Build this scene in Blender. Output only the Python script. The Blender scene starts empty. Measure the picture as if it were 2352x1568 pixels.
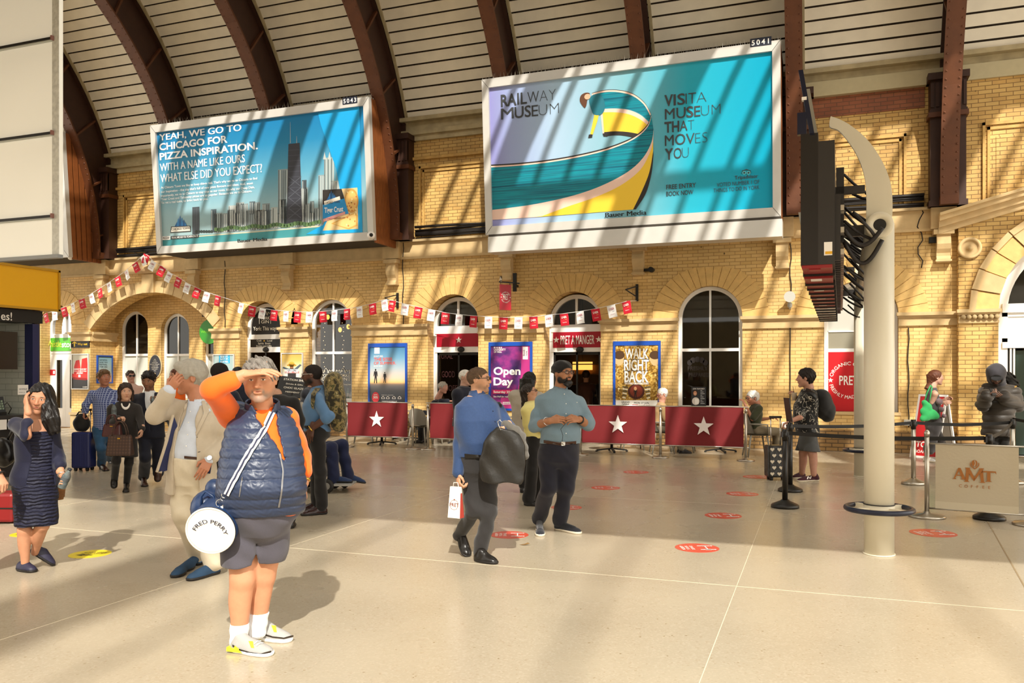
import bpy, bmesh, math, random
import numpy as np
from mathutils import Vector, Matrix
from mathutils.geometry import tessellate_polygon
random.seed(7); np.random.seed(7)
SC = bpy.context.scene
COL = SC.collection
# ---------------------------------------------------------------- camera (29 mm, level, standing eye height)
FPX = 1900.0; HZ = 860.0; CX = 1176.0; CAMH = 1.66
TH = math.atan(.37)
CAM = Vector((0, -19.3, CAMH))
FW = Vector((-math.sin(TH), math.cos(TH), 0)); RT = Vector((math.cos(TH), math.sin(TH), 0)); UP = Vector((0, 0, 1))
cd = bpy.data.cameras.new('camera'); cam = bpy.data.objects.new('camera', cd); COL.objects.link(cam)
cam.location = CAM; cam.rotation_euler = (math.pi / 2, 0, TH)
cd.sensor_width = 36; cd.lens = 36 * FPX / 2352; cd.shift_y = (HZ - 784) / 2352; cd.clip_start = .05; cd.clip_end = 300
SC.camera = cam
# ---------------------------------------------------------------- light
W = bpy.data.worlds.new('world'); SC.world = W; W.use_nodes = True
bg = W.node_tree.nodes['Background']; bg.inputs[0].default_value = (1.0, .94, .83, 1); bg.inputs[1].default_value = 2.9
sl = bpy.data.lights.new('sun', 'SUN'); so = bpy.data.objects.new('sun', sl); COL.objects.link(so)
so.rotation_euler = Vector((-.45, 1, -.95)).to_track_quat('-Z', 'Y').to_euler(); so.location = (10, -30, 30)
sl.energy = 5.5; sl.angle = math.radians(.75); sl.color = (1, .95, .85)
SC.view_settings.view_transform = 'Standard'; SC.view_settings.look = 'None'
SC.view_settings.exposure = 0.0; SC.view_settings.gamma = 1; SC.view_settings.use_curve_mapping = False
SC.cycles.use_denoising = True
SC.cycles.max_bounces = 7; SC.cycles.diffuse_bounces = 4; SC.cycles.glossy_bounces = 3; SC.cycles.transmission_bounces = 5; SC.cycles.transparent_max_bounces = 8
SC.cycles.sample_clamp_indirect = 4.0; SC.cycles.caustics_reflective = False; SC.cycles.caustics_refractive = False
# ---------------------------------------------------------------- pixel <-> place
def ray(px, py): return FW + RT * ((px - CX) / FPX) + UP * ((HZ - py) / FPX)
def wp(px, py, y=0.0):
 d = ray(px, py); return CAM + d * ((y - CAM.y) / d.y)
def gp(px, py):
 d = ray(px, py); return CAM + d * (-CAM.z / d.z)
def gd(py): return FPX * CAMH / (py - HZ)
def dp(px, py, D): return CAM + ray(px, py) * D
def wx(px, y=0.0): return wp(px, HZ, y).x
def wz(px, py, y=0.0): return wp(px, py, y).z
# ---------------------------------------------------------------- tags
def tag(o, label=None, cat=None, group=None, kind=None):
 if label: o['label'] = label
 if cat: o['category'] = cat
 if group: o['group'] = group
 if kind: o['kind'] = kind
 return o
def empty(name, loc=(0, 0, 0), rz=0, label=None, cat=None, group=None):
 o = bpy.data.objects.new(name, None); COL.objects.link(o); o.location = loc; o.rotation_euler = (0, 0, rz); o.empty_display_size = .1
 return tag(o, label, cat, group)
def copy_tree(o, parent=None):
 c = o.copy(); COL.objects.link(c)
 c.parent = parent
 for ch in list(o.children): copy_tree(ch, c)
 return c
# ---------------------------------------------------------------- materials
def lin(c):
 if isinstance(c, str):
  c = c.lstrip('#'); c = [int(c[i:i + 2], 16) / 255 for i in (0, 2, 4)]
 return tuple(((x + .055) / 1.055) ** 2.4 if x > .04045 else x / 12.92 for x in c[:3]) + (1,)
MATS = {}
def M(key, color=None, rough=.6, metal=0, noise=0, nscale=8, bump=0, bscale=40, spec=.5, emit=0, trans=0, vc=False, ior=1.45, sheen=0):
 if key in MATS: return MATS[key]
 m = bpy.data.materials.new(key); MATS[key] = m; m.use_nodes = True
 nt = m.node_tree; N = nt.nodes; L = nt.links; b = N['Principled BSDF']
 b.inputs['Roughness'].default_value = rough; b.inputs['Metallic'].default_value = metal
 b.inputs['Specular IOR Level'].default_value = spec; b.inputs['IOR'].default_value = ior
 b.inputs['Transmission Weight'].default_value = trans
 if sheen: b.inputs['Sheen Weight'].default_value = sheen
 c = lin(color) if color else (.8, .8, .8, 1)
 b.inputs['Base Color'].default_value = c
 if emit:
  b.inputs['Emission Color'].default_value = c; b.inputs['Emission Strength'].default_value = emit
 src = None
 if vc:
  a = N.new('ShaderNodeVertexColor'); a.layer_name = 'Col'; src = a.outputs[0]; L.new(src, b.inputs['Base Color'])
 if noise or bump:
  tc = N.new('ShaderNodeTexCoord')
 if noise:
  n = N.new('ShaderNodeTexNoise'); n.inputs['Scale'].default_value = nscale; n.inputs['Detail'].default_value = 5; L.new(tc.outputs['Object'], n.inputs['Vector'])
  mr = N.new('ShaderNodeMapRange'); mr.inputs[1].default_value = .3; mr.inputs[2].default_value = .7; mr.inputs[3].default_value = 1 - noise; mr.inputs[4].default_value = 1 + noise * .6
  L.new(n.outputs[0], mr.inputs[0])
  mx = N.new('ShaderNodeVectorMath'); mx.operation = 'SCALE'
  if src: L.new(src, mx.inputs[0])
  else: mx.inputs[0].default_value = c[:3]
  L.new(mr.outputs[0], mx.inputs['Scale']); L.new(mx.outputs[0], b.inputs['Base Color'])
 if bump:
  n2 = N.new('ShaderNodeTexNoise'); n2.inputs['Scale'].default_value = bscale; n2.inputs['Detail'].default_value = 4; L.new(tc.outputs['Object'], n2.inputs['Vector'])
  bp = N.new('ShaderNodeBump'); bp.inputs['Strength'].default_value = bump; bp.inputs['Distance'].default_value = .01
  L.new(n2.outputs[0], bp.inputs['Height']); L.new(bp.outputs[0], b.inputs['Normal'])
 return m
def flat(hexc, rough=.55): return M('print ' + hexc, hexc, rough)
def nodes_of(m): return m.node_tree.nodes, m.node_tree.links, m.node_tree.nodes['Principled BSDF']
def ramp(N, stops, interp='LINEAR'):
 r = N.new('ShaderNodeValToRGB'); r.color_ramp.interpolation = interp; e = r.color_ramp.elements
 while len(e) > 1: e.remove(e[-1])
 e[0].position = stops[0][0]; e[0].color = lin(stops[0][1])
 for p, c in stops[1:]:
  x = e.new(p); x.color = lin(c)
 return r
# ---------------------------------------------------------------- mesh builder
class MB:
 def __init__(s): s.v = []; s.f = []; s.mi = []; s.ms = []; s.sm = []
 def slot(s, m):
  if m is None: return 0
  if m not in s.ms: s.ms.append(m)
  return s.ms.index(m)
 def add(s, vs, fs, m=None, smooth=False):
  o = len(s.v); s.v += [tuple(v) for v in vs]; k = s.slot(m)
  for f in fs: s.f.append([i + o for i in f]); s.mi.append(k); s.sm.append(smooth)
  return s
 def box(s, a, b, m=None):
  (x0, y0, z0), (x1, y1, z1) = a, b
  x0, x1 = min(x0, x1), max(x0, x1); y0, y1 = min(y0, y1), max(y0, y1); z0, z1 = min(z0, z1), max(z0, z1)
  v = [(x0, y0, z0), (x1, y0, z0), (x1, y1, z0), (x0, y1, z0), (x0, y0, z1), (x1, y0, z1), (x1, y1, z1), (x0, y1, z1)]
  return s.add(v, [(0, 3, 2, 1), (4, 5, 6, 7), (0, 1, 5, 4), (1, 2, 6, 5), (2, 3, 7, 6), (3, 0, 4, 7)], m)
 def hexa(s, v, m=None): return s.add(v, [(0, 3, 2, 1), (4, 5, 6, 7), (0, 1, 5, 4), (1, 2, 6, 5), (2, 3, 7, 6), (3, 0, 4, 7)], m)
 def obox(s, c, ax, ay, az, m=None):
  c = Vector(c); v = []
  for k in (-1, 1):
   for i, j in ((-1, -1), (1, -1), (1, 1), (-1, 1)): v.append(c + ax * i + ay * j + az * k)
  return s.hexa(v, m)
 def bar(s, a, b, w, h=None, m=None, up=None):
  a = Vector(a); b = Vector(b); d = b - a; h = h or w
  u = up or (Vector((0, 0, 1)) if abs(d.normalized().z) < .95 else Vector((0, 1, 0)))
  x = d.cross(u).normalized(); y = x.cross(d).normalized()
  return s.obox((a + b) / 2, d / 2, x * w / 2, y * h / 2, m)
 def cyl(s, a, b, r, r2=None, n=16, m=None, caps=True):
  a = Vector(a); b = Vector(b); r2 = r if r2 is None else r2; d = (b - a).normalized()
  u = Vector((0, 0, 1)) if abs(d.z) < .9 else Vector((1, 0, 0)); x = d.cross(u).normalized(); y = d.cross(x)
  vs = []
  for p, q in ((a, r), (b, r2)):
   for i in range(n):
    t = 2 * math.pi * i / n; vs.append(p + x * (q * math.cos(t)) + y * (q * math.sin(t)))
  s.add(vs, [(i, (i + 1) % n, n + (i + 1) % n, n + i) for i in range(n)], m, True)
  if caps: s.add(vs, [list(range(n))[::-1], list(range(n, 2 * n))], m)
  return s
 def tube(s, pts, r, n=8, m=None, closed=False):
  P = [Vector(p) for p in pts]; vs = []; k = len(P); R = r if isinstance(r, (list, tuple)) else [r] * k
  ux = None
  for i, p in enumerate(P):
   if closed: d = P[(i + 1) % k] - P[i - 1]
   else: d = P[min(i + 1, k - 1)] - P[max(i - 1, 0)]
   d.normalize()
   if ux is None:
    u = Vector((0, 0, 1)) if abs(d.z) < .9 else Vector((1, 0, 0)); ux = d.cross(u).normalized()
   else:
    ux = ux - d * ux.dot(d)
    if ux.length < 1e-6: ux = d.cross(Vector((.3, .5, .8)))
    ux.normalize()
   y = d.cross(ux)
   for j in range(n):
    t = 2 * math.pi * j / n; vs.append(p + ux * (R[i] * math.cos(t)) + y * (R[i] * math.sin(t)))
  fs = []
  for i in range(k if closed else k - 1):
   for j in range(n):
    a = i * n + j; b = i * n + (j + 1) % n; c = ((i + 1) % k) * n + (j + 1) % n; d = ((i + 1) % k) * n + j; fs.append((a, b, c, d))
  s.add(vs, fs, m, True)
  if not closed: s.add(vs, [list(range(n))[::-1], list(range((k - 1) * n, k * n))], m)
  return s
 def lathe(s, c, prof, n=24, m=None, axis=(0, 0, 1)):
  c = Vector(c); d = Vector(axis).normalized(); u = Vector((1, 0, 0)) if abs(d.x) < .9 else Vector((0, 1, 0)); x = d.cross(u).normalized(); y = d.cross(x)
  vs = []
  for r, h in prof:
   for i in range(n):
    t = 2 * math.pi * i / n; vs.append(c + d * h + x * (r * math.cos(t)) + y * (r * math.sin(t)))
  fs = [(i * n + j, i * n + (j + 1) % n, (i + 1) * n + (j + 1) % n, (i + 1) * n + j) for i in range(len(prof) - 1) for j in range(n)]
  s.add(vs, fs, m, True)
  s.add(vs, [list(range(n))[::-1], list(range((len(prof) - 1) * n, len(prof) * n))], m)
  return s
 def sphere(s, c, r, m=None, n=10, rad=None):
  c = Vector(c); rx, ry, rz = rad or (r, r, r); vs = [(c.x, c.y, c.z - rz)]
  for i in range(1, n):
   a = -math.pi / 2 + math.pi * i / n
   for j in range(2 * n):
    t = math.pi * j / n; vs.append((c.x + rx * math.cos(a) * math.cos(t), c.y + ry * math.cos(a) * math.sin(t), c.z + rz * math.sin(a)))
  vs.append((c.x, c.y, c.z + rz)); q = 2 * n; fs = []
  for j in range(q): fs.append((0, 1 + (j + 1) % q, 1 + j)); fs.append((len(vs) - 1, 1 + (n - 2) * q + j, 1 + (n - 2) * q + (j + 1) % q))
  for i in range(n - 2):
   for j in range(q): fs.append((1 + i * q + j, 1 + i * q + (j + 1) % q, 1 + (i + 1) * q + (j + 1) % q, 1 + (i + 1) * q + j))
  return s.add(vs, fs, m, True)
 def prism(s, poly, f0, f1, m=None, holes=(), smooth=False, side=None):
  """poly = 2D loop, f0/f1 map (u,v) -> 3D on the two end faces"""
  loops = [[Vector((p[0], p[1], 0)) for p in q] for q in (poly,) + tuple(holes)]
  flatp = [p for q in loops for p in q]; tri = tessellate_polygon(loops); n = len(flatp)
  vs = [f0(p.x, p.y) for p in flatp] + [f1(p.x, p.y) for p in flatp]
  s.add(vs, [tuple(t) for t in tri] + [tuple(i + n for i in t[::-1]) for t in tri], m)
  o = 0
  for q in loops:
   k = len(q); s.add(vs, [(o + i, o + (i + 1) % k, n + o + (i + 1) % k, n + o + i) for i in range(k)], side or m, smooth); o += k
  return s
 def build(s, name, mat=None, parent=None, bevel=0, fixn=True):
  me = bpy.data.meshes.new(name); me.from_pydata(s.v, [], s.f)
  ms = s.ms or ([mat] if mat else [])
  if mat and s.ms and any(m is None for m in s.ms): pass
  for m in ms: me.materials.append(m)
  if s.ms: me.polygons.foreach_set('material_index', s.mi)
  me.polygons.foreach_set('use_smooth', s.sm)
  if fixn:
   bm = bmesh.new(); bm.from_mesh(me); bmesh.ops.remove_doubles(bm, verts=bm.verts, dist=1e-5); bmesh.ops.recalc_face_normals(bm, faces=bm.faces); bm.to_mesh(me); bm.free()
  o = bpy.data.objects.new(name, me); COL.objects.link(o)
  if bevel:
   b = o.modifiers.new('bevel', 'BEVEL'); b.width = bevel; b.segments = 2; b.limit_method = 'ANGLE'
  if parent: o.parent = parent
  return o
def arch_pts(x0, x1, z0, ztop, n=20, r=None):
 """round-headed opening outline from (x0,z0) up, over and down to (x1,z0)"""
 w = (x1 - x0) / 2; xc = (x0 + x1) / 2; zs = ztop - w
 return [(x0, z0)] + [(xc - w * math.cos(math.pi * i / n), zs + w * math.sin(math.pi * i / n)) for i in range(n + 1)] + [(x1, z0)]
def ellipse(cx, cy, rx, ry, n=24, a0=0, a1=2 * math.pi):
 return [(cx + rx * math.cos(a0 + (a1 - a0) * i / n), cy + ry * math.sin(a0 + (a1 - a0) * i / n)) for i in range(n if a1 - a0 > 6.2 else n + 1)]
def star(cx, cy, r, r2=.4): return [(cx + (r if i % 2 == 0 else r * r2) * math.sin(math.pi * i / 5), cy + (r if i % 2 == 0 else r * r2) * math.cos(math.pi * i / 5)) for i in range(10)]
# ---------------------------------------------------------------- lettering
TXT = {}
def glyphs(body, bold=0.0, res=3):
 k = (body, bold, res)
 if k in TXT: return TXT[k]
 heavy = bold if bold > 0 and ('M' in body or 'W' in body) else 0
 if heavy: bold = 0
 c = bpy.data.curves.new('t', 'FONT'); c.body = body; c.offset = bold; c.resolution_u = res; c.fill_mode = 'FRONT'
 o = bpy.data.objects.new('t', c); COL.objects.link(o)
 bpy.context.view_layer.update()
 dg = bpy.context.evaluated_depsgraph_get(); me = bpy.data.meshes.new_from_object(o.evaluated_get(dg))
 vs = [(v.co.x, v.co.y) for v in me.vertices]; fs = [list(p.vertices) for p in me.polygons]
 bpy.data.objects.remove(o); bpy.data.curves.remove(c); bpy.data.meshes.remove(me)
 if heavy:
  n = len(vs); vs = [(x + d, y, .0003 * (d > 0) - .0003 * (d < 0)) for d in (-heavy * .8, 0, heavy * .8) for x, y in vs]; fs = [[i + n * j for i in f] for j in range(3) for f in fs]
 TXT[k] = (vs, fs); return TXT[k]
class Art:
 """flat printed matter: polygons and letters in (u,v) metres, laid a hair apart on a face"""
 def __init__(s): s.mb = MB(); s.layer = 0
 def z(s, l): return l * .0012
 def poly(s, pts, m, l=1):
  m = flat(m) if isinstance(m, str) else m
  loop = [[Vector((p[0], p[1], 0)) for p in pts]]
  s.mb.add([(p[0], p[1], s.z(l)) for p in pts], [tuple(t) for t in tessellate_polygon(loop)], m); return s
 def rect(s, x0, y0, x1, y1, m, l=1): return s.poly([(x0, y0), (x1, y0), (x1, y1), (x0, y1)], m, l)
 def text(s, body, x, y, h, m, l=5, bold=0., sx=1., align='l', rot=0, width=None, arc=None, shear=0, res=3):
  """h = cap height; width forces the run to that width; arc=(cx,cy,r,mid angle,sign) bends it on a circle"""
  m = flat(m) if isinstance(m, str) else m
  vs, fs = glyphs(body, bold, res)
  if not vs: return s
  k = h / .7; xs = [v[0] for v in vs]; x0 = min(xs); w = (max(xs) - x0) * k
  if width: sx = width / w
  off = {'l': 0, 'c': -.5, 'r': -1}[align] * w * sx
  out = []
  for v in vs:
   a = (v[0] - x0) * k * sx + off; b = v[1] * k; a += shear * b; zl = s.z(l) + (v[2] if len(v) > 2 else 0)
   if arc:
    cx, cy, r, mid, sg = arc; t = mid - sg * a / r; rr = r + sg * b; out.append((cx + rr * math.cos(t), cy + rr * math.sin(t), zl))
   else: out.append((x + a * math.cos(rot) - b * math.sin(rot), y + a * math.sin(rot) + b * math.cos(rot), zl))
  s.mb.add(out, fs, m); return s
 def build(s, name, parent, mtx=None):
  o = s.mb.build(name, None, parent, fixn=False)
  # every printed face looks out of the page
  me = o.data; bm = bmesh.new(); bm.from_mesh(me); bm.normal_update()
  for f in bm.faces:
   if f.normal.z < 0: f.normal_flip()
  bm.to_mesh(me); bm.free()
  if mtx is not None: o.matrix_local = mtx
  return o
def face_mtx(o, right, up):
 r = Vector(right).normalized(); u = Vector(up).normalized(); n = r.cross(u)
 return Matrix(((r.x, u.x, n.x, o[0]), (r.y, u.y, n.y, o[1]), (r.z, u.z, n.z, o[2]), (0, 0, 0, 1)))
XR = Vector((1, 0, 0)); ZU = Vector((0, 0, 1))
# ================================================================ surface materials
def brick_mat(key, base, alt, mort, bw=.235, bh=.078, bump=.35, dirt=.25, ms=.006):
 m = M(key, base, .62); N, L, b = nodes_of(m)
 tc = N.new('ShaderNodeTexCoord'); sp = N.new('ShaderNodeSeparateXYZ'); L.new(tc.outputs['Object'], sp.inputs[0])
 ad = N.new('ShaderNodeMath'); ad.operation = 'ADD'; L.new(sp.outputs[0], ad.inputs[0]); L.new(sp.outputs[1], ad.inputs[1])
 cb = N.new('ShaderNodeCombineXYZ'); L.new(ad.outputs[0], cb.inputs[0]); L.new(sp.outputs[2], cb.inputs[1])
 br = N.new('ShaderNodeTexBrick'); L.new(cb.outputs[0], br.inputs['Vector'])
 br.inputs['Scale'].default_value = 1; br.inputs['Brick Width'].default_value = bw; br.inputs['Row Height'].default_value = bh
 br.inputs['Mortar Size'].default_value = ms; br.inputs['Mortar Smooth'].default_value = .3; br.inputs['Bias'].default_value = -.2
 br.inputs['Color1'].default_value = lin(base); br.inputs['Color2'].default_value = lin(alt); br.inputs['Mortar'].default_value = lin(mort)
 n = N.new('ShaderNodeTexNoise'); n.inputs['Scale'].default_value = 1.1; n.inputs['Detail'].default_value = 6; L.new(tc.outputs['Object'], n.inputs['Vector'])
 mr = N.new('ShaderNodeMapRange'); mr.inputs[1].default_value = .35; mr.inputs[2].default_value = .65; mr.inputs[3].default_value = 1 - dirt; mr.inputs[4].default_value = 1.05; L.new(n.outputs[0], mr.inputs[0])
 # small old fixing holes and chips in the masonry
 vo = N.new('ShaderNodeTexVoronoi'); vo.inputs['Scale'].default_value = 1.7; vo.inputs['Randomness'].default_value = 1; L.new(cb.outputs[0], vo.inputs['Vector'])
 hm = N.new('ShaderNodeMapRange'); hm.inputs[1].default_value = .025; hm.inputs[2].default_value = .04; hm.inputs[3].default_value = .2; hm.inputs[4].default_value = 1; L.new(vo.outputs['Distance'], hm.inputs[0])
 mu = N.new('ShaderNodeMath'); mu.operation = 'MULTIPLY'; L.new(mr.outputs[0], mu.inputs[0]); L.new(hm.outputs[0], mu.inputs[1])
 mx = N.new('ShaderNodeVectorMath'); mx.operation = 'SCALE'; L.new(br.outputs['Color'], mx.inputs[0]); L.new(mu.outputs[0], mx.inputs['Scale']); L.new(mx.outputs[0], b.inputs['Base Color'])
 n3 = N.new('ShaderNodeTexNoise'); n3.inputs['Scale'].default_value = 45; L.new(tc.outputs['Object'], n3.inputs['Vector'])
 a2 = N.new('ShaderNodeMath'); a2.operation = 'MULTIPLY_ADD'; a2.inputs[1].default_value = -1; L.new(br.outputs['Fac'], a2.inputs[0])
 sc = N.new('ShaderNodeMath'); sc.operation = 'MULTIPLY'; sc.inputs[1].default_value = .5; L.new(n3.outputs[0], sc.inputs[0]); L.new(sc.outputs[0], a2.inputs[2])
 bp = N.new('ShaderNodeBump'); bp.inputs['Strength'].default_value = bump; bp.inputs['Distance'].default_value = .012; L.new(a2.outputs[0], bp.inputs['Height']); L.new(bp.outputs[0], b.inputs['Normal'])
 return m
BRICK = brick_mat('buff brick', '#dfbb7a', '#d2aa66', '#a37c48', dirt=.16)
BRICKU = brick_mat('buff brick upper', '#d8b26b', '#c89c56', '#8d6a3c', .25, .085, .5, .25, .008)
BRICKR = brick_mat('red brick', '#8d5236', '#9c6040', '#6e4a36', .25, .085, .5, .3, .008)
STONE = M('sandstone', '#cdb080', .75, noise=.12, nscale=5, bump=.15)
STONED = M('weathered sandstone', '#b59d74', .8, noise=.22, nscale=4, bump=.3)
VOUS = M('arch brick', '#dbb470', .65, noise=.12, nscale=7, bump=.15)
WHITE = M('white paint', '#eceae6', .4); WHITEG = M('greyed white paint', '#d8d8d2', .5)
CREAM = M('cream roof paint', '#f3ead6', .55, noise=.06, nscale=3)
CREAMD = M('old cream paint', '#b3a37e', .7, noise=.2, nscale=4, bump=.3)
DARKGAP = M('dark gap', '#2b2014', .9)
RUST = M('brown iron paint', '#5f361e', .5, noise=.15, nscale=5, bump=.1)
RUSTD = M('dark brown iron paint', '#3c2216', .55, noise=.15, nscale=5)
CABLE = M('black cable', '#1b1512', .55)
GLASS = M('dark window glass', '#0b0a09', .05, spec=.55)
CLEAR = M('clear glass', '#ffffff', .02, trans=1, spec=.4)
FROST = M('frosted film', '#c9ccc4', .35)
BLACK = M('black', '#15120f', .5)
CHROME = M('brushed steel', '#b9b2a6', .28, metal=1)
# ---- terrazzo
FLOORM = M('terrazzo', '#d2c0a0', .22, spec=.5); N, L, b = nodes_of(FLOORM)
tc = N.new('ShaderNodeTexCoord')
vo = N.new('ShaderNodeTexVoronoi'); vo.inputs['Scale'].default_value = 85; L.new(tc.outputs['Object'], vo.inputs['Vector'])
r1 = ramp(N, [(0, '#7d6a50'), (.035, '#8f7d60'), (.07, '#aa9e89'), (.55, '#aa9e89'), (.75, '#b2a692'), (.88, '#a2937c'), (1, '#bbb09e')]); L.new(vo.outputs['Color'], r1.inputs[0])
no = N.new('ShaderNodeTexNoise'); no.inputs['Scale'].default_value = .9; no.inputs['Detail'].default_value = 5; L.new(tc.outputs['Object'], no.inputs['Vector'])
mr = N.new('ShaderNodeMapRange'); mr.inputs[1].default_value = .3; mr.inputs[2].default_value = .7; mr.inputs[3].default_value = .93; mr.inputs[4].default_value = 1.03; L.new(no.outputs[0], mr.inputs[0])
mx = N.new('ShaderNodeVectorMath'); mx.operation = 'SCALE'; L.new(r1.outputs[0], mx.inputs[0]); L.new(mr.outputs[0], mx.inputs['Scale']); L.new(mx.outputs[0], b.inputs['Base Color'])
mr2 = N.new('ShaderNodeMapRange'); mr2.inputs[1].default_value = .3; mr2.inputs[2].default_value = .7; mr2.inputs[3].default_value = .2; mr2.inputs[4].default_value = .32; L.new(no.outputs[0], mr2.inputs[0]); L.new(mr2.outputs[0], b.inputs['Roughness'])
# ================================================================ floor
X0, X1 = -34.0, 13.0
f = MB(); f.box((X0, -42, -.3), (X1, 5.2, 0)); tag(f.build('floor', FLOORM), kind='structure')
jt = MB()
JM = M('terrazzo joint', '#dccfb6', .4); JD = M('dark terrazzo joint', '#8f7c60', .5)
for y in (-4.2, -8.4, -12.6): jt.box((X0, y - .0025, 0), (X1, y + .0025, .0012), JM)
for x in np.arange(-30, 12, 4.2): jt.box((x - .0025, -42, 0), (x + .0025, 0, .0012), JM)
a = gp(2230, 1130); c = gp(2352, 1345); d = (c - a); jt.bar(a + UP * .0008, a + d * 1.5 + UP * .0008, .012, .0016, JD)
a = gp(1325, 1130); c = gp(1352, 1118); jt.bar(a + UP * .0008, c + UP * .0008, .012, .0016, JD)
a = gp(1355, 1117); c = gp(1383, 1119); jt.bar(a + UP * .0008, c + UP * .0008, .012, .0016, JD)
tag(jt.build('floor_trim', None), kind='structure')
# ================================================================ back wall with openings
OPEN = {1: (-22.98, -21.70, 3.86), 3: (-15.36, -14.0, 3.72), 4: (-13.06, -11.72, 3.70), 5: (-9.46, -8.05, 3.71), 6: (-6.27, -4.88, 3.67), 7: (-3.06, -1.6, 3.69), 8: (.12, 1.6, 3.69)}
SILL = {4: .93, 7: .86, 8: .86}
WT = .55
holes = []
for k, (xa, xb, zt) in OPEN.items():
 zb = SILL.get(k, .0005)
 holes.append(arch_pts(xa, xb, zb, zt, 24))
PA = (-20.92, -16.28, 3.03, 4.1)
hw = (PA[1] - PA[0]) / 2; rise = PA[3] - PA[2]; PR = (hw * hw + rise * rise) / (2 * rise); pzc = PA[3] - PR; pxc = (PA[0] + PA[1]) / 2; pa = math.asin(hw / PR)
porch = [(PA[0], .0005)] + [(pxc + PR * math.sin(-pa + 2 * pa * i / 28), pzc + PR * math.cos(-pa + 2 * pa * i / 28)) for i in range(29)] + [(PA[1], .0005)]
holes.append(porch)
BX0, BX1 = 2.7, 9.4     # projecting bay
BOX = (3.42, 6.58, 4.53)
outer = [(X0, 0), (BX0, 0), (BX0, 5.05), (X0, 5.05)]
w = MB(); w.prism(outer, lambda u, v: (u, 0, v), lambda u, v: (u, WT, v), BRICK, holes)
tag(w.build('wall_back', BRICK), kind='structure')
w = MB(); w.box((X0, .02, 5.05), (BX0, WT, 7.75), BRICKU); w.box((BX0, -.08, 5.05), (X1, WT, 7.75), BRICKU)
tag(w.build('wall_back_upper'), kind='structure')
w = MB(); w.box((-.25, -.005, 7.27), (2.1, .06, 7.72), BRICKR); tag(w.build('wall_back_course'), kind='structure')
bay = [(BX0, 0), (BX1, 0), (BX1, 7.0), (BX0, 4.95)]
w = MB(); w.prism(bay, lambda u, v: (u, -.2, v), lambda u, v: (u, .35, v), BRICKU, [arch_pts(BOX[0], BOX[1], .0005, BOX[2], 28)])
w.box((BX1, -.2, 0), (X1, .35, 6.9), BRICKU); w.build('wall_back_bay')['kind'] = 'structure'
# porch recess behind the flat arch
w = MB()
hb = [arch_pts(-20.78, -19.62, .93, 3.66, 24), arch_pts(-19.1, -18.02, .93, 3.55, 24), arch_pts(-17.5, -16.44, .93, 3.5, 24)]
w.prism([(-21.3, 0), (-15.9, 0), (-15.9, 4.3), (-21.3, 4.3)], lambda u, v: (u, .97, v), lambda u, v: (u, 1.3, v), BRICK, hb)
w.box((-21.3, WT, 0), (-20.92, .97, 4.3), BRICK); w.box((-16.28, WT, 0), (-15.9, .97, 4.3), BRICK); w.box((-21.3, WT, 4.12), (-15.9, 1.3, 4.4), BRICK)
tag(w.build('wall_porch'), kind='structure')
# room behind the shop fronts
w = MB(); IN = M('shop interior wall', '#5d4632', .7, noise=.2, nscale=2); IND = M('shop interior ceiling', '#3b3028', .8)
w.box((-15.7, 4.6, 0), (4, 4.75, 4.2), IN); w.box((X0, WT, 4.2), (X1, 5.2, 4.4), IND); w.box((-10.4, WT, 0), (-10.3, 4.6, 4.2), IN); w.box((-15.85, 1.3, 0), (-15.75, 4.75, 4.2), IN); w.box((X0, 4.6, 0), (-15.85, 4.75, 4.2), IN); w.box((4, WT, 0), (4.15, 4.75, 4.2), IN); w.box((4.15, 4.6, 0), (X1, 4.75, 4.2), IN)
tag(w.build('wall_shop'), kind='structure')
# ================================================================ stone dressings
tn = [0]
def trim(mb, mat=None):
 tn[0] += 1; return tag(mb.build('trim_%d' % tn[0], mat), kind='structure')
def moulding(m, xa, xb, z, y0=0.0):
 """impost course: fillet, cavetto, face and lower bead"""
 for za, zb, o in ((2.69, 2.74, .05), (2.74, 2.86, .035), (2.86, 2.90, .075), (2.90, 2.97, .12)): m.box((xa - o * .5, y0 - o, za + z), (xb + o * .5, y0 + .02, zb + z), STONE)
for xa, xb in ((-21.68, -20.9), (-16.3, -15.38), (-13.98, -13.08), (-11.7, -9.48), (-8.03, -6.29), (-4.86, -3.08), (-1.58, .1), (1.62, 2.72)):
 m = MB(); moulding(m, xa, xb, 0); trim(m)
m = MB()
for xj in (PA[0], PA[1] - .03):
 for za, zb, o in ((2.69, 2.74, .05), (2.74, 2.86, .035), (2.86, 2.90, .075), (2.90, 2.97, .1)): m.box((xj - .05, 0, za), (xj + .03 + (o if xj < -18 else .05), .97, zb), STONE)
trim(m)
m = MB(); moulding(m, 2.72, 3.4, .02, -.2)
for i in range(7): m.sphere((2.78 + i * .1, -.29, 2.83), .05, STONED, 5)
trim(m)
# string course, ledge, brackets
m = MB(); m.box((X0, -.035, 4.72), (2.3, .03, 5.1), STONE); m.box((X0, -.075, 4.66), (2.3, .02, 4.72), STONE); m.box((X0, -.12, 5.1), (2.3, .03, 5.16), STONED); trim(m)
def corbel(x, z0=4.66, y0=0):
 m = MB(); pr = [(0, 0), (-.2, 0), (-.2, -.08), (-.17, -.12), (-.22, -.2), (-.23, -.3), (-.19, -.4), (-.13, -.48), (-.12, -.54), (-.16, -.6), (-.16, -.68), (0, -.68)]
 m.prism(pr, lambda u, v: (x - .13, y0 + u, z0 + v), lambda u, v: (x + .13, y0 + u, z0 + v), STONE); m.box((x - .19, y0 - .24, z0 - .1), (x + .19, y0, z0), STONE); m.box((x - .15, y0 - .19, z0 - .66), (x + .15, y0, z0 - .62), STONE)
 m.box((x - .24, y0 - .2, z0 + .02), (x + .24, y0, z0 + .5), STONE); trim(m)
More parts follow.
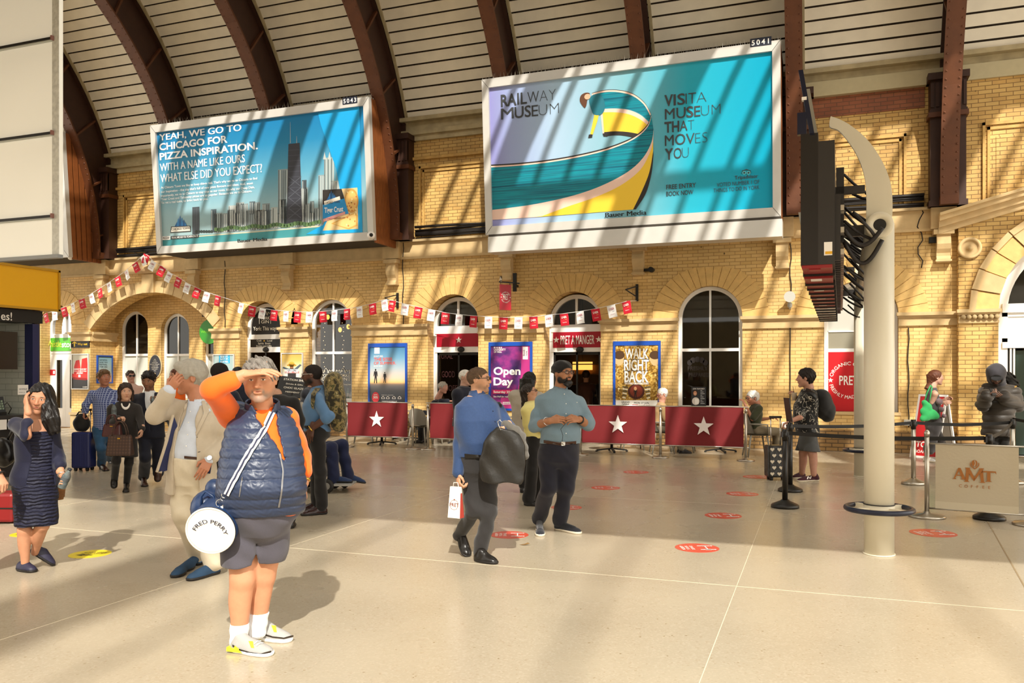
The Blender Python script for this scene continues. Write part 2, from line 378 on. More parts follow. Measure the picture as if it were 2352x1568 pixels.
for x in (wx(240), wx(450), wx(665), wx(905), wx(1168), wx(1468), wx(1797), wx(2165)): corbel(x)
# raking pediment over the projecting bay, roundel
m = MB(); sl_ = .27
for dz0, dz1, o in ((-.34, -.22, .05), (-.22, -.1, .12), (-.1, .0, .22), (0, .06, .28)):
 xs = (2.33, 9.4); v = []
 for x in xs:
  for y in (-.2 - o, -.15):
   for dz in (dz0, dz1): v.append((x, y, 4.9 + sl_ * (x - 2.33) + dz))
 m.hexa([v[0], v[4], v[6], v[2], v[1], v[5], v[7], v[3]], STONE)
trim(m)
m = MB(); c = wp(2227, 570, -.2); m.lathe((c.x, -.2, c.z), [(.22, 0), (.22, .05), (.19, .07), (.16, .05), (.15, .015), (.06, .01), (.05, .05), (.035, .08), (.005, .09)], 32, STONE, (0, -1, 0)); trim(m)
# radial brick heads over the round openings
def vouss(xa, xb, zt, y0=0.0, n=19, t0=.02, t1=.42, mat=None, proud=.014):
 xc = (xa + xb) / 2; r = (xb - xa) / 2; zs = zt - r; m = MB()
 for i in range(n):
  a0 = math.pi * i / n + .006; a1 = math.pi * (i + 1) / n - .006; mid = (a0 + a1) / 2
  ro = r + t1 + .16 * abs(math.cos(mid))
  q = [(r + .001, a0), (r + .001, a1), (ro, a1), (ro, a0)]
  p = [(xc - rr * math.cos(a), zs + rr * math.sin(a)) for rr, a in q]
  m.prism(p, lambda u, v: (u, y0 - proud, v), lambda u, v: (u, y0 + .05, v), mat or VOUS)
 return trim(m)
for k, (xa, xb, zt) in OPEN.items(): vouss(xa, xb, zt)
m = MB()   # flat arch: dressed stone edge
NA = 15
for i in range(NA):
 a0 = -pa + 2 * pa * i / NA + .003; a1 = -pa + 2 * pa * (i + 1) / NA - .003
 p = [(pxc + r * math.sin(a), pzc + r * math.cos(a)) for r, a in ((PR, a0), (PR, a1), (PR + .34, a1), (PR + .34, a0))]
 m.prism(p, lambda u, v: (u, -.03, v), lambda u, v: (u, .06, v), STONE if i != 7 else STONED)
m.box((pxc - .22, -.1, 4.08), (pxc + .22, .05, 4.62), STONE)
trim(m)
m = MB(); xc = 5.0; zs = 2.95   # bay arch: brick ring with stone blocks and hood
for i in range(15):
 a0 = math.pi * i / 15 + .006; a1 = math.pi * (i + 1) / 15 - .006; st = i in (1, 4, 7, 10, 13)
 p = [(xc - r * math.cos(a), zs + r * math.sin(a)) for r, a in ((1.585, a0), (1.585, a1), (2.0, a1), (2.0, a0))]
 m.prism(p, lambda u, v: (u, -.24 - .03 * st, v), lambda u, v: (u, -.1, v), STONE if st else VOUS)
 p = [(xc - r * math.cos(a), zs + r * math.sin(a)) for r, a in ((2.0, a0), (2.0, a1), (2.12, a1), (2.12, a0))]
 m.prism(p, lambda u, v: (u, -.3, v), lambda u, v: (u, -.1, v), STONE)
trim(m)
# plinths
m = MB(); PL = brick_mat('worn plinth brick', '#a5804c', '#8a6b44', '#5f4a30', .25, .085, .8, .35, .01)
for xa, xb in ((-21.68, -20.94), (-16.26, -15.38), (-13.98, -13.08)): m.box((xa, -.06, 0), (xb, .05, .42), STONED); m.box((xa - .02, -.1, .42), (xb + .02, .05, .5), STONED)
for xa, xb in ((-13.06, -9.48), (-8.03, -6.29), (-4.86, 2.7)): m.box((xa, -.03, 0), (xb, .05, .46), PL)
m.box((2.68, -.24, 0), (3.4, 0, .4), PL)
tag(m.build('baseboard_back'), kind='structure')
# recessed panel mouldings on the upper wall
m = MB(); PM = M('moulded brick', '#c9a05a', .6, noise=.2, nscale=8, bump=.3)
def panel(xa, xb, za, zb, y=.02):
 for o, p in ((0, .06), (.09, .03)):
  m.box((xa + o, y - p, zb - o - .06), (xb - o, y + .02, zb - o), PM)
  for x in (xa + o, xb - o - .05): m.box((x, y - p, za), (x + .05, y + .02, zb - o), PM)
 m.box((xa + .25, y - .012, za), (xb - .25, y, zb - .3), BRICKU)
for xa, xb in ((-19.6, -17.2), (-9.7, -1.1), (-.05, 1.75)): panel(xa, xb, 5.2, 7.05 if xb < 0 else 6.75)
panel(3.15, 8.5, 5.2, 6.8, -.08)
m.box((X0, -.06, 7.22), (-.8, .02, 7.29), PM)
trim(m)
# cornice under the roof
m = MB()
for za, zb, o in ((7.72, 7.86, .05), (7.86, 7.98, .12), (7.98, 8.2, .03)): m.box((X0, -o, za), (X1, .3, zb), CREAMD)
m.box((X0, -.2, 8.2), (X1, .3, 8.3), CREAMD)
m.box((-.6, -.14, 7.7), (X1, 0, 8.02), M('pale cream beam', '#bdb08c', .6, noise=.05))
trim(m)
# black cables along the ledge
RIBX = [-30.2, -26.9, -23.55, -20.2, -16.86, -13.53, -10.2, -6.95, -3.7, -.47, 2.5, 5.7, 9.0, 12.2]
m = MB()
for i in range(9):
 ph = random.random() * 6; yo = -.06 - .05 * random.random()
 for xa, xb in zip([X0] + RIBX[1:11], RIBX[1:11] + [2.9]):
  wl = .42 if xa in (-20.2, -10.2, -.47, 2.5) else .2; wr = .42 if xb in (-20.2, -10.2, -.47, 2.5) else .2
  if xb <= xa + .7: continue
  n = 6; m.tube([(x, yo, 5.2 + .03 * i + .03 * math.sin(x * .9 + ph)) for x in np.linspace(xa + wl, xb - wr, n)], .018 + .008 * (i % 3), 6, CABLE)
tag(m.build('cable_bundle'), 'bundle of black cables running along the stone ledge of the brick wall', 'cables', kind='stuff')
def drop(px, z0, z1, lab, wig=.02, y=-.035, r=.012):
 x = wx(px); m = MB(); m.tube([(x + wig * math.sin(i * 1.7), y, z0 + (z1 - z0) * i / 9) for i in range(10)], r, 6, CABLE); tag(m.build('cable'), lab, 'cable', 'loose cables hanging down the brick wall')
drop(927, 5.2, 2.95, 'thin black cable down the wall beside the light tan corbel right of the pizza billboard')
drop(518, 4.9, 3.0, 'dark cable down the wall just right of the flat porch arch')
drop(1816, 5.2, 3.45, 'black cable running down to the grey horn loudspeaker')
drop(2113, 5.2, 3.9, 'short loose cable hanging from the ledge left of the round stone boss', .06)
drop(2086, 2.65, .55, 'brown cable down the brick to the white socket box behind the woman with green bag', .015)
drop(1815, 2.7, .7, 'thin cable down the brick above the grey double socket near the hearts suitcase', .003)
# ================================================================ iron columns, ribs, roof
YC, ZC, RI, RO = -7.7, 5.2, 7.2, 8.26
def arc(yc, r, a, zc=ZC): return (yc + r * math.cos(a), zc + r * math.sin(a))
RIBX = [-30.2, -26.9, -23.55, -20.2, -16.86, -13.53, -10.2, -6.95, -3.7, -.47, 2.5, 5.7, 9.0, 12.2]
ribproto = None
def rib_mesh(yc, ri, ro, n=40, rivets=True, fl=.17):
 m = MB(); A = [math.pi * i / n for i in range(n + 1)]
 for r0, r1, hw in ((ri, ri + .05, fl), (ri + .05, ro - .06, .02), (ro - .1, ro - .02, .12)):
  vs = []
  for a in A:
   for x, r in ((-hw, r0), (hw, r0), (hw, r1), (-hw, r1)): y, z = arc(yc, r, a); vs.append((x, y, z))
  fs = []
  for i in range(n):
   for j in range(4): p = i * 4 + j; q = i * 4 + (j + 1) % 4; fs.append((p, q, q + 4, p + 4))
  m.add(vs, fs, RUST if r0 == ri else RUSTD)
 for a in np.arange(.08, 3.1, .2):   # angle stiffeners
  y0, z0 = arc(yc, ri + .04, a); y1, z1 = arc(yc, ro - .08, a + .03); m.bar((0, y0, z0), (0, y1, z1), .22, .05, RUST)
 if rivets:
  for a in np.arange(.0, 1.5, .022):
   for x in (-.12, .12):
    y, z = arc(yc, ri - .004, a); m.add([(x - .022, y, z - .022), (x + .022, y, z - .022), (x + .022, y, z + .022), (x - .022, y, z + .022), (x, y - .02 * math.cos(a), z - .02 * math.sin(a))], [(0, 1, 4), (1, 2, 4), (2, 3, 4), (3, 0, 4)], RUST)
 return m
r0 = rib_mesh(YC, RI, RO).build('beam_rib', fixn=False); r0['kind'] = 'structure'; r0.location.x = RIBX[0]
for x in RIBX[1:]:
 c = r0.copy(); COL.objects.link(c); c.location.x = x
YC2, RI2, RO2 = -27.9, 11.6, 12.6
r2 = rib_mesh(YC2, RI2, RO2, 40, False, .52).build('beam_rib', fixn=False); r2['kind'] = 'structure'; r2.location.x = RIBX[0]  # unseen span; rib flanges widened to throw broad shade bands on the floor
for x in RIBX[2:12:2]:
 c = r2.copy(); COL.objects.link(c); c.location.x = x
def column(x, z0=5.12, wd=.33):
 m = MB(); m.box((x - wd, -.3, z0), (x + wd, .05, 6.95), RUSTD); m.box((x - wd - .04, -.36, 6.95), (x + wd + .04, .05, 7.05), RUST); m.box((x - wd - .02, -.34, 7.05), (x + wd + .02, .05, 7.1), RUSTD)
 m.box((x - wd, -.34, 7.1), (x + wd, .05, 7.7), RUSTD); m.box((x - wd - .05, -.42, 7.7), (x + wd + .05, .05, 7.84), RUSTD)
 for s in (-1, 1):
  for i in range(3): m.box((x + s * (.1 + .1 * i) - .03, -.37, 7.15), (x + s * (.1 + .1 * i) + .03, -.3, 7.65), RUSTD)
 m.box((x - .17, -.52, z0), (x + .17, -.3, 5.3), RUST); m.box((x - wd - .03, -.33, z0), (x + wd + .03, .05, z0 + .12), RUSTD)
 tag(m.build('column_iron'), kind='structure')
for x in (-20.2, -10.2, -.47, 2.5): column(x)
# boarded roof: overlapping cream boards with dark shadow gaps
def slats(yc, ro, a0, a1, step, x0, x1, name):
 m = MB(); n = int((a1 - a0) * ro / step)
 for i in range(n):
  b0 = a0 + (a1 - a0) * i / n; b1 = a0 + (a1 - a0) * (i + 1) / n; g = .045 / ro
  p = [arc(yc, ro - .03, b0 + g), arc(yc, ro, b1), arc(yc, ro + .04, b1), arc(yc, ro + .04, b0 + g)]
  vs = [(x, y, z) for x in (x0, x1) for y, z in p]
  m.add(vs, [(0, 1, 5, 4), (1, 2, 6, 5), (2, 3, 7, 6), (3, 0, 4, 7)], CREAM)
  q = [arc(yc, ro + .02, b0), arc(yc, ro + .02, b0 + g * 1.3)]
  vs = [(x, y, z) for x in (x0, x1) for y, z in q]; m.add(vs, [(0, 1, 3, 2)], DARKGAP)
  q = [arc(yc, ro + .06, b0), arc(yc, ro + .06, b1)]
  vs = [(x, y, z) for x in (x0, x1) for y, z in q]; m.add(vs, [(0, 1, 3, 2)], DARKGAP)
 return tag(m.build(name), kind='structure')
slats(YC, RO, math.asin(3.0 / RO), 1.41, .272, X0, X1, 'ceiling')
slats(YC, RO, 2.43, 2.98, .3, X0, X1, 'ceiling_far')
slats(YC2, RO2, .12, 1.15, .6, X0, X1, 'ceiling_span')
slats(YC2, RO2, 2.5, 3.1, .6, X0, X1, 'ceiling_span_far')
m = MB()    # cream edge strips beside each rib
for x in RIBX:
 for s in (1,):
  vs = []; n = 20
  for i in range(n + 1):
   a = .37 + 1.19 * i / n
   for xx, r in ((x + s * .14, RO - .07), (x + s * .2, RO - .07), (x + s * .2, RO), (x + s * .14, RO)): y, z = arc(YC, r, a); vs.append((xx, y, z))
  m.add(vs, [(i * 4 + j, i * 4 + (j + 1) % 4, i * 4 + 4 + (j + 1) % 4, i * 4 + 4 + j) for i in range(n) for j in range(4)], CREAMD)
trim(m)
m = MB(); m.box((X0, -16.2, 5.0), (X1, -14.95, 7.4), CREAMD); m.box((X0, -40.6, 0), (X1, -40.2, 5.4), CREAMD); tag(m.build('beam_valley'), kind='structure')
# glazed crown: bars and purlins only cross the light
def glazing(yc, ro, a0, a1, sp, bw, name, pur=2.3):
 m = MB(); n = 8; x = X0 + .2
 while x < X1:
  for i in range(n):
   p = arc(yc, ro, a0 + (a1 - a0) * i / n); q = arc(yc, ro, a0 + (a1 - a0) * (i + 1) / n); m.bar((x, p[0], p[1]), (x, q[0], q[1]), bw, .1, WHITEG)
  x += sp * (1 if random.random() > .12 else .55)
 k = int((a1 - a0) * ro / pur)
 for i in range(k + 1):
  p = arc(yc, ro - .1, a0 + (a1 - a0) * i / k); m.box((X0, p[0] - .11, p[1] - .11), (X1, p[0] + .11, p[1] + .11), WHITEG)
 return tag(m.build(name, fixn=False), kind='structure')
glazing(YC, RO, 1.41, 2.43, .72, .13, 'ceiling_glazing')
glazing(YC2, RO2, 1.15, 2.5, 2.6, .06, 'ceiling_glazing_span', 5.2)  # unseen span; bars kept thin and far apart so the floor lights evenly
# ================================================================ glass that shows what is behind it
PANE = bpy.data.materials.new('window glass'); PANE.use_nodes = True; N = PANE.node_tree.nodes; L = PANE.node_tree.links
N.remove(N['Principled BSDF']); t = N.new('ShaderNodeBsdfTransparent'); t.inputs[0].default_value = (.62, .60, .56, 1); g = N.new('ShaderNodeBsdfGlossy'); g.inputs['Roughness'].default_value = .02
fr = N.new('ShaderNodeFresnel'); fr.inputs[0].default_value = 1.5; mxs = N.new('ShaderNodeMixShader'); L.new(fr.outputs[0], mxs.inputs[0]); L.new(t.outputs[0], mxs.inputs[1]); L.new(g.outputs[0], mxs.inputs[2]); L.new(mxs.outputs[0], N['Material Output'].inputs[0])
class Face:
 """a flat face standing in the place; at() reads where a sight line of the photograph meets it"""
 def __init__(s, o, r=XR, u=ZU): s.o = Vector(o); s.r = Vector(r).normalized(); s.u = Vector(u).normalized(); s.n = s.r.cross(s.u)
 def at(s, px, py):
  d = ray(px, py); t = (s.o - CAM).dot(s.n) / d.dot(s.n); p = CAM + d * t - s.o; return (p.dot(s.r), p.dot(s.u))
 def mtx(s, off=.0): return face_mtx(s.o + s.n * off, s.r, s.u)
def ptext(a, F, body, p0, p1, cap, m, l=5, bold=0., c=lambda x, y: (x, y)):
 q0 = F.at(*c(*p0)); q1 = F.at(*c(*p1)); qc = F.at(*c(p0[0], p0[1] - cap)); a.text(body, q0[0], q0[1], abs(qc[1] - q0[1]), m, l, bold, width=abs(q1[0] - q0[0]))
def ppoly(a, F, pts, m, l=1, c=lambda x, y: (x, y)): a.poly([F.at(*c(*p)) for p in pts], m, l)
def smooth_poly(pts, n=5, closed=False):
 out = []; k = len(pts)
 for i in range(k - (0 if closed else 1)):
  p0, p1, p2, p3 = pts[(i - 1) % k if closed else max(i - 1, 0)], pts[i], pts[(i + 1) % k], pts[(i + 2) % k if closed else min(i + 2, k - 1)]
  for j in range(n):
   t = j / n; out.append(tuple(.5 * (2 * p1[d] + (p2[d] - p0[d]) * t + (2 * p0[d] - 5 * p1[d] + 4 * p2[d] - p3[d]) * t * t + (-p0[d] + 3 * p1[d] - 3 * p2[d] + p3[d]) * t ** 3) for d in (0, 1)))
 if not closed: out.append(pts[-1])
 return out
# ================================================================ windows and doors of the back wall
def ring(m, outer, inner, y0, y1, mat): m.prism(outer, lambda u, v: (u, y0, v), lambda u, v: (u, y1, v), mat, [inner])
def arched_window(name, xa, xb, zb, zt, y, ztr=None, mull=True, fw=.085, pane=PANE, lower=None, mat=None, frame_only=False):
 mat = mat or WHITE; m = MB(); ring(m, arch_pts(xa, xb, zb, zt, 24), arch_pts(xa + fw, xb - fw, zb + fw, zt - fw, 24), y, y + .09, mat)
 fr = tag(m.build(name, None), kind='structure'); xc = (xa + xb) / 2
 m = MB()
 if mull: m.box((xc - .022, y + .01, zb + fw), (xc + .022, y + .06, zt - fw), mat)
 if ztr: m.box((xa + fw, y + .0, ztr - .035), (xb - fw, y + .07, ztr + .035), mat)
 m.build('window_bars', None, fr)
 p = arch_pts(xa + fw - .02, xb - fw + .02, zb + fw - .02, zt - fw + .02, 24)
 if lower:
  m = MB(); m.box((xa + fw, y + .05, zb + fw), (xb - fw, y + .056, ztr), lower); m.build('lower_pane', None, fr)
  p = arch_pts(xa + fw - .02, xb - fw + .02, ztr, zt - fw + .02, 24)
 m = MB(); m.add([(u, y + .045, v) for u, v in p], [list(range(len(p)))], pane); m.build('window_pane', None, fr, fixn=False)
 m = MB(); m.box((xa - .05, y - .16, zb - .07), (xb + .05, y + .1, zb), STONE); tag(m.build('trim_sill', None), kind='structure')
 return fr
Y7 = .14
arched_window('window_7', -3.055, -1.605, .86, 3.685, Y7, wz(1635, 803, Y7))
arched_window('window_4', -13.055, -11.725, .93, 3.695, Y7, wz(765, 810, Y7))
arched_window('window_11', -20.775, -19.625, .93, 3.655, 1.1, wz(300, 815, 1.1), lower=FROST, pane=GLASS)
arched_window('window_12', -19.095, -18.025, .93, 3.545, 1.1, wz(400, 815, 1.1), lower=FROST, pane=GLASS)
arched_window('window_13', -17.495, -16.445, .93, 3.495, 1.1, wz(480, 815, 1.1), lower=FROST, pane=GLASS)
# window with the red coffee poster
fr8 = arched_window('window_8', .125, 1.595, .86, 3.685, Y7, None, mull=False, pane=M('pale blind', '#b9b7ae', .5))  # upper pane filled with one even pale tone
m = MB(); z1 = wz(1950, 807, Y7); z2 = wz(1950, 800, Y7); m.box((.2, Y7 - .01, z1), (1.52, Y7 + .06, z2), WHITE); z3 = wz(1950, 762, Y7); m.box((.2, Y7, z3), (1.52, Y7 + .05, z3 + .03), WHITE); m.box((.2, Y7 + .02, z2), (1.52, Y7 + .04, z3), M('grey film', '#8b8675', .5)); m.build('window_bars', None, fr8)
def door_front(k, n, fan_mull=True, y=.34, beams=(), fw=.1):
 xa, xb, zt = OPEN[k]; m = MB(); ring(m, arch_pts(xa, xb, .002, zt - .04, 24), arch_pts(xa + fw, xb - fw, .004, zt - .04 - fw, 24), y, y + .12, WHITE)
 for za, zb in beams: m.box((xa + fw * .5, y - .02, za), (xb - fw * .5, y + .1, zb), WHITE)
 d = tag(m.build('door_%d' % n, None), kind='structure'); return d, xa, xb, zt, y
def fan(d, xa, xb, zb, zt, y, mat=PANE, mull=True, fw=.1):
 p = arch_pts(xa + fw, xb - fw, zb, zt - .04 - fw, 20); m = MB(); m.add([(u, y + .05, v) for u, v in p], [list(range(len(p)))], mat); m.build('fanlight_pane', None, d, fixn=False)
 if mull: m = MB(); xc = (xa + xb) / 2; m.box((xc - .03, y, zb), (xc + .03, y + .06, zt - .04 - fw), WHITE); m.build('mullion', None, d)
def sensor(d, x, y, z):
 m = MB(); m.sphere((x, y, z), .075, BLACK, 8, (.1, .06, .075)); m.build('door_sensor', None, d)
PRETR = M('maroon fascia', '#a3122a', .35)
PRETM = M('maroon canvas', '#6f151a', .7, bump=.15, bscale=150)
SIGNW = M('sign white', '#f2ede6', .5)
def arty(name, parent, F, draw, off=.003):
 a = Art(); draw(a); return a.build(name, parent, F.mtx(off))
# --- coffee shop doors
for k, n, px, txt in ((5, 5, 1050, None), (6, 6, 1325, 'PRET A MANGER')):
 y = .34; zA, zB = wz(px, 766 if k == 5 else 762, y), wz(px, 748 if k == 5 else 745, y); zC, zD = wz(px, 796 if k == 5 else 798, y), wz(px, 809 if k == 5 else 808, y)
 d, xa, xb, zt, y = door_front(k, n, beams=((zA, zB), (zD, zC)))
 fan(d, xa, xb, zB, zt, y)
 m = MB(); m.box((xa + .1, y - .03, zC), (xb - .02, y + .03, zA), PRETR); fs = m.build('door_fascia', None, d)
 F = Face(((xa + xb) / 2 + .03, y - .03, (zA + zC) / 2))
 def dr(a):
  if txt:
   a.text(txt, 0, -.11, .22, SIGNW, 1, .012, align='c', width=.86)
   for s in (-1, 1): a.poly(star(s * .54, 0, .085), SIGNW, 1)
  else: a.poly(star(-.0, 0, .09), SIGNW, 1)
 arty('lettering', d, F, dr)
 sensor(d, (xa + xb) / 2 + .1, y - .05, (zC + zD) / 2)
 m = MB()
 for x in (xa + .1, (xa + xb) / 2 - .02, xb - .14): m.box((x, y + .03, .01), (x + .045, y + .07, zD), BLACK)
 m.box((xa + .1, y + .03, zD - .07), (xb - .1, y + .07, zD), BLACK); m.box((xa + .1, y + .03, .01), (xb - .1, y + .07, .1), BLACK); m.build('sliding_frame', None, d)
 if k == 5:
  m = MB(); m.add([(xa + .1, y + .05, .01), (xb - .1, y + .05, .01), (xb - .1, y + .05, zD), (xa + .1, y + .05, zD)], [(0, 1, 2, 3)], PANE); m.build('door_pane', None, d, fixn=False)
  F = Face((xa, y + .045, 0))
  def dr(a):
   for s, p0, p1, c in (('AND GOOD', (990, 866), (1045, 866), 14), ('NATURAL', (992, 824), (1040, 824), 12), ('G COFFEE', (1010, 897), (1062, 897), 13)): ptext(a, F, s, p0, p1, c, '#381417', 1, .01)
  arty('lettering', d, F, dr)
# --- gin shop door
y = .34; zz = lambda py: wz(600, py, y)
d, xa, xb, zt, y = door_front(3, 3, beams=((zz(779), zz(768)), (zz(809), zz(797))))
fan(d, xa, xb, zz(768), zt, y, BLACK, False)
F = Face((xa, y + .045, 0))
CREAMW = M('cream lettering', '#e9e2d2', .5)
def castle(a, x, yb, w, h, m=CREAMW, l=2):
 """crenellated castle outline drawn over the shop's name"""
 t = w * .045
 pts = [(0, 0), (0, .62), (-.06, .7), (-.06, .95), (.06, .95), (.06, .86), (.14, .86), (.14, .95), (.26, .95), (.26, .74), (.36, .74), (.36, 1.0), (.44, 1.0), (.44, 1.12), (.56, 1.12), (.56, 1.0), (.64, 1.0), (.64, .74), (.74, .74), (.74, .95), (.86, .95), (.86, .86), (.94, .86), (.94, .95), (1.06, .95), (1.06, .7), (1, .62), (1, 0)]
 for i in range(len(pts) - 1):
  (ax, ay), (bx, by) = pts[i], pts[i + 1]; p = Vector((x + ax * w, yb + ay * h)); q = Vector((x + bx * w, yb + by * h)); dd = (q - p); nn = Vector((-dd.y, dd.x)).normalized() * t / 2; dd = dd.normalized() * t / 2
  a.poly([p - nn - dd, q - nn + dd, q + nn + dd, p + nn - dd], m, l)
 a.text('YORK', x + w / 2, yb + h * .34, h * .26, m, l, .006, align='c', width=w * .84); a.text('GIN', x + w / 2, yb + h * .02, h * .27, m, l, .006, align='c', width=w * .7)
def dr(a):
 q0 = F.at(596, 743); q1 = F.at(622, 716); castle(a, q0[0], q0[1], (q1[0] - q0[0]), (q1[1] - q0[1]))
 ptext(a, F, 'York: This way', (582, 759), (634, 759), 9, CREAMW, 2, .008)
arty('lettering', d, F, dr)
m = MB(); m.box((xa + .1, y - .0, zz(797)), (xb - .02, y + .03, zz(779)), BLACK); m.build('door_fascia', None, d)
F = Face((xa, y - .002, 0))
def dr(a):
 for s, x0, x1, yb, c in (('Craft', 590, 601, 784, 4), ('Local', 614, 625, 784, 4), ('Spirits  Beers', 593, 621, 790.5, 4.2), ('Drinks and Gifts', 589, 624, 796.8, 4.4)): ptext(a, F, s, (x0, yb), (x1, yb), c, CREAMW, 2, .01)
 q = F.at(607, 782.5); a.poly([(q[0] - .03, q[1]), (q[0], q[1] - .03), (q[0] + .03, q[1]), (q[0], q[1] + .03)], '#d8a72c', 2)
arty('lettering', d, F, dr)
sensor(d, (xa + xb) / 2 - .02, y - .05, zz(803))
m = MB()
for x in (xa + .1, (xa + xb) / 2 - .1, xb - .14): m.box((x, y + .03, .01), (x + .045, y + .07, zz(809)), BLACK)
m.build('sliding_frame', None, d)
# gin window: lettering on the glass, fairy lights behind
F = Face((-13, Y7 + .04, 0)); w4 = bpy.data.objects['window_4']
for x0 in (735, 774):
 def dr(a):
  q0 = F.at(x0, 874); q1 = F.at(x0 + 28, 852); castle(a, q0[0], q0[1], q1[0] - q0[0], (q1[1] - q0[1]) * 1.15)
  ptext(a, F, 'Discover in the Tasting Room', (x0 - 3, 884), (x0 + 32, 884), 3.4, CREAMW, 2, .006)
 arty('lettering', w4, F, dr)
m = MB(); BULB = M('fairy bulb', '#ffd9a0', .5, emit=6)
for i, x in enumerate((-12.85, -12.55, -12.25, -11.95)):
 for j in range(14): m.sphere((x + .03 * math.sin(j * 2.3 + i), .42, 3.2 - j * .12 - .05 * (i % 2)), .008, BULB, 4)
tag(m.build('fairy_lights'), 'strings of tiny warm fairy lights hanging behind the gin shop window', 'lights', kind='stuff')
for i, (px, py) in enumerate(((753, 728), (781, 757), (800, 750))):
 p = wp(px, py, .8); m = MB(); m.sphere(p, .06, M('filament bulb', '#ffb04a', .4, emit=5), 8, (.05, .05, .07)); m.cyl(p + UP * .06, p + UP * .14, .02, n=8, m=BLACK); m.cyl(p + UP * .14, Vector((p.x, p.y, 4.2)), .005, n=6, m=BLACK)
 tag(m.build('pendant_bulb'), ('glowing pendant bulb high in the left half of the gin shop window', 'glowing pendant bulb lower in the right half of the gin shop window', 'glowing pendant bulb at the right edge of the gin shop window')[i], 'lamp', 'pendant bulbs in the gin shop')
m = MB()
F = Face((-13, .5, 0))
for i in range(8):
 t = i / 8; x = -12.95 + 1.2 * t; z = 2.42 - .35 * math.sin(math.pi * ((t * 2) % 1)); m.add([(x, .5, z + .1), (x + .14, .5, z + .08), (x + .07, .5, z - .14)], [(0, 1, 2)], BLACK); m.add([(x, .51, z + .1), (x + .14, .51, z + .08), (x + .07, .51, z - .14)], [(2, 1, 0)], BLACK)
m.tube([(-12.95 + 1.2 * i / 16, .505, 2.52 - .35 * math.sin(math.pi * ((i / 8) % 1))) for i in range(17)], .006, 5, BLACK)
tag(m.build('pennant_string'), 'dark triangle pennants strung across the inside of the gin shop window', 'bunting')
# shelf with bottles in the gin window
m = MB(); m.box((-13, .35, .95), (-11.75, .75, 1.0), WHITE); tag(m.build('display_shelf'), 'white shelf inside the gin shop window', 'shelf')
BOT = [M('gin bottle blue', '#4c7ca0', .15), M('gin bottle green', '#7d9a86', .15), M('gin bottle clear', '#b8c2c0', .12), M('gin bottle pink', '#a06a5c', .15)]
bl = ('pale blue', 'grey green', 'clear', 'rose brown')
bott = []
for i in range(8):
 x = -12.92 + i * .15; y = .45 + .1 * (i % 2); h = .2 + .05 * ((i * 7) % 3); o = empty('gin_bottle', (x, y, 1.0), 0, '%s spirit bottle, %s from the left on the gin shop window shelf' % (bl[i % 4], ('first', 'second', 'third', 'fourth', 'fifth', 'sixth', 'seventh', 'eighth')[i]), 'bottle', 'bottles on the gin shop window shelf')
 m = MB(); m.lathe((0, 0, 0), [(.036, 0), (.04, .01), (.04, h * .6), (.014, h * .75), (.014, h)], 14, BOT[i % 4]); m.build('bottle_body', None, o)
 m = MB(); m.cyl((0, 0, h), (0, 0, h + .03), .016, n=10, m=BLACK); m.build('stopper', None, o)
 m = MB(); m.cyl((0, 0, h * .18), (0, 0, h * .5), .0408, n=14, m=SIGNW, caps=False); m.build('bottle_label', None, o)
# --- convenience shop door, far left
y = .34; zz = lambda py: wz(130, py, y)
d, xa, xb, zt, y = door_front(1, 1, beams=((zz(776), zz(767)), (zz(812), zz(806))))
fan(d, xa, xb, zz(767), zt, y)
GREEN = M('lime green fascia', '#58b431', .4)
m = MB(); m.box((xa + .06, y - .04, zz(806)), (xb - .02, y, zz(776)), GREEN); m.build('door_fascia', None, d)
F = Face((xa, y - .042, 0))
def dr(a): ptext(a, F, 'Whistle', (103, 797), (141, 797), 15, '#d9e04a', 2, .012); ptext(a, F, 'stop', (142, 797), (168, 797), 13, '#f2f2ea', 2, .025)
arty('lettering', d, F, dr)
zt1 = zz(812)
for i, (xl, xr) in enumerate(((xa + .1, (xa + xb) / 2 + .02), ((xa + xb) / 2 + .025, xb - .1))):
 m = MB(); m.prism([(xl, .01), (xr, .01), (xr, zt1), (xl, zt1)], lambda u, v: (u, y, v), lambda u, v: (u, y + .05, v), WHITE, [[(xl + .17, .6), (xr - .14, .6), (xr - .14, zt1 - .2), (xl + .17, zt1 - .2)]])
 lf = m.build('door_leaf', None, d); m = MB(); m.box((xl + .17, y + .02, .6), (xr - .14, y + .03, zt1 - .2), GLASS); m.build('door_pane', None, d)
m = MB(); q = wp(121, 855, y - .002); m.box((q.x - .12, y - .006, q.z - .09), (q.x + .12, y, q.z + .09), M('red notice', '#c2202a', .5)); m.box((q.x + .02, y - .008, q.z - .05), (q.x + .1, y - .005, q.z + .05), SIGNW); m.build('door_notice', None, d)
# --- big doorway of the projecting bay
m = MB(); yb = .0; ring(m, arch_pts(BOX[0], BOX[1], .002, BOX[2], 28), arch_pts(BOX[0] + .2, BOX[1] - .2, .004, BOX[2] - .2, 28), yb, yb + .2, WHITE)
for za, zb_, o in ((2.92, 3.1, .05), (2.2, 2.32, .04), (2.32, 2.4, .0), (2.84, 2.92, .0)): m.box((BOX[0] + .1, yb - o, za), (BOX[1] - .1, yb + .1, zb_), WHITE)
m.box((BOX[0] + .2, yb + .03, 2.4), (BOX[1] - .2, yb + .08, 2.84), WHITE)
for x in (BOX[0] + .24, BOX[0] + .3): m.box((x, yb - .015, 0), (x + .03, yb + .1, 2.2), WHITE)
d9 = tag(m.build('door_9', None), kind='structure')
m = MB(); p = arch_pts(BOX[0] + .2, BOX[1] - .2, 3.1, BOX[2] - .2, 28); m.add([(u, yb + .1, v) for u, v in p], [list(range(len(p)))], GLASS); m.build('fanlight_pane', None, d9, fixn=False)
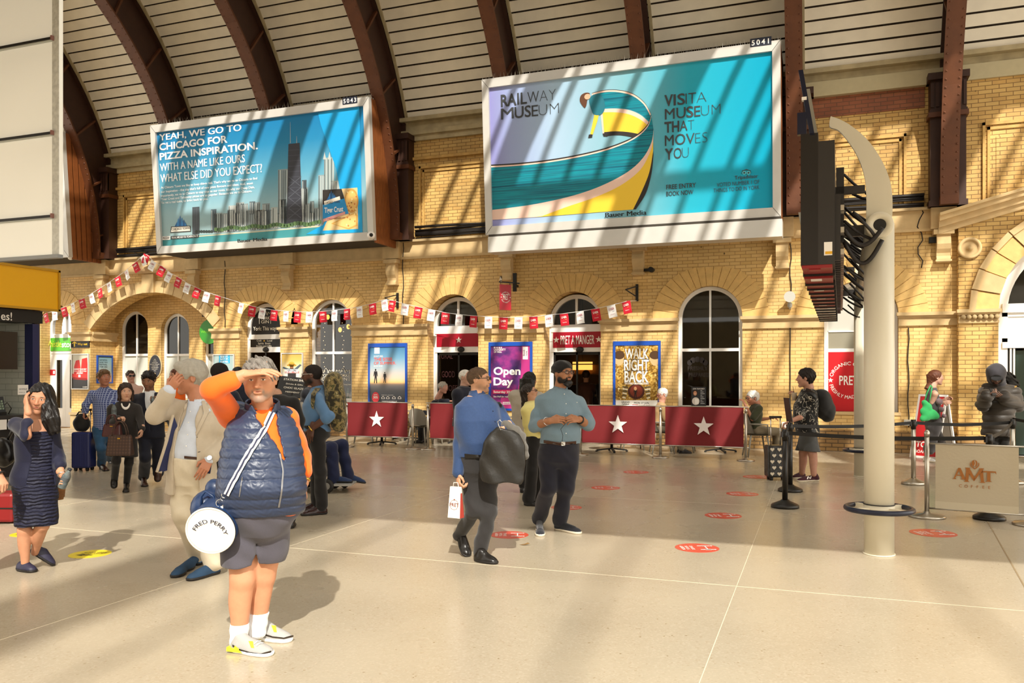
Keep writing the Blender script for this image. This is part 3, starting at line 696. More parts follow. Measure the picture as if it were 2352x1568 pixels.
m = MB(); m.box((3.78, yb + .1, .03), (4.6, yb + .13, 2.15), M('green tinted glass', '#31423c', .06)); m.box((4.6, yb + .1, .03), (6.3, yb + .13, 2.2), GLASS); m.box((3.62, yb + .05, 0), (3.76, yb + .15, 2.2), BLACK); m.build('door_pane', None, d9)
# --- interior: lit menu and counter of the coffee shop
m = MB(); m.box((-9.6, 3.2, 0), (-4.2, 3.9, 1.05), M('counter front', '#3a2a20', .6)); m.box((-9.6, 3.15, 1.05), (-4.2, 3.95, 1.1), M('counter top', '#8a7258', .3)); tag(m.build('shop_counter'), 'dark serving counter deep inside the coffee shop', 'counter')
m = MB(); m.box((-7.3, 4.5, 1.35), (-4.3, 4.58, 1.95), M('wood shelf back', '#8f6230', .6)); 
for z in (1.35, 1.65, 1.95): m.box((-7.3, 4.25, z), (-4.3, 4.55, z + .03), M('wood shelf', '#a5763e', .5))
tag(m.build('wall_shelf'), 'wooden wall shelves behind the coffee shop counter', 'shelf')
q = wp(1338, 840, 4.4); m = MB(); m.box((q.x - .3, 4.38, q.z - .12), (q.x + .3, 4.42, q.z + .12), M('lit menu', '#f3b552', .5, emit=1.6)); m.cyl((q.x, 4.4, q.z + .12), (q.x, 4.4, 4.2), .01, n=6, m=BLACK); o = tag(m.build('menu_sign'), 'small lit amber menu sign hanging behind the coffee shop counter', 'sign')
for x in (-8.6, -6.2, -4.0, -1.5):
 m = MB(); m.lathe((x, 3.0, 2.95), [(.02, .25), (.05, .22), (.16, .02), (.15, 0)], 16, BLACK); o = tag(m.build('pendant_lamp'), None, 'lamp'); m = MB(); m.sphere((x, 3.0, 2.98), .06, M('lamp globe', '#ffcf8a', .4, emit=10), 8); m.build('lamp_bulb', None, o); m = MB(); m.cyl((x, 3.0, 3.2), (x, 3.0, 4.2), .008, n=6, m=BLACK); m.build('lamp_cord', None, o)
 o['label'] = {-8.6: 'black pendant lamp deep inside the coffee shop behind the starred door', -6.2: 'black pendant lamp deep inside the coffee shop behind the named door', -4.0: 'black pendant lamp in the coffee shop behind the gold theatre poster', -1.5: 'black pendant lamp in the coffee shop behind the tall dark window'}[x]; o['group'] = 'pendant lamps in the coffee shop'
# ================================================================ posters and signs on the wall
BLUEF = M('blue enamel frame', '#1d4fae', .35)
def poster(name, label, cat, px0, py0, px1, py1, y, fm, fw, draw, depth=.05, F=None, ft=None):
 """framed print flat on the wall; the rectangle is read where the sight lines meet the plane y"""
 if F is None: a = wp(px0, (py0 + py1) / 2, y - depth); b = wp(px1, (py0 + py1) / 2, y - depth); zt = wz((px0 + px1) / 2, py0, y - depth); zb = wz((px0 + px1) / 2, py1, y - depth); F = Face((a.x, y - depth, zb)); w = b.x - a.x; h = zt - zb
 else: w, h = F.w, F.h
 o = empty(name, F.o, 0, label, cat); MX = F.mtx(); MX.translation = Vector()
 ft = fw if ft is None else ft; m = MB()
 m.prism([(0, 0), (w, 0), (w, h), (0, h)], lambda u, v: (u, v, 0), lambda u, v: (u, v, -depth), fm, [[(fw, fw), (w - fw, fw), (w - fw, h - ft), (fw, h - ft)]]); m.box((fw * .5, fw * .5, -depth), (w - fw * .5, h - fw * .5, -.022), BLACK)
 fr = m.build('frame', None, o); fr.matrix_local = MX
 a = Art(); a.F = F; a.w, a.h = w, h; draw(a); g = a.build('printed_sheet', o, MX @ Matrix.Translation((0, 0, -.02))); return o
def grad(key, stops, axis=1, o=0, s=1.0, rough=.4):
 """colours printed across a sheet, along its own width (0) or height (1)"""
 if key in MATS: return MATS[key]
 m = M(key, '#888888', rough); N, L, b = nodes_of(m); tc = N.new('ShaderNodeTexCoord'); sp = N.new('ShaderNodeSeparateXYZ'); L.new(tc.outputs['Object'], sp.inputs[0])
 mr = N.new('ShaderNodeMapRange'); mr.inputs[1].default_value = o; mr.inputs[2].default_value = o + s; L.new(sp.outputs[axis], mr.inputs[0])
 r = ramp(N, stops); L.new(mr.outputs[0], r.inputs[0]); L.new(r.outputs[0], b.inputs['Base Color']); return m
def figure(a, x, y, h, m, l=3, lean=0.):
 """small standing silhouette printed on a poster"""
 a.poly(ellipse(x + lean * h, y + h * .93, h * .06, h * .075, 12), m, l)
 a.poly([(x + lean * h - h * .12, y + h * .84), (x + lean * h + h * .12, y + h * .84), (x + h * .17, y + h * .5), (x + h * .12, y + h * .48), (x + h * .08, y + h * .66), (x + h * .09, y + h * .45), (x + h * .12, y), (x + h * .05, y), (x, y + h * .4), (x - h * .07, y), (x - h * .13, y + .02 * h), (x - h * .08, y + h * .45), (x - h * .08, y + h * .66), (x - h * .13, y + h * .48), (x - h * .17, y + h * .5)], m, l)
def sites(a):
 F, w, h = a.F, a.w, a.h
 a.rect(.05, .05, w - .05, h - .09, grad('beach print', [(0, '#2c2c31'), (.16, '#5c6068'), (.3, '#6f6c6d'), (.335, '#8b7668'), (.37, '#f0c27e'), (.45, '#d8c1ad'), (.62, '#a9bac4'), (.8, '#6fa0bf'), (1, '#3f7ba6')], 1, .05, h - .14), 0)
 a.text('Clear Channel', w / 2, h - .07, .035, SIGNW, 2, .01, align='c'); ppoly(a, F, [(859, 793), (871, 793), (871, 812), (859, 812)], '#f1efea', 2)
 for s, p0, p1, c, col in (("DON'T MISS", (858, 820), (879, 820), 4, '#f4f0ea'), ('THE SITES', (858, 828), (900, 828), 6.6, '#ef5b45'), ('OF SUMMER.', (858, 837), (909, 837), 6.6, '#ef5b45'), ('BOOK NOW', (858, 842), (878, 842), 3.2, '#f4f0ea'), ('YOUR STAY, YOUR WAY', (875, 908), (903, 908), 2, '#f4f0ea')): ptext(a, F, s, p0, p1, c, col, 3, .02)
 for (px, py, hh) in ((862, 880, 33), (883, 879, 25)): q = F.at(px, py); t = F.at(px, py - hh); figure(a, q[0], q[1], t[1] - q[1], '#222024')
 q = F.at(862, 912); a.poly(ellipse(q[0], q[1], .11, .14), '#e0404a', 3); a.text('SAVE', q[0], q[1] + .05, .035, SIGNW, 4, .01, align='c'); a.text('30%', q[0], q[1] - .03, .06, SIGNW, 4, .02, align='c')
 for i, x in enumerate((879, 890, 904, 917)):
  q = F.at(x, 916); a.poly([(q[0] - .05, q[1]), (q[0] + .05, q[1]), (q[0] + .05, q[1] + .04), (q[0], q[1] + .08), (q[0] - .05, q[1] + .04)], SIGNW, 3); a.poly([(q[0] - .03, q[1] + .012), (q[0] + .03, q[1] + .012), (q[0] + .03, q[1] + .035), (q[0], q[1] + .06), (q[0] - .03, q[1] + .035)], '#3a3a40', 4)
 ptext(a, F, 'campingandcaravanningclub.co.uk', (876, 922), (911, 922), 2.4, SIGNW, 3, .01)
poster('poster', 'blue framed beach sunset poster with two walking figures, right of the gin shop window', 'poster', 845, 788, 934, 930, 0, BLUEF, .05, sites, ft=.1)
def hull(a):
 F, w, h = a.F, a.w, a.h
 m = M('purple crowd print', '#6b2a70', .45); N, L, b = nodes_of(m); tc = N.new('ShaderNodeTexCoord'); n = N.new('ShaderNodeTexNoise'); n.inputs['Scale'].default_value = 3.4; n.inputs['Detail'].default_value = 3; L.new(tc.outputs['Object'], n.inputs[0]); r = ramp(N, [(.3, '#3a235c'), (.45, '#5b2a6c'), (.56, '#8a2f7c'), (.7, '#a8367f')]); L.new(n.outputs[0], r.inputs[0]); L.new(r.outputs[0], b.inputs[0])
 a.rect(.05, .05, w - .05, h - .09, m, 0); ppoly(a, F, [(1198, 791), (1216, 791), (1216, 935), (1180, 935), (1196, 860)], '#b3307c', 1); ppoly(a, F, [(1150, 912), (1216, 918), (1216, 938), (1150, 938)], '#c23a86', 1)
 a.text('Clear Channel', w / 2, h - .07, .035, SIGNW, 2, .01, align='c'); ppoly(a, F, [(1200, 796), (1212, 796), (1212, 825), (1200, 825)], '#f3eee8', 2)
 q = F.at(1205, 800); a.text('Book', q[0], q[1] - .18, .05, '#7a2a68', 3, .012, rot=math.pi / 2); q = F.at(1210.5, 800); a.text('now', q[0], q[1] - .18, .05, '#7a2a68', 3, .012, rot=math.pi / 2)
 for s, p0, p1, c, b in (('UNIVERSITY', (1134, 805), (1161, 805), 4.6, .012), ('OF HULL', (1134, 810), (1152, 810), 4.6, .012), ('Open', (1133, 860), (1195, 860), 17, .03), ('Day', (1133, 884), (1178, 884), 17, .03), ('Saturday 25 June', (1133, 902), (1187, 902), 5, .03), ('See Hull for real this summer', (1133, 912), (1194, 912), 3.6, .02), ('Search', (1140, 927), (1152, 927), 3.2, .02)): ptext(a, F, s, p0, p1, c, '#f6f2ee', 4, b)
 ppoly(a, F, [(1131, 895), (1188, 895), (1188, 904), (1131, 904)], '#e21f6a', 3); ppoly(a, F, [(1154, 923), (1183, 922), (1183, 928), (1154, 929)], '#f3e7ee', 3); ptext(a, F, 'hull.ac.uk/openday', (1155, 927), (1182, 927), 3, '#b3307c', 4, .02)
 for i in range(5): q = F.at(1135 + i * 4, 798); a.poly(ellipse(q[0], q[1], .016, .02, 10), '#f6f2ee', 4)
poster('poster', 'blue framed purple university open day poster between the two coffee shop doors', 'poster', 1122, 785, 1222, 943, 0, BLUEF, .055, hull, ft=.1)
def walk(a):
 F, w, h = a.F, a.w, a.h
 m = M('gold glitter print', '#a07830', .4); N, L, b = nodes_of(m); tc = N.new('ShaderNodeTexCoord'); n = N.new('ShaderNodeTexVoronoi'); n.inputs['Scale'].default_value = 28; L.new(tc.outputs['Object'], n.inputs[0]); r = ramp(N, [(0, '#5a3d12'), (.35, '#8d6520'), (.6, '#b48a3a'), (.85, '#d8b868'), (1, '#f2e2b0')]); L.new(n.outputs['Color'], r.inputs[0]); L.new(r.outputs[0], b.inputs[0])
 a.rect(.05, .05, w - .05, h - .09, m, 0); a.text('Clear Channel', w / 2, h - .07, .035, SIGNW, 2, .01, align='c')
 for px in (1422, 1504): q = F.at(px, 823); a.poly(ellipse(q[0], q[1], .12, .17, 20), '#c9a878', 1); a.poly(ellipse(q[0], q[1] + .08, .13, .1, 20), '#4a3018', 2)
 for s, p0, p1, c, b in (('WALK', (1435, 824), (1489, 824), 24, .02), ('RIGHT', (1433, 850), (1490, 850), 24, .02), ('BACK', (1434, 877), (1489, 877), 25, .02)):
  ptext(a, F, s, (p0[0] - 1, p0[1] + .6), (p1[0] + 1, p1[1] + .6), c + 1.5, '#2a2018', 3, b + .02); ptext(a, F, s, p0, p1, c, '#f4f0e8', 4, b)
 ptext(a, F, 'THE EVERLY BROTHERS STORY', (1434, 882.5), (1490, 882.5), 4, '#f4f0e8', 4, .03); ptext(a, F, 'FROM THE PRODUCERS OF THATLL BE THE DAY', (1433, 795), (1491, 795), 2.2, '#f4f0e8', 4, .01)
 q = F.at(1461, 899); a.poly(ellipse(q[0], q[1], .2, .18), '#4a1e14', 2); a.poly(ellipse(q[0], q[1] + .01, .15, .14), '#7a2f1c', 3); figure(a, q[0] - .02, q[1] - .15, .26, '#1a1410', 4); a.poly(ellipse(q[0] - .02, q[1] + .07, .035, .045), '#d0976c', 5)
 for s in (-1, 1):
  for i in range(6): a.poly([(q[0] + s * (.19 + .012 * i), q[1] + .11 - .05 * i), (q[0] + s * (.33 + .0 * i), q[1] + .13 - .05 * i), (q[0] + s * .33, q[1] + .1 - .05 * i), (q[0] + s * (.19 + .012 * i), q[1] + .08 - .05 * i)], '#e9e2cc' if i % 2 else '#58503c', 3)
 ppoly(a, F, [(1414, 919), (1510, 919), (1510, 936), (1414, 936)], '#f1ede4', 2)
 for s, p0, p1, c, col in (('GRAND', (1427, 925), (1446, 925), 3.6, '#3a3632'), ('OPERA', (1428, 930), (1445, 930), 3.6, '#3a3632'), ('HOUSE', (1428, 935), (1445, 935), 3.6, '#3a3632'), ('MON 27 JUN', (1456, 927), (1490, 927), 4.4, '#2a2622'), ('0844 871 7615', (1466, 932), (1492, 932), 2.6, '#8a3a38')): ptext(a, F, s, p0, p1, c, col, 4, .02)
 ppoly(a, F, [(1452, 929), (1465, 929), (1465, 933), (1452, 933)], '#c23038', 3)
poster('poster', 'blue framed gold glitter theatre poster between named coffee shop door and tall dark window', 'poster', 1408, 783, 1517, 945, 0, BLUEF, .055, walk, ft=.1)
SILV = M('silver frame', '#c9c7c2', .35, metal=.3)
def seats(a):
 F, w, h = a.F, a.w, a.h
 a.rect(.03, .03, w - .03, h - .03, grad('seat print', [(0, '#141416'), (.3, '#221a1a'), (.38, '#cfc7b8'), (1, '#b9b4a0')], 1, 0, h), 0)
 for pts in ([(169, 842), (173, 828), (181, 826), (184, 845), (183, 862), (168, 862)], [(185, 845), (187, 824), (199, 821), (201, 850), (200, 872), (185, 868)]): ppoly(a, F, pts, '#c41f1c', 2)
 ppoly(a, F, [(165, 858), (201, 858), (200, 868), (165, 866)], '#d8302a', 3); ppoly(a, F, [(166, 866), (199, 868), (197, 873), (167, 871)], '#8a1414', 3)
 for s, yb in (('RESERVE YOUR SEAT', 849), ('FOR A COMFORTABLE', 853.5), ('JOURNEY', 858)): ptext(a, F, s, (168 if 'J' not in s[0] else 175, yb), (198 if 'J' not in s[0] else 190, yb), 3, '#f6f2ee', 4, .03)
 ppoly(a, F, [(179, 860), (184, 860), (184, 866), (179, 866)], '#e8e2da', 4); ptext(a, F, 'LNER', (189, 890), (200, 890), 3, '#f0ece6', 4, .02)
poster('poster', 'silver framed poster of red train seats under the black way out sign', 'poster', 163, 812, 203, 894, 0, SILV, .03, seats)
def way(a):
 F = a.F; a.rect(.0, .0, a.w, a.h, '#17140f', 1); ptext(a, F, 'Way out', (177, 792.5), (199.5, 792.5), 5.5, '#f2c81a', 3, .03)
 q = F.at(170, 796); t = F.at(170, 784); hh = t[1] - q[1]; a.poly([(q[0] - .02, q[1]), (q[0] + .02, q[1]), (q[0] + .02, q[1] + hh * .95), (q[0] - .02, q[1] + hh * .95)], '#f2c81a', 3)
 for s in (-1, 1): a.poly([(q[0], q[1] + hh), (q[0], q[1] + hh * .8), (q[0] + s * .09, q[1] + hh * .55), (q[0] + s * .09, q[1] + hh * .72)], '#f2c81a', 4)
poster('way_out_sign', 'black sign with yellow arrow and yellow lettering on the pier left of the porch arch', 'sign', 163, 782, 204, 798, 0, BLACK, .015, way, .04)
def sorted_(a):
 F, w, h = a.F, a.w, a.h; a.rect(.03, .03, w - .03, h - .03, '#9fb4b4', 0); ppoly(a, F, [(502, 815), (527, 815), (527, 834), (502, 834)], '#2aa7d8', 1)
 for s, yb in (('SEE IT.', 821), ('SAY IT.', 826.5), ('SORTED.', 832.5)): ptext(a, F, s, (505, yb), (524, yb), 4, '#dff2fa', 3, .04)
 q = F.at(497, 836); a.poly(ellipse(q[0], q[1] - .06, .06, .09, 16), '#7c8f8e', 2); a.poly(ellipse(q[0], q[1] - .06, .035, .06, 16), '#b7c6c4', 3)
poster('poster', 'pale framed safety poster with bright blue square on pier between porch arch and gin shop', 'poster', 488, 813, 537, 884, 0, SILV, .03, sorted_)
def direct(a):
 F, w, h = a.F, a.w, a.h; a.rect(.03, .03, w - .03, h - .03, grad('direct print', [(0, '#b8b0a4'), (.45, '#e2ddd2'), (.62, '#e9dcb4'), (.8, '#d9b860'), (1, '#c9a24c')], 1, 0, h), 0)
 ppoly(a, F, [(650, 842), (662, 846), (676, 846), (688, 836), (692, 838), (680, 850), (678, 856), (662, 856), (658, 850), (648, 845)], '#4a5a66', 2); q = F.at(669, 836); a.poly(ellipse(q[0], q[1], .1, .07, 16), '#d9a53a', 3); a.poly(ellipse(q[0], q[1] - .03, .16, .035, 16), '#c08f2a', 3); a.poly(ellipse(q[0], q[1] - .09, .06, .07, 14), '#8a5a3a', 2)
 for s, yb in (('BOOK DIRECT FOR', 851), ('OUR BEST FARES', 855.5)): ptext(a, F, s, (653, yb), (685, yb), 3.4, '#ffffff', 5, .03)
 ppoly(a, F, [(653, 852), (686, 852), (686, 856.5), (653, 856.5)], '#b03a34', 4); ppoly(a, F, [(660, 857), (679, 857), (679, 870), (660, 870)], '#2a2626', 3)
poster('poster', 'pale framed yellow and white ticket poster right of the gin shop door', 'poster', 645, 810, 695, 900, 0, SILV, .03, direct)
# small blue film poster on the left cheek of the porch
xj = PA[0] + .0; ya = .22; yb_ = .82
Fj = Face((xj + .05, ya, wz(237, 880, .5)), (0, 1, 0)); Fj.w = yb_ - ya; Fj.h = wz(237, 816, .5) - wz(237, 880, .5)
def film(a):
 w, h = a.w, a.h; a.rect(.03, .03, w - .03, h - .06, grad('film print', [(0, '#c98a5a'), (.25, '#d7b79a'), (.4, '#b9cdd2'), (1, '#6fa6bb')], 1, 0, h), 0)
 for i, s in enumerate(('AESTHETICA', 'SHORT FILM', 'FESTIVAL', 'YORK 2022')): a.text(s, .09, h - .17 - .07 * i, .045, '#2e3c46', 2, .02, width=.3)
 for i in range(5): figure(a, .12 + .09 * i, .18 + .02 * (i % 2), .14, '#8a4630', 2)
poster('poster', 'small blue framed pale film festival poster on the left cheek of the porch', 'poster', 0, 0, 0, 0, 0, BLUEF, .035, film, .05, Fj)
# oval plaque and round hanging sign in the porch
q = wp(358, 841, .97); o = empty('oval_plaque', (q.x, .968, q.z), 0, 'dark oval plaque with gilt rim and small lettering between the porch windows', 'plaque'); m = MB(); m.prism(ellipse(0, 0, .25, .37, 40), lambda u, v: (u, -.03, v), lambda u, v: (u, 0, v), M('gilt rim', '#c8b48a', .4)); m.build('rim', None, o)
m = MB(); m.prism(ellipse(0, 0, .225, .345, 40), lambda u, v: (u, -.04, v), lambda u, v: (u, -.02, v), M('plaque navy', '#191a26', .35)); m.build('plate', None, o)
a = Art()
for i, s in enumerate(('YORK', 'STATION', 'OPENED IN 1877', 'DESIGNED BY THE RAILWAY', 'AND BUILT WITH', 'GREAT IRON ROOFS', 'BESIDE THE CITY', 'WALLS')): a.text(s, 0, .2 - .05 * i, .026, CREAMW, 1, .005, align='c', sx=.8)
a.poly(ellipse(0, -.25, .035, .05), '#b8a06a', 1); a.build('lettering', o, face_mtx((0, -.041, 0), XR, ZU))
q = wp(483, 762, .62); o = empty('hanging_sign', (q.x, .62, q.z), 0, 'round green shop sign hanging in the porch beside its right pier', 'sign')
m = MB(); m.prism(ellipse(0, 0, .36, .36, 40), lambda u, v: (u, -.05, v), lambda u, v: (u, .05, v), M('green disc', '#2c8a1f', .4), side=BLACK); m.build('disc', None, o)
a = Art(); a.text('Whistlestop', -.3, -.03, .07, '#7cc832', 1, .01, width=.6); a.build('lettering', o, face_mtx((0, -.052, 0), XR, ZU))
m = MB(); m.tube([(0, 0, .36), (0, 0, .46), (-.28, 0, .46), (-.28, 0, .82)], .018, 6, BLACK); m.box((-.32, -.03, .8), (-.24, .3, .86), BLACK); m.build('bracket', None, o)
# projecting coffee shop sign and its bracket
xs = -7.25; Fp = Face((xs, -.62, wz(1160, 712, -.4)), (.35, .94, 0)); hgt = wz(1160, 654, -.4) - Fp.o.z
q0 = wp(1148, 685, -.55); q1 = wp(1173, 685, -.3); RV = Vector((q1.x - q0.x, .25, 0))
o = empty('projecting_sign', (q0.x, -.55, Fp.o.z), 0, 'red hanging coffee shop sign projecting from wall above the university poster', 'sign')
rv = RV.normalized(); nv = rv.cross(ZU); wS = RV.length
m = MB(); m.obox(rv * wS / 2 + UP * hgt / 2, rv * wS / 2, nv * .02, UP * hgt / 2, M('pret red', '#b5152b', .4)); m.build('panel', None, o)
a = Art(); a.text('PRET', wS / 2, hgt / 2 - .06, .14, SIGNW, 1, .01, align='c', width=wS * .5)
def ringtext(a, cx, cy, r, top, bot, h, m, sx=1., l=1, st=True):
 a.text(top, 0, 0, h, m, l, .012, sx=sx, align='c', arc=(cx, cy, r, math.pi / 2, 1)); a.text(bot, 0, 0, h, m, l, .012, sx=sx, align='c', arc=(cx, cy, r + h, -math.pi / 2, -1))
 if st:
  for s in (-1, 1): a.poly(star(cx + s * (r + h / 2), cy, h * .8), m, l)
ringtext(a, wS / 2, hgt / 2, wS * .36, 'ORGANIC COFFEE', 'FRESHLY MADE FOOD', wS * .085, SIGNW, .85)
a.build('lettering', o, face_mtx(nv * .021, rv, ZU))
m = MB(); m.bar(-rv * .02 + UP * (hgt + .06), rv * (wS + .25) + UP * (hgt + .06), .03, .03, BLACK); m.bar(rv * (wS + .12) + UP * (hgt - .15), rv * (wS + .12) + UP * (hgt + .3), .09, .05, BLACK); m.cyl(rv * .03 + UP * (hgt + .06), rv * .03 + UP * (hgt + .2), .03, n=8, m=CHROME)
for t in (.08, .92): m.cyl(rv * wS * t + UP * hgt, rv * wS * t + UP * (hgt + .06), .008, n=6, m=BLACK)
e = rv * (wS + .12) + UP * hgt; m.bar(e, Vector((e.x, .55, e.z)), .05, .05, BLACK); m.build('bracket', None, o)
# red coffee poster in the window behind the poles
F8 = Face((.21, Y7 - .02, wz(1945, 953, Y7))); w8 = 1.3; h8 = wz(1945, 808, Y7) - F8.o.z
def dr(a):
 a.rect(0, 0, w8, h8, M('red window poster', '#c0141f', .45), 0); cx, cy = F8.at(1947, 873); cx += .02
 a.text('PRET', cx, cy - .1, .2, SIGNW, 2, .014, align='c', width=.38); ringtext(a, cx, cy, .33, 'ORGANIC COFFEE', 'FRESHLY MADE FOOD', .075, SIGNW, 1.0, 2)
o = empty('window_poster', F8.o, 0, 'big red coffee poster filling the lower window behind the cream poles', 'poster')
a = Art(); dr(a); MX = F8.mtx(); MX.translation = Vector(); a.build('printed_sheet', o, MX)
m = MB(); m.box((-.02, .005, -.02), (w8 + .02, .02, h8 + .02), WHITE); m.build('backing', None, o)
# small team notice at the bottom of the tall dark window
Fn = Face((wx(1588, Y7), Y7 - .012, wz(1605, 932, Y7))); wn = wx(1622, Y7) - Fn.o.x; hn = wz(1605, 888, Y7) - Fn.o.z
o = empty('window_notice', Fn.o, 0, 'small black recruitment notice with a smiling face in the tall dark window', 'notice'); a = Art(); a.rect(0, 0, wn, hn, '#2a2b2e', 0); a.text('JOIN TEAM PRET', wn / 2, hn - .06, .03, SIGNW, 1, .01, align='c', width=wn * .8)
a.poly(ellipse(wn * .26, hn * .7, wn * .17, hn * .16), '#2a1a14', 1); a.poly(ellipse(wn * .26, hn * .66, wn * .12, hn * .12), '#c58a66', 2); a.rect(wn * .2, hn * .62, wn * .32, hn * .635, SIGNW, 3); a.poly(ellipse(wn * .3, hn * .25, wn * .25, hn * .2), '#d8cfc4', 1); a.rect(wn * .25, hn * .1, wn * .5, hn * .36, '#f3eee6', 2)
for i in range(9): a.rect(wn * .62, hn * (.12 + .085 * i), wn * (.9 - .08 * (i % 3)), hn * (.145 + .085 * i), '#c9c9c6', 2)
MX = Fn.mtx(); MX.translation = Vector(); a.build('printed_sheet', o, MX)
m = MB(); m.box((0, .002, 0), (wn, .008, hn), BLACK); m.build('backing', None, o)
Fn = Face((-3, Y7 + .04, 0))
def dr(a):
 for s, p0, p1, c in (('FRESHLY', (1580, 850), (1626, 850), 9), ('PREPARED', (1582, 865), (1628, 865), 9)): ptext(a, Fn, s, p0, p1, c, '#2c2320', 1, .02)
 q = Fn.at(1602, 833)
 for i in range(5): t = math.pi * (.15 + .7 * i / 4); a.poly(ellipse(q[0] + .2 * math.cos(t), q[1] - .06 + .14 * math.sin(t), .06, .07, 12), '#241d1a', 1)
arty('lettering', bpy.data.objects['window_7'], Fn, dr)
# ================================================================ billboards
ALU = M('silver billboard frame', '#cfccc6', .4, metal=.15, noise=.04, nscale=3)
WOODS = M('brown slatted cladding', '#8c5026', .55, noise=.15, nscale=6); GREYD = M('dark underside', '#3a342c', .8)
def billboard(name, label, xa, xb, zb, zt, draw, bw=.2, y0=-1.35, lean=.25, num=None, shelf=False, cam_dome=False, planks=None, spike=True):
 o = empty(name, (xa, y0, zb), 0, label, 'billboard'); Wd = xb - xa; H = zt - zb; upv = Vector((0, -lean, H)); hh = upv.length
 F = Face((xa, y0, zb), XR, upv); MX = F.mtx(); MX.translation = Vector()
 m = MB(); inn = [(bw * .8, bw), (Wd - bw * .8, bw), (Wd - bw * .8, hh - bw), (bw * .8, hh - bw)]
 m.prism([(0, 0), (Wd, 0), (Wd, hh), (0, hh)], lambda u, v: (u, v, 0), lambda u, v: (u, v, -.14), ALU, [inn])
 for s, t in (((0, 0), (bw * .8, bw)), ((Wd, 0), (Wd - bw * .8, bw)), ((0, hh), (bw * .8, hh - bw)), ((Wd, hh), (Wd - bw * .8, hh - bw))): m.bar((s[0], s[1], .0005), (t[0], t[1], .0005), .008, .003, GREYD)
 fr = m.build('frame', None, o); fr.matrix_local = MX
 if num:
  a = Art(); t = F.at(*num[1]); a.rect(t[0], t[1], t[0] + .42, t[1] + .17, '#141a2c', 1)
  for i, ch in enumerate(num[0]): a.text(ch, t[0] + .06 + .1 * i, t[1] + .035, .1, SIGNW, 2, .02, align='c')
  g = a.build('number_plate', fr, Matrix.Translation((0, 0, .002)))
 a = Art(); a.F = Face(F.o - F.n * .07, F.r, F.u); a.w, a.h = Wd, hh; a.inn = inn; draw(a); a.build('printed_sheet', o, MX @ Matrix.Translation((0, 0, -.07)))
 # box carried back to the wall
 m = MB(); P = [(0, -.1 + .0, 0), (0, .1, .0)]
 for x in (.06, Wd - .08):
  m.hexa([(x, .12, .02), (x + .02, .12, .02), (x + .02, -y0 - .28, .02), (x, -y0 - .28, .02), (x, .12 - lean, H), (x + .02, .12 - lean, H), (x + .02, -y0 - .28, H), (x, -y0 - .28, H)], GREYD)
 m.box((.06, .1, 0), (Wd - .06, -y0 - .28, .03), GREYD); m.box((.06, .12 - lean, H - .03), (Wd - .06, -y0 - .28, H), GREYD); m.build('box_body', None, o)
 m = MB()
 for t in (.2, .5, .8): m.bar((Wd * t, -y0 - .3, H * .5), (Wd * t, -y0 + .0, H * .5), .1, .1, GREYD); m.bar((Wd * t, -y0 - .3, H * .9), (Wd * t, -y0, H * .9), .1, .1, GREYD)
 m.build('support_arm', None, o); m = MB(); n = planks or 16
 for i in range(n):
  t0 = .14 + (-y0 - .3) * i / n; t1 = .14 + (-y0 - .3) * (i + .82) / n; k = lambda t: t - lean * (1 - (t - .1) / (-y0))
  m.hexa([(Wd - .06, t0, -.04), (Wd, t0, -.04), (Wd, t1, -.04), (Wd - .06, t1, -.04), (Wd - .06, k(t0), H), (Wd, k(t0), H), (Wd, k(t1), H), (Wd - .06, k(t1), H)], WOODS)
 m.box((Wd - .08, .0, -.02), (Wd - .03, .14, H), ALU) if False else None
 m.build('side_cladding', None, o)
 if spike:
  m = MB(); rnd = random.Random(3)
  def rod(p, q):
   r = .004; p = Vector(p); q = Vector(q); m.add([p + Vector((-r, -r, 0)), p + Vector((r, -r, 0)), p + Vector((0, r, 0)), q], [(0, 1, 3), (1, 2, 3), (2, 0, 3)], CHROME)
  N_ = int(Wd / .045)
  for i in range(N_): x = Wd * (i + .5) / N_; rod((x, -lean + .02 + .06 * (i % 2), H), (x + rnd.uniform(-.02, .02), -lean + .02 + rnd.uniform(-.05, .08), H + .13))
  for i in range(24): t = .1 - lean + (-y0 + lean) * i / 24; rod((Wd - .03, t, H), (Wd - .03 + rnd.uniform(-.05, .07), t, H + .13))
  m.build('bird_spikes', None, o, fixn=False)['kind'] = 'stuff'
 if shelf:
  m = MB(); m.box((.1, -.1, -.42), (Wd + .03, .35, -.06), ALU); m.box((.1, -.06, -.06), (Wd, .3, 0), GREYD); m.build('light_shelf', None, o)
 if cam_dome:
  m = MB(); m.sphere((Wd - .03, -.07, .1), .1, SIGNW, 9); m.sphere((Wd + .0, -.12, .1), .055, BLACK, 8); m.build('camera_dome', None, o)
 return o
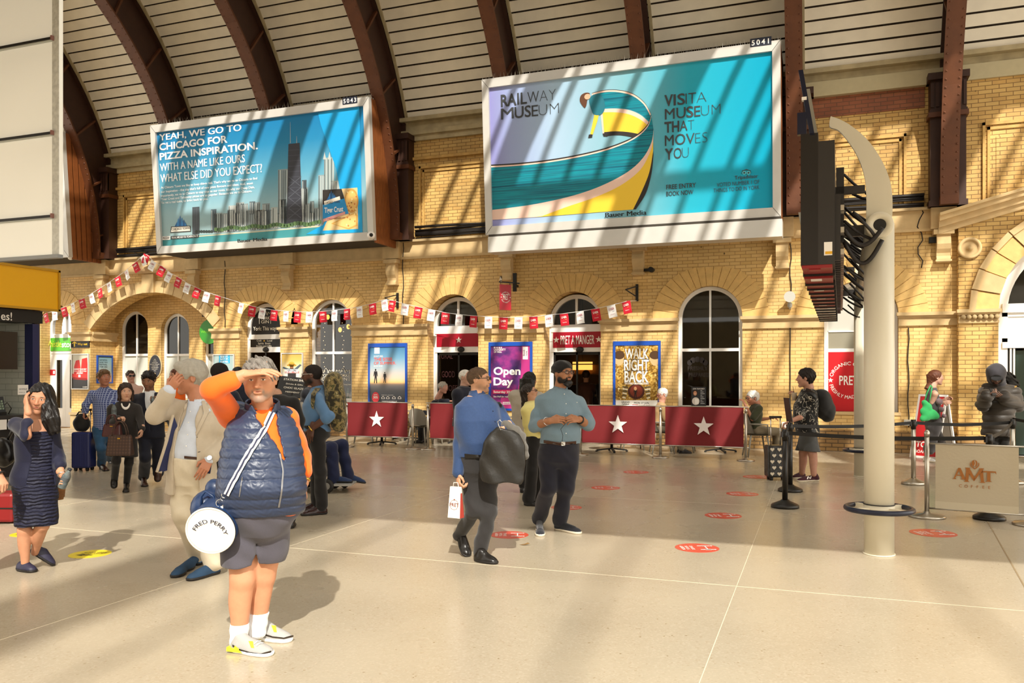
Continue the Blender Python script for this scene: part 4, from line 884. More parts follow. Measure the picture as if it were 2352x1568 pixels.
def pizza(a):
 c = lambda x, y: (320 + x / 3.734, 200 + y / 3.734); F = a.F
 sky = grad('pizza ad sky', [(0, '#9db9bd'), (.25, '#94b9c4'), (.5, '#5fa3bf'), (.75, '#2b86b5'), (1, '#1577b0')], 1, .3, 3.1, .25)
 a.poly(a.inn, sky, 0)
 ppoly(a, F, [(150, 1290), (600, 1262), (1000, 1240), (1500, 1195), (1590, 1180), (1590, 1290), (150, 1370)], '#3c8c92', 1, c)
 ppoly(a, F, [(480, 1276), (900, 1244), (1250, 1216), (1580, 1178), (1580, 1196), (1000, 1245), (480, 1285)], '#c9c2a6', 2, c)
 rnd = random.Random(5)
 def bld(x0, x1, yt, yb, col, win=True, l=3):
  ppoly(a, F, [(x0, yb), (x1, yb - (x1 - x0) * .04), (x1, yt), (x0, yt + (x1 - x0) * .08)], col, l, c)
  if win:
   n = max(2, int((x1 - x0) / 14))
   for i in range(n):
    xx = x0 + (x1 - x0) * (i + .3) / n; ppoly(a, F, [(xx, yb - 6), (xx + 4, yb - 6), (xx + 4, yt + 12), (xx, yt + 12)], '#cdd3d0' if rnd.random() < .5 else '#2c3338', l + 1, c)
 cols = ['#6b7a80', '#8b979a', '#4c5a62', '#a3adac', '#59676d', '#768488', '#93a1a2']
 x = 640
 while x < 1560:
  w = rnd.uniform(40, 85); t = 1040 + rnd.uniform(-60, 70); yb = 1255 - (x - 600) * .075; bld(x, x + w, t - (x - 640) * .05, yb, cols[rnd.randrange(7)]); x += w * .8
 for b in ((615, 662, 1045, 1245, '#52646e'), (765, 858, 1010, 1190, '#b9bfbd'), (830, 900, 985, 1185, '#9aa5a6'), (945, 995, 978, 1090, '#56666e'), (985, 1075, 1050, 1215, '#857f72'), (1055, 1120, 995, 1190, '#7d8a8d'), (1190, 1277, 700, 1190, '#8d9ea4'), (1395, 1435, 795, 1200, '#46525a'), (1360, 1445, 860, 1190, '#98a6a8'), (1535, 1592, 750, 1190, '#8fa0a4'), (1585, 1672, 600, 1190, '#97a7a8'), (1640, 1725, 800, 1190, '#a9b4b2'), (1465, 1500, 975, 1180, '#6f7d80'), (1200, 1262, 960, 1190, '#b4bab5')): bld(*b)
 bld(455, 516, 1025, 1262, '#3c444c', False)
 for i in range(4): ppoly(a, F, [(460 + i * 14, 1255), (466 + i * 14, 1255), (466 + i * 14, 1035), (460 + i * 14, 1035)], '#566068', 4, c)
 ppoly(a, F, [(1262, 1190), (1400, 1180), (1376, 478), (1280, 488)], '#34363f', 5, c)
 for i in range(14): y = 540 + i * 46; ppoly(a, F, [(1279, y), (1378 + i * 1.3, y - 6), (1378 + i * 1.3, y - 2), (1279, y + 4)], '#474a54', 6, c)
 for i in range(4): y0 = 860 + i * 90; ppoly(a, F, [(1275, y0), (1283, y0), (1392, y0 - 92), (1384, y0 - 92)], '#565a64', 6, c); ppoly(a, F, [(1278, y0 - 92), (1286, y0 - 92), (1392, y0 - 8), (1384, y0 - 8)], '#565a64', 6, c)
 for x in (1293, 1348): ppoly(a, F, [(x, 480), (x + 6, 480), (x + 3, 300 + (x > 1300) * 120), (x + 1, 300 + (x > 1300) * 120)], '#a9b6ba', 5, c)
 for x in (1590, 1632): ppoly(a, F, [(x - 14, 620), (x + 14, 620), (x, 555)], '#b8c2c0', 5, c)
 for px in range(660, 1570, 26): q = F.at(*c(px, 1218 - (px - 660) * .062 + 8 * math.sin(px))); a.poly(ellipse(q[0], q[1], .07, .055, 9), '#5d7a4c' if (px // 26) % 2 else '#4c6a46', 7)
 for px in range(490, 640, 22): q = F.at(*c(px, 1238)); a.poly(ellipse(q[0], q[1], .05, .04, 9), '#2f3a38', 7)
 ppoly(a, F, [(1535, 225), (1888, 145), (1916, 1245), (1430, 1262), (1578, 1180), (1720, 870), (1690, 700), (1620, 500), (1560, 330)], '#0c9fdc', 8, c)
 for s, p0, p1, cp, b in (('YEAH, WE GO TO', (175, 460), (880, 388), 56, .03), ('CHICAGO FOR', (175, 543), (760, 492), 58, .03), ('PIZZA INSPIRATION.', (178, 626), (1020, 550), 58, .03), ('WITH A NAME LIKE OURS', (181, 722), (910, 662), 66, .02), ('WHAT ELSE DID YOU EXPECT?', (185, 818), (1058, 748), 70, .02)): ptext(a, F, s, p0, p1, cp, '#f3f5f6', 9, b, c)
 for s, p0, p1 in (("At Chicago Town we like to keep things real. That's why we go to Chicago to find", (188, 872), (1015, 810)), ("our inspiration - the city that's full of new pizza flavours and ideas. And, most", (188, 908), (978, 844)), ('importantly, we go to Chicago to stay true to our roots. It\'s why our Deep Dish,', (188, 942), (992, 880)), ('Tiger Crust and Takeaway pizzas are so popular. Because we go to Chicago.', (190, 972), (970, 912)), ('To get a real taste, to bring back to you.', (190, 1002), (592, 970))): ptext(a, F, s, p0, p1, 19, '#eef3f4', 9, .02, c)
 def logo(x, y, s, l):
  for i, (dx, hh) in enumerate(((-42, 45), (-26, 75), (-8, 95), (10, 80), (28, 62), (42, 40))): ppoly(a, F, [(x + (dx - 11) * s, y), (x + (dx + 11) * s, y), (x + (dx * .8 + 3) * s, y - hh * s), (x + (dx * .8 - 3) * s, y - (hh - 12) * s)], '#2f7fc0' if i % 2 else '#1c5f9c', l, c)
 logo(358, 1200, 1.05, 9); ppoly(a, F, [(268, 1250), (275, 1196), (440, 1188), (446, 1238)], '#2c2a28', 10, c); ppoly(a, F, [(274, 1243), (281, 1202), (434, 1194), (440, 1232)], '#f1ece0', 11, c); ptext(a, F, 'CHICAGO TOWN', (282, 1230), (434, 1218), 20, '#3a3026', 12, .03, c)
 ppoly(a, F, [(198, 1312), (268, 1308), (268, 1276), (200, 1280)], '#f4f2ee', 9, c); ptext(a, F, 'PIZZA?', (206, 1304), (262, 1300), 18, '#2a2826', 10, .03, c); ppoly(a, F, [(272, 1306), (512, 1290), (512, 1264), (272, 1278)], '#2e3438', 9, c); ptext(a, F, 'YEAH, WE GO TO TOWN ON IT', (280, 1300), (506, 1286), 17, '#f4f2ee', 10, .03, c)
 # the pack: black and blue carton beside a baked round
 ppoly(a, F, [(1575, 1230), (1880, 1216), (1872, 862), (1735, 872)], '#e3c48c', 9, c)
 q = F.at(*c(1815, 975)); a.poly(ellipse(q[0] + .02, q[1], .2, .3, 24), '#cf9a4e', 10); a.poly(ellipse(q[0] + .02, q[1], .16, .25, 24), '#e4b96a', 11)
 ppoly(a, F, [(1645, 1170), (1850, 1075), (1876, 1100), (1872, 1190), (1800, 1222)], '#d9a652', 10, c); ppoly(a, F, [(1665, 1172), (1840, 1090), (1862, 1105), (1860, 1180), (1795, 1210)], '#ecc67c', 11, c)
 for i in range(26):
  q = F.at(*c(1770 + rnd.random() * 95, 890 + rnd.random() * 300)); a.poly(ellipse(q[0], q[1], .022, .022, 7), rnd.choice(['#c9743c', '#f3dca0', '#b9803a']), 12)
 ppoly(a, F, [(1577, 1130), (1798, 1085), (1738, 873), (1575, 882)], '#1f8fcf', 13, c); ppoly(a, F, [(1575, 1010), (1760, 955), (1738, 873), (1575, 882)], '#2b2623', 14, c)
 logo(1655, 975, .9, 15); ppoly(a, F, [(1592, 1012), (1588, 980), (1722, 936), (1728, 966)], '#efe8da', 16, c); ptext(a, F, 'CHICAGO TOWN', (1596, 1002), (1722, 958), 17, '#3a3026', 17, .03, c)
 ptext(a, F, 'Tiger Crust', (1592, 1078), (1752, 1030), 44, '#f6f6f4', 17, .02, c); ppoly(a, F, [(1580, 1158), (1770, 1090), (1768, 1066), (1580, 1132)], '#d89a94', 17, c); ptext(a, F, 'CHEESY HAM & BACON', (1616, 1138), (1766, 1086), 14, '#7a2430', 18, .02, c)
 ptext(a, F, 'Bauer Media', (858, 1334), (1114, 1318), 28, '#141414', 62, .04, c)
def museum(a):
 c = lambda x, y: (1090 + x / 3.0747, 70 + y / 3.0747); F = a.F; w = a.w
 a.poly(a.inn, grad('museum ad ground', [(0, '#8f8cc8'), (.08, '#9aa6d2'), (.25, '#a8c3dc'), (.5, '#80b6c4'), (.72, '#2aa9c2'), (1, '#009cc0')], 0, .1, w - .2, .25), 0)
 G_ = '#3a3d40'
 # graded weights: first letters heavy, last ones hairline
 def graded(word, p0, p1, cap, ws):
  tot = sum(x[1] for x in ws); x = 0
  for seg, frac, b in ws:
   t0 = x / tot; x += frac; t1 = (x - .05 * tot / len(ws)) / tot
   ptext(a, F, seg, (p0[0] + (p1[0] - p0[0]) * t0, p0[1] + (p1[1] - p0[1]) * t0), (p0[0] + (p1[0] - p0[0]) * t1, p0[1] + (p1[1] - p0[1]) * t1), cap, G_, 9, b, c)
 graded('', (187, 538), (580, 490), 82, [('RA', 115, .026), ('IL', 72, .014), ('W', 85, -.012), ('AY', 118, -.028)]); graded('', (188, 630), (602, 588), 80, [('M', 95, .008), ('US', 120, .014), ('E', 50, .0), ('UM', 145, -.028)])
 graded('', (1342, 536), (1642, 505), 78, [('V', 62, .026), ('IS', 82, .014), ('IT', 75, -.01), ('A', 70, -.028)]); graded('', (1345, 630), (1742, 590), 76, [('MU', 150, .008), ('S', 55, .014), ('E', 48, .0), ('UM', 140, -.028)])
 graded('', (1342, 722), (1556, 700), 74, [('TH', 108, .026), ('A', 58, .0), ('T', 48, -.028)]); graded('', (1345, 816), (1650, 790), 76, [('MO', 150, .008), ('V', 65, .0), ('ES', 90, -.028)]); graded('', (1345, 912), (1516, 896), 76, [('Y', 62, .026), ('O', 58, .0), ('U', 50, -.028)])
 for s, p0, p1, cp, b in (('FREE ENTRY', (1354, 1122), (1564, 1108), 32, .012), ('BOOK NOW', (1354, 1170), (1546, 1158), 32, .012), ('Tripadvisor', (1838, 1052), (2002, 1040), 26, .008), ('VOTED NUMBER 1 OF', (1712, 1104), (2012, 1084), 28, -.005), ('THINGS TO DO IN YORK', (1688, 1144), (2012, 1124), 28, -.005)): ptext(a, F, s, p0, p1, cp, G_, 9, b, c)
 for x in (1905, 1935): q = F.at(*c(x, 1005)); a.poly(ellipse(q[0], q[1], .055, .026), G_, 9); a.poly(ellipse(q[0], q[1], .04, .04), '#4fc4d4', 10); a.poly(ellipse(q[0], q[1], .02, .02), G_, 11)
 ppoly(a, F, [(1890, 998), (1920, 984), (1952, 995), (1952, 990), (1920, 978), (1888, 992)], G_, 9, c)
 # swirling ribbon: teal band, blush edge, yellow band
 T1 = M('ribbon teal', '#1c7488', .3)
 if not T1.get('w'):
  T1['w'] = 1; N, L, b = nodes_of(T1); tc = N.new('ShaderNodeTexCoord'); mp = N.new('ShaderNodeMapping'); mp.inputs['Scale'].default_value = (.25, 14, 1); mp.inputs['Rotation'].default_value = (0, 0, -.12); L.new(tc.outputs['Object'], mp.inputs[0]); n = N.new('ShaderNodeTexNoise'); n.inputs['Scale'].default_value = 1.4; n.inputs['Detail'].default_value = 6; L.new(mp.outputs[0], n.inputs[0]); r = ramp(N, [(.3, '#0f5468'), (.45, '#1c7488'), (.55, '#13909f'), (.62, '#1a6a7c'), (.72, '#2d8794')]); L.new(n.outputs[0], r.inputs[0]); L.new(r.outputs[0], b.inputs[0])
 PK = '#ecc9b8'; YL = '#efc63a'; BK = '#2a2523'
 up_ = smooth_poly([(830, 445), (920, 424), (1020, 424), (1120, 450), (1200, 512), (1245, 590)]); lowin = smooth_poly([(1240, 650), (1170, 590), (1080, 556), (980, 548), (900, 552)])
 ppoly(a, F, up_ + lowin, T1, 2, c); ppoly(a, F, up_ + [(x - 4, y + 12) for x, y in up_[::-1]], PK, 3, c)
 ppoly(a, F, [(x, y - 4) for x, y in up_] + up_[::-1], BK, 4, c)
 ppoly(a, F, smooth_poly([(905, 556), (1000, 552), (1090, 562), (1170, 596), (1236, 652)]) + smooth_poly([(1222, 668), (1160, 625), (1080, 592), (1000, 580), (915, 580)]), PK, 4, c)
 ppoly(a, F, smooth_poly([(905, 578), (1000, 578), (1090, 592), (1170, 628), (1226, 672)]) + smooth_poly([(1215, 710), (1180, 735), (1090, 718), (1000, 712), (915, 718)]), YL, 5, c)
 ppoly(a, F, smooth_poly([(915, 718), (1000, 712), (1090, 718), (1180, 735)]) + smooth_poly([(1150, 762), (1060, 744), (1000, 740), (925, 748)]), BK, 6, c)
 top = smooth_poly([(100, 958), (300, 946), (500, 925), (700, 892), (900, 846), (1060, 790), (1160, 735), (1225, 668), (1248, 600)]); mid = smooth_poly([(1264, 700), (1250, 790), (1190, 900), (1080, 1000), (900, 1095), (700, 1165), (450, 1222), (250, 1252), (112, 1268)])
 ppoly(a, F, top + mid, T1, 7, c); ppoly(a, F, [(x, y - 10) for x, y in top] + top[::-1], BK, 8, c); ppoly(a, F, top + [(x, y + 10) for x, y in top[::-1]], PK, 8, c)
 m2 = smooth_poly([(1262, 780), (1240, 860), (1170, 985), (1030, 1095), (850, 1178), (650, 1246), (480, 1310)]); ppoly(a, F, mid + [(112, 1268), (112, 1338)] + [(430, 1318)] + m2[::-1], PK, 8, c)
 m3 = smooth_poly([(1262, 850), (1235, 1000), (1180, 1140), (1120, 1264)]); ppoly(a, F, m2[::-1] + m3 + [(430, 1318)], YL, 9, c); ppoly(a, F, m3 + smooth_poly([(1140, 1262), (1210, 1150), (1250, 1010), (1264, 880)]), BK, 8, c)
 # leaning dancer, kept plain
 ppoly(a, F, smooth_poly([(812, 480), (860, 450), (905, 470), (922, 540), (900, 590), (850, 596), (822, 550)], 5, True), '#1b6f80', 10, c); ppoly(a, F, smooth_poly([(745, 500), (752, 460), (785, 440), (815, 446), (800, 480), (790, 530), (775, 545)], 5, True), '#5c3722', 10, c)
 q = F.at(*c(798, 468)); a.poly(ellipse(q[0], q[1], .07, .06), '#dba88a', 11)
 ppoly(a, F, [(848, 590), (880, 592), (868, 640), (836, 735), (818, 732)], YL, 9, c); ppoly(a, F, [(888, 560), (920, 560), (915, 718), (930, 722), (905, 728)], PK, 3, c); ppoly(a, F, [(808, 735), (834, 735), (832, 756), (803, 760)], BK, 10, c); ppoly(a, F, [(905, 728), (940, 722), (940, 750), (912, 748)], BK, 10, c)
 ptext(a, F, 'Bauer Media', (928, 1322), (1220, 1306), 33, '#141414', 62, .04, c)
billboard('billboard', 'blue pizza billboard with city skyline between the blank billboard and the museum billboard', -17.06, -10.28, 4.98, 8.44, pizza, num=('5043', (787, 241)), cam_dome=True, planks=14)
billboard('billboard', 'turquoise railway museum billboard with teal and yellow ribbon, highest on the right', -7.3, -.72, 4.92, 8.48, museum, num=('5041', (1723, 109)), shelf=True, planks=14)
billboard('billboard', 'blank grey framed billboard half hidden at the far left beside the pale light box', -27.0, -20.28, 5.05, 8.6, lambda a: a.poly(a.inn, M('blank sheet', '#c9cbc6', .4), 0), planks=6, spike=True)
# ================================================================ pale light box hanging near the left edge
yb = -12.4; xr = wx(136, yb); z0 = wz(70, 588, yb); o = empty('light_box', (xr, yb, z0), 0, 'large pale blank light box with black rails at the upper left edge', 'light box')
WBX = M('milky panel', '#efece0', .35, noise=.05, nscale=1.2); N, L, b = nodes_of(WBX); b.inputs['Emission Color'].default_value = (.9, .86, .74, 1); b.inputs['Emission Strength'].default_value = .22  # faint emission added to brighten the blank panel
m = MB(); m.box((-2.6, 0, 0), (0, .05, 4.4), WBX); b_ = m.build('panel', None, o)
m = MB(); m.box((-2.6, -.02, -.04), (.0, .05, 0), M('grey trim', '#8d9092', .4)); m.box((-.1, -.006, 0), (.0, .0, 4.4), M('worn edge', '#cfd0cb', .5, noise=.2, nscale=20)); m.build('edge_trim', None, o)
for py in (98, 312, 500):
 z = wz(70, py, yb) - z0; m = MB(); m.box((-2.6, -.035, z - .025), (-.08, .0, z + .006), BLACK); m.box((-2.6, -.035, z - .036), (-.08, 0, z - .025), M('rail lip', '#a9aca6', .4)); m.box((-.09, -.04, z - .03), (-.07, 0, z + .02), M('rail end', '#8a5f56', .5)); m.build('rail', None, o)
m = MB()
for x in (-.6, -2.2): m.cyl((x, .025, 4.4), (x, .025, 12.0 - z0), .04, n=8, m=CHROME)
m.build('hanger_rod', None, o)
# ================================================================ kiosk at the left edge
KX = -12.3; YEL = M('yellow fascia', '#e9ac0c', .4)
m = MB(); m.box((-16, -15.0, 0), (KX - .1, -14.9, 3.0), WHITEG); m.box((-16, -9.0, 0), (KX - .1, -8.9, 3.0), M('kiosk post brown', '#6a5642', .5)); m.box((-16, -15, 2.75), (KX - .05, -8.9, 2.8), WHITEG); m.box((-16, -15, 0), (-15.9, -8.9, 2.8), WHITEG)
o = empty('kiosk', (0, 0, 0), 0, 'ticket and coffee kiosk with yellow fascia at the left edge', 'kiosk'); m.build('cabin', None, o)
zt, zb = wz(60, 611, -9.3), wz(60, 709, -9.3)
z_ = lambda py, px=50: 1.66 + (HZ - py) / FPX * 13.6
m = MB(); m.box((KX - .5, -15, z_(709)), (KX + .12, -8.72, z_(612)), YEL); m.build('fascia', None, o)
m = MB(); e = .03
for y0, y1, za, zb_ in ((-15, -8.7, z_(612) - .03, z_(612) + .01), (-15, -8.7, z_(709) - .01, z_(709) + .03)): m.box((KX + .1, y0, za), (KX + .14, y1, zb_), M('gold edge', '#b98a1c', .4))
m.box((KX + .1, -8.74, z_(709)), (KX + .14, -8.7, z_(612)), M('gold edge')); m.build('fascia_edge', None, o)
m = MB(); m.box((KX - .4, -15, z_(740)), (KX + .02, -8.95, z_(711)), BLACK); m.build('sign_band', None, o)
Fk = Face((KX + .021, -9.7, z_(730)), (0, 1, 0), ZU)
a = Art(); q = Fk.at(18, 735); a.text('coffees!', q[0], q[1] + .02, .13, SIGNW, 1, .01, align='r') if False else a.text('es!', Fk.at(2, 734)[0], Fk.at(2, 734)[1], .13, SIGNW, 1, .01); a.build('lettering', o, Fk.mtx(.002))
m = MB(); m.box((KX - .16, -9.14, 0), (KX + .02, -9.02, z_(742)), M('navy post', '#1d2350', .4)); m.build('post', None, o)
m = MB(); TILE = brick_mat('white tile', '#c6c8be', '#bcc0b6', '#9ba096', .3, .1, .2, .1, .006); m.box((-15.8, -9.12, 0), (KX - .1, -9.05, 2.75), TILE); m.build('tiled_side', None, o)
m = MB(); m.box((-15.0, -14.8, .95), (KX + .08, -9.2, 1.0), M('counter top dark', '#2b2b2b', .3)); m.box((-14.9, -14.8, 0), (KX - .02, -9.2, .95), M('kiosk base', '#1f1d1c', .5)); m.build('counter', None, o)
y_ = -9.35; m = MB(); q = dp(18, 818, 13.7); m.box((KX - .14, -10.2, z_(848)), (KX - .1, -9.32, z_(762)), M('dark screen', '#17100e', .2)); tag(m.build('menu_screen'), 'dark wall screen inside the kiosk at the left edge', 'screen')
q = wp(12, 930, -9.45); o = empty('card_terminal', (KX - .25, -9.55, 1.0), 0, 'black card terminal with keypad on the kiosk counter', 'card terminal'); m = MB(); m.box((-.07, -.1, 0), (.07, .1, .05), BLACK); m.hexa([(-.06, -.09, .05), (.06, -.09, .05), (.06, .09, .05), (-.06, .09, .05), (-.09, -.09, .28), (.0, -.09, .3), (.0, .09, .3), (-.09, .09, .28)], M('terminal grey', '#37383a', .4)); m.build('terminal_body', None, o)
m = MB()
for i in range(3):
 for j in range(4): m.box((.032 - .008 * j, -.06 + .045 * i, .09 + .04 * j), (.062 - .013 * j, -.03 + .045 * i, .12 + .04 * j), M('key green', '#8fa08a', .5))
m.build('keypad', None, o)
m = MB(); m.tube([(-.05, .09, .1), (0, .16, .2), (.02, .22, .1), (-.02, .2, .01)], .008, 6, CABLE); m.build('terminal_cable', None, o)
q = Vector((KX + .0, -9.25, z_(897))); o = empty('paper_notice', (KX - .094, -9.34, z_(906)), 0, 'small white review notice on the kiosk wall', 'notice')
m = MB(); m.box((-.004, 0, 0), (0, .19, .16), SIGNW); m.build('paper', None, o); a = Art(); a.text('GOOGLE', .02, .08, .025, '#2c3a52', 1, .01); a.text('REVIEW US', .02, .03, .015, '#555555', 1, .0); a.build('lettering', o, face_mtx((.001, 0, 0), (0, 1, 0), ZU))
o.location = (KX + .03, -9.42, z_(906))
m = MB()
for i in range(3): m.box((KX + .081, -9.8 + .17 * i, .78), (KX + .085, -9.66 + .17 * i, .94), SIGNW)
tag(m.build('price_cards'), 'white price cards clipped under the kiosk counter edge', 'cards', kind='stuff')
# ================================================================ cream poles carrying the departure board
POLE = M('cream pole paint', '#d5cdb8', .35); NAVYR = M('navy ring', '#161a30', .3)
pn = gp(2019, 1272); pf = gp(1981, 1093); bdir = (pf - pn); L_ = bdir.length; bdir.normalize(); side = Vector((bdir.y, -bdir.x, 0)); side = side if side.dot(RT) < 0 else -side
FA = Face(pn, side, ZU)
ARM = [FA.at(*q) for q in smooth_poly([(2046, 520), (2050, 480), (2046, 425), (2028, 375), (1995, 325), (1955, 290), (1926, 274)]) + smooth_poly([(1908, 268), (1906, 292), (1928, 302), (1955, 335), (1975, 372), (1987, 415), (1990, 470), (1988, 520)])]
def pole(p, label, ztop=3.05):
 o = empty('display_pole', p, math.atan2(side.y, side.x), label, 'pole', 'cream poles of the departure board')   # local +x points to the board side
 m = MB(); m.cyl((0, 0, 0), (0, 0, ztop), .13, n=32, m=POLE); m.cyl((0, 0, 0), (0, 0, .012), .14, n=32, m=POLE); m.build('post', None, o)
 m = MB(); m.tube([(.285 * math.cos(t), .285 * math.sin(t), .42) for t in np.linspace(0, 2 * math.pi, 40, endpoint=False)], .024, 10, NAVYR, True); rg = m.build('foot_ring', None, o)
 m = MB()
 for k in range(4): t = math.pi / 4 + k * math.pi / 2; m.bar((.12 * math.cos(t), .12 * math.sin(t), .42), (.27 * math.cos(t), .27 * math.sin(t), .42), .04, .04, POLE)
 m.cyl((0, 0, .38), (0, 0, .46), .135, n=32, m=POLE); m.cyl((0, 0, .46), (0, 0, .468), .137, n=32, m=BLACK); m.build('ring_bracket', None, rg)
 # curved flat arm sweeping up over the board
 m = MB(); m.prism(ARM, lambda u, v: (u, -.02, v), lambda u, v: (u, .02, v), POLE); m.build('curved_arm', None, o)
 return o
pole(pn, 'thick cream pole in front with dark blue ring near its foot')
pole(pf, 'cream pole farther back, half hidden behind the front pole')
# hollow cross tube between the arms
m = MB(); zc = 3.02; e0 = pn - bdir * .16 + UP * zc; e1 = pf + bdir * .2 + UP * zc; ax = (e1 - e0).normalized()
o = empty('cross_tube', e0, 0, 'cream hollow cross tube with dark open end on top of the front pole', 'tube')
m = MB(); Lt = (e1 - e0).length; m.lathe((0, 0, 0), [(.055, .1), (.055, 0), (.115, 0), (.118, .006), (.118, Lt), (.05, Lt)], 32, POLE, ax); m.cyl(ax * .004, ax * .1, .054, n=24, m=BLACK); m.build('tube_body', None, o)  # black plug colours the bore dark, like a deep hollow
m = MB()
for t in (.2, .45): m.lathe(ax * t, [(.119, 0), (.124, .0), (.124, .03), (.119, .03)], 28, CHROME, ax)
m.build('clamp_bands', None, o)
# departure board: a row of display modules seen end on
bo = side * .5; st = pn + bo - bdir * .35; B_ = empty('departure_board', (st.x, st.y, 0), math.atan2(bdir.y, bdir.x), 'long black departure board seen end on beside the cream poles', 'display board')   # local x runs away from the camera, +y toward the concourse
BLK = M('black housing', '#1a1513', .4); REDM = M('red module', '#8c1f22', .35); DGR = M('dark grey steel', '#2c2826', .45)
sg = 1 if Vector((-bdir.y, bdir.x, 0)).dot(side) > 0 else -1
def bx(m, x0, x1, y0, y1, z0, z1, mat): m.box((x0, sg * y0, z0), (x1, sg * y1, z1), mat)
nm = 14; ml = (L_ + .9) / nm
for i in range(nm):
 x0 = i * ml; m = MB(); zb = 2.62 if i else 2.66
 bx(m, x0, x0 + ml - .03, .02, .17, zb, 3.86, BLK); bx(m, x0, x0 + ml - .03, -.12, .02, zb + .0, 3.78, DGR); mod = m.build('display_module', None, B_)
 m = MB(); bx(m, x0 + .01, x0 + ml - .05, -.1, .16, zb - .03, zb, REDM if i < 8 else SIGNW); bx(m, x0 + ml - .03, x0 + ml - .02, -.12, .17, zb - .05, zb + .08, BLK); bx(m, x0 + .04, x0 + .12, .0, .1, zb - .045, zb - .03, SIGNW if i % 2 else REDM); m.build('module_underside', None, mod)
m = MB(); bx(m, -.004, 0, -.1, -.03, 2.74, 2.86, SIGNW); bx(m, -.006, -.004, -.1, -.04, 2.75, 2.775, M('yellow warning label', '#e0a81e', .5)); m.build('maker_label', None, B_)
m = MB()
bx(m, .0, .06, .12, .2, 3.86, 4.06, NAVYR); m.hexa([(0, sg * .05, 3.84), (.05, sg * .05, 3.84), (.05, sg * .09, 3.84), (0, sg * .09, 3.84), (0, sg * .15, 4.45), (.05, sg * .15, 4.45), (.05, sg * .19, 4.45), (0, sg * .19, 4.45)], NAVYR); bx(m, -.002, .052, .118, .162, 4.17, 4.2, SIGNW); m.build('end_fin', None, B_)
m = MB(); m.hexa([(.25, sg * .02, 3.86), (.3, sg * .02, 3.86), (.3, sg * .06, 3.86), (.25, sg * .06, 3.86), (.25, sg * .1, 4.35), (.3, sg * .1, 4.35), (.3, sg * .14, 4.35), (.25, sg * .14, 4.35)], M('grey gusset', '#8e887a', .5)); m.build('gusset', None, B_); m = MB(); m.hexa([(4.6, sg * .2, 3.3), (4.7, sg * .2, 3.3), (4.7, sg * .28, 3.3), (4.6, sg * .28, 3.3), (4.6, sg * .32, 4.0), (4.7, sg * .32, 4.0), (4.7, sg * .4, 4.0), (4.6, sg * .4, 4.0)], M('grey gusset')); m.build('gusset', None, B_)
m = MB()
for i in range(nm * 3):
 x0 = .06 + i * ml / 3; bx(m, x0, x0 + .05, -.17, -.12, 2.7, 3.3, DGR)
 for z in (2.75, 2.95, 3.15): bx(m, x0, x0 + .04, -.2, -.17, z, z + .05, CHROME)
m.build('back_fixings', None, B_)
rnd = random.Random(11)
for i in range(22):
 m = MB()
 x0 = .15 + i * .31; za = 2.75 + rnd.random() * .7; pts = []
 for j in range(9):
  t = j / 8; pts.append((x0 + .1 * math.sin(t * 5 + i), sg * (-.2 - .26 * math.sin(math.pi * t * .9)), za + .32 * (1 - t) * (i % 3) * .4 - .35 * t * (1 - t) * 2.2 + .05 * t))
 m.tube(pts, .014, 6, CABLE); m.build('cable_loop', None, B_)
for k, (dz, rr) in enumerate(((.0, .14), (-.2, .2))):
 m = MB(); q = pn - B_.location; m.tube([Vector((.12 + .05 * k + .05 * math.sin(t), sg * (-.2 - .32 * t / math.pi), 2.98 + dz * .5 - rr * math.sin(t))) for t in np.linspace(0, math.pi, 14)], .02, 8, CABLE); m.build('hose', None, B_)
for xx in (.35, L_ + .3): m = MB(); bx(m, xx - .03, xx + .03, -.4, -.1, 2.95, 3.05, DGR); bx(m, xx - .03, xx + .03, -.38, -.1, 3.35, 3.42, DGR); bx(m, xx - .03, xx + .03, -.2, -.13, 2.9, 3.6, DGR); m.build('mounting_arm', None, B_)
# ================================================================ bunting
FL = [(104, 734, 1), (125, 728, 0), (146, 720, 1), (166, 710, 0), (187, 701, 1), (208, 689, 0), (228, 677, 1), (249, 663, 0), (269, 650, 1), (289, 635, 0), (309, 618, 1), (326, 602, 0), (337, 598, 1), (353, 614, 0), (375, 627, 1), (391, 640, 0), (412, 652, 1), (432, 665, 0), (455, 676, 1), (476, 685, 0), (501, 693, 1), (555, 710, 0), (580, 717, 1), (604, 722, 0), (630, 726, 1), (657, 728, 0), (684, 730, 1), (711, 730, 0), (741, 729, 1), (768, 726, 0), (797, 723, 1), (825, 718, 0), (855, 711, 1), (882, 702, 0), (902, 704, 1), (931, 712, 0), (962, 719, 1), (992, 725, 0), (1024, 732, 1), (1055, 736, 0), (1088, 739, 1), (1122, 741, 0), (1157, 743, 1), (1191, 742, 0), (1225, 741, 1), (1260, 737, 0), (1295, 734, 1), (1332, 729, 0), (1367, 723, 1), (1403, 715, 0), (1438, 706, 1)]
REDF = M('red bunting', '#c5142c', .6); WHF = M('white bunting', '#efedea', .6)
Bn = empty('flag_bunting', (-14, -.32, 3.3), 0, 'long string of red and white flags looping along the brick wall over the shop doors', 'bunting')
YB = -.32
pts = [wp(px, py - 14, YB) for px, py, r in FL]
stp = [wp(92, 735, YB)] + pts + [wp(1462, 690, -.1)]
m = MB(); m.tube([p - Bn.location for p in stp], .006, 5, WHF); m.build('string', None, Bn)
me_cache = {}
rnd = random.Random(2)
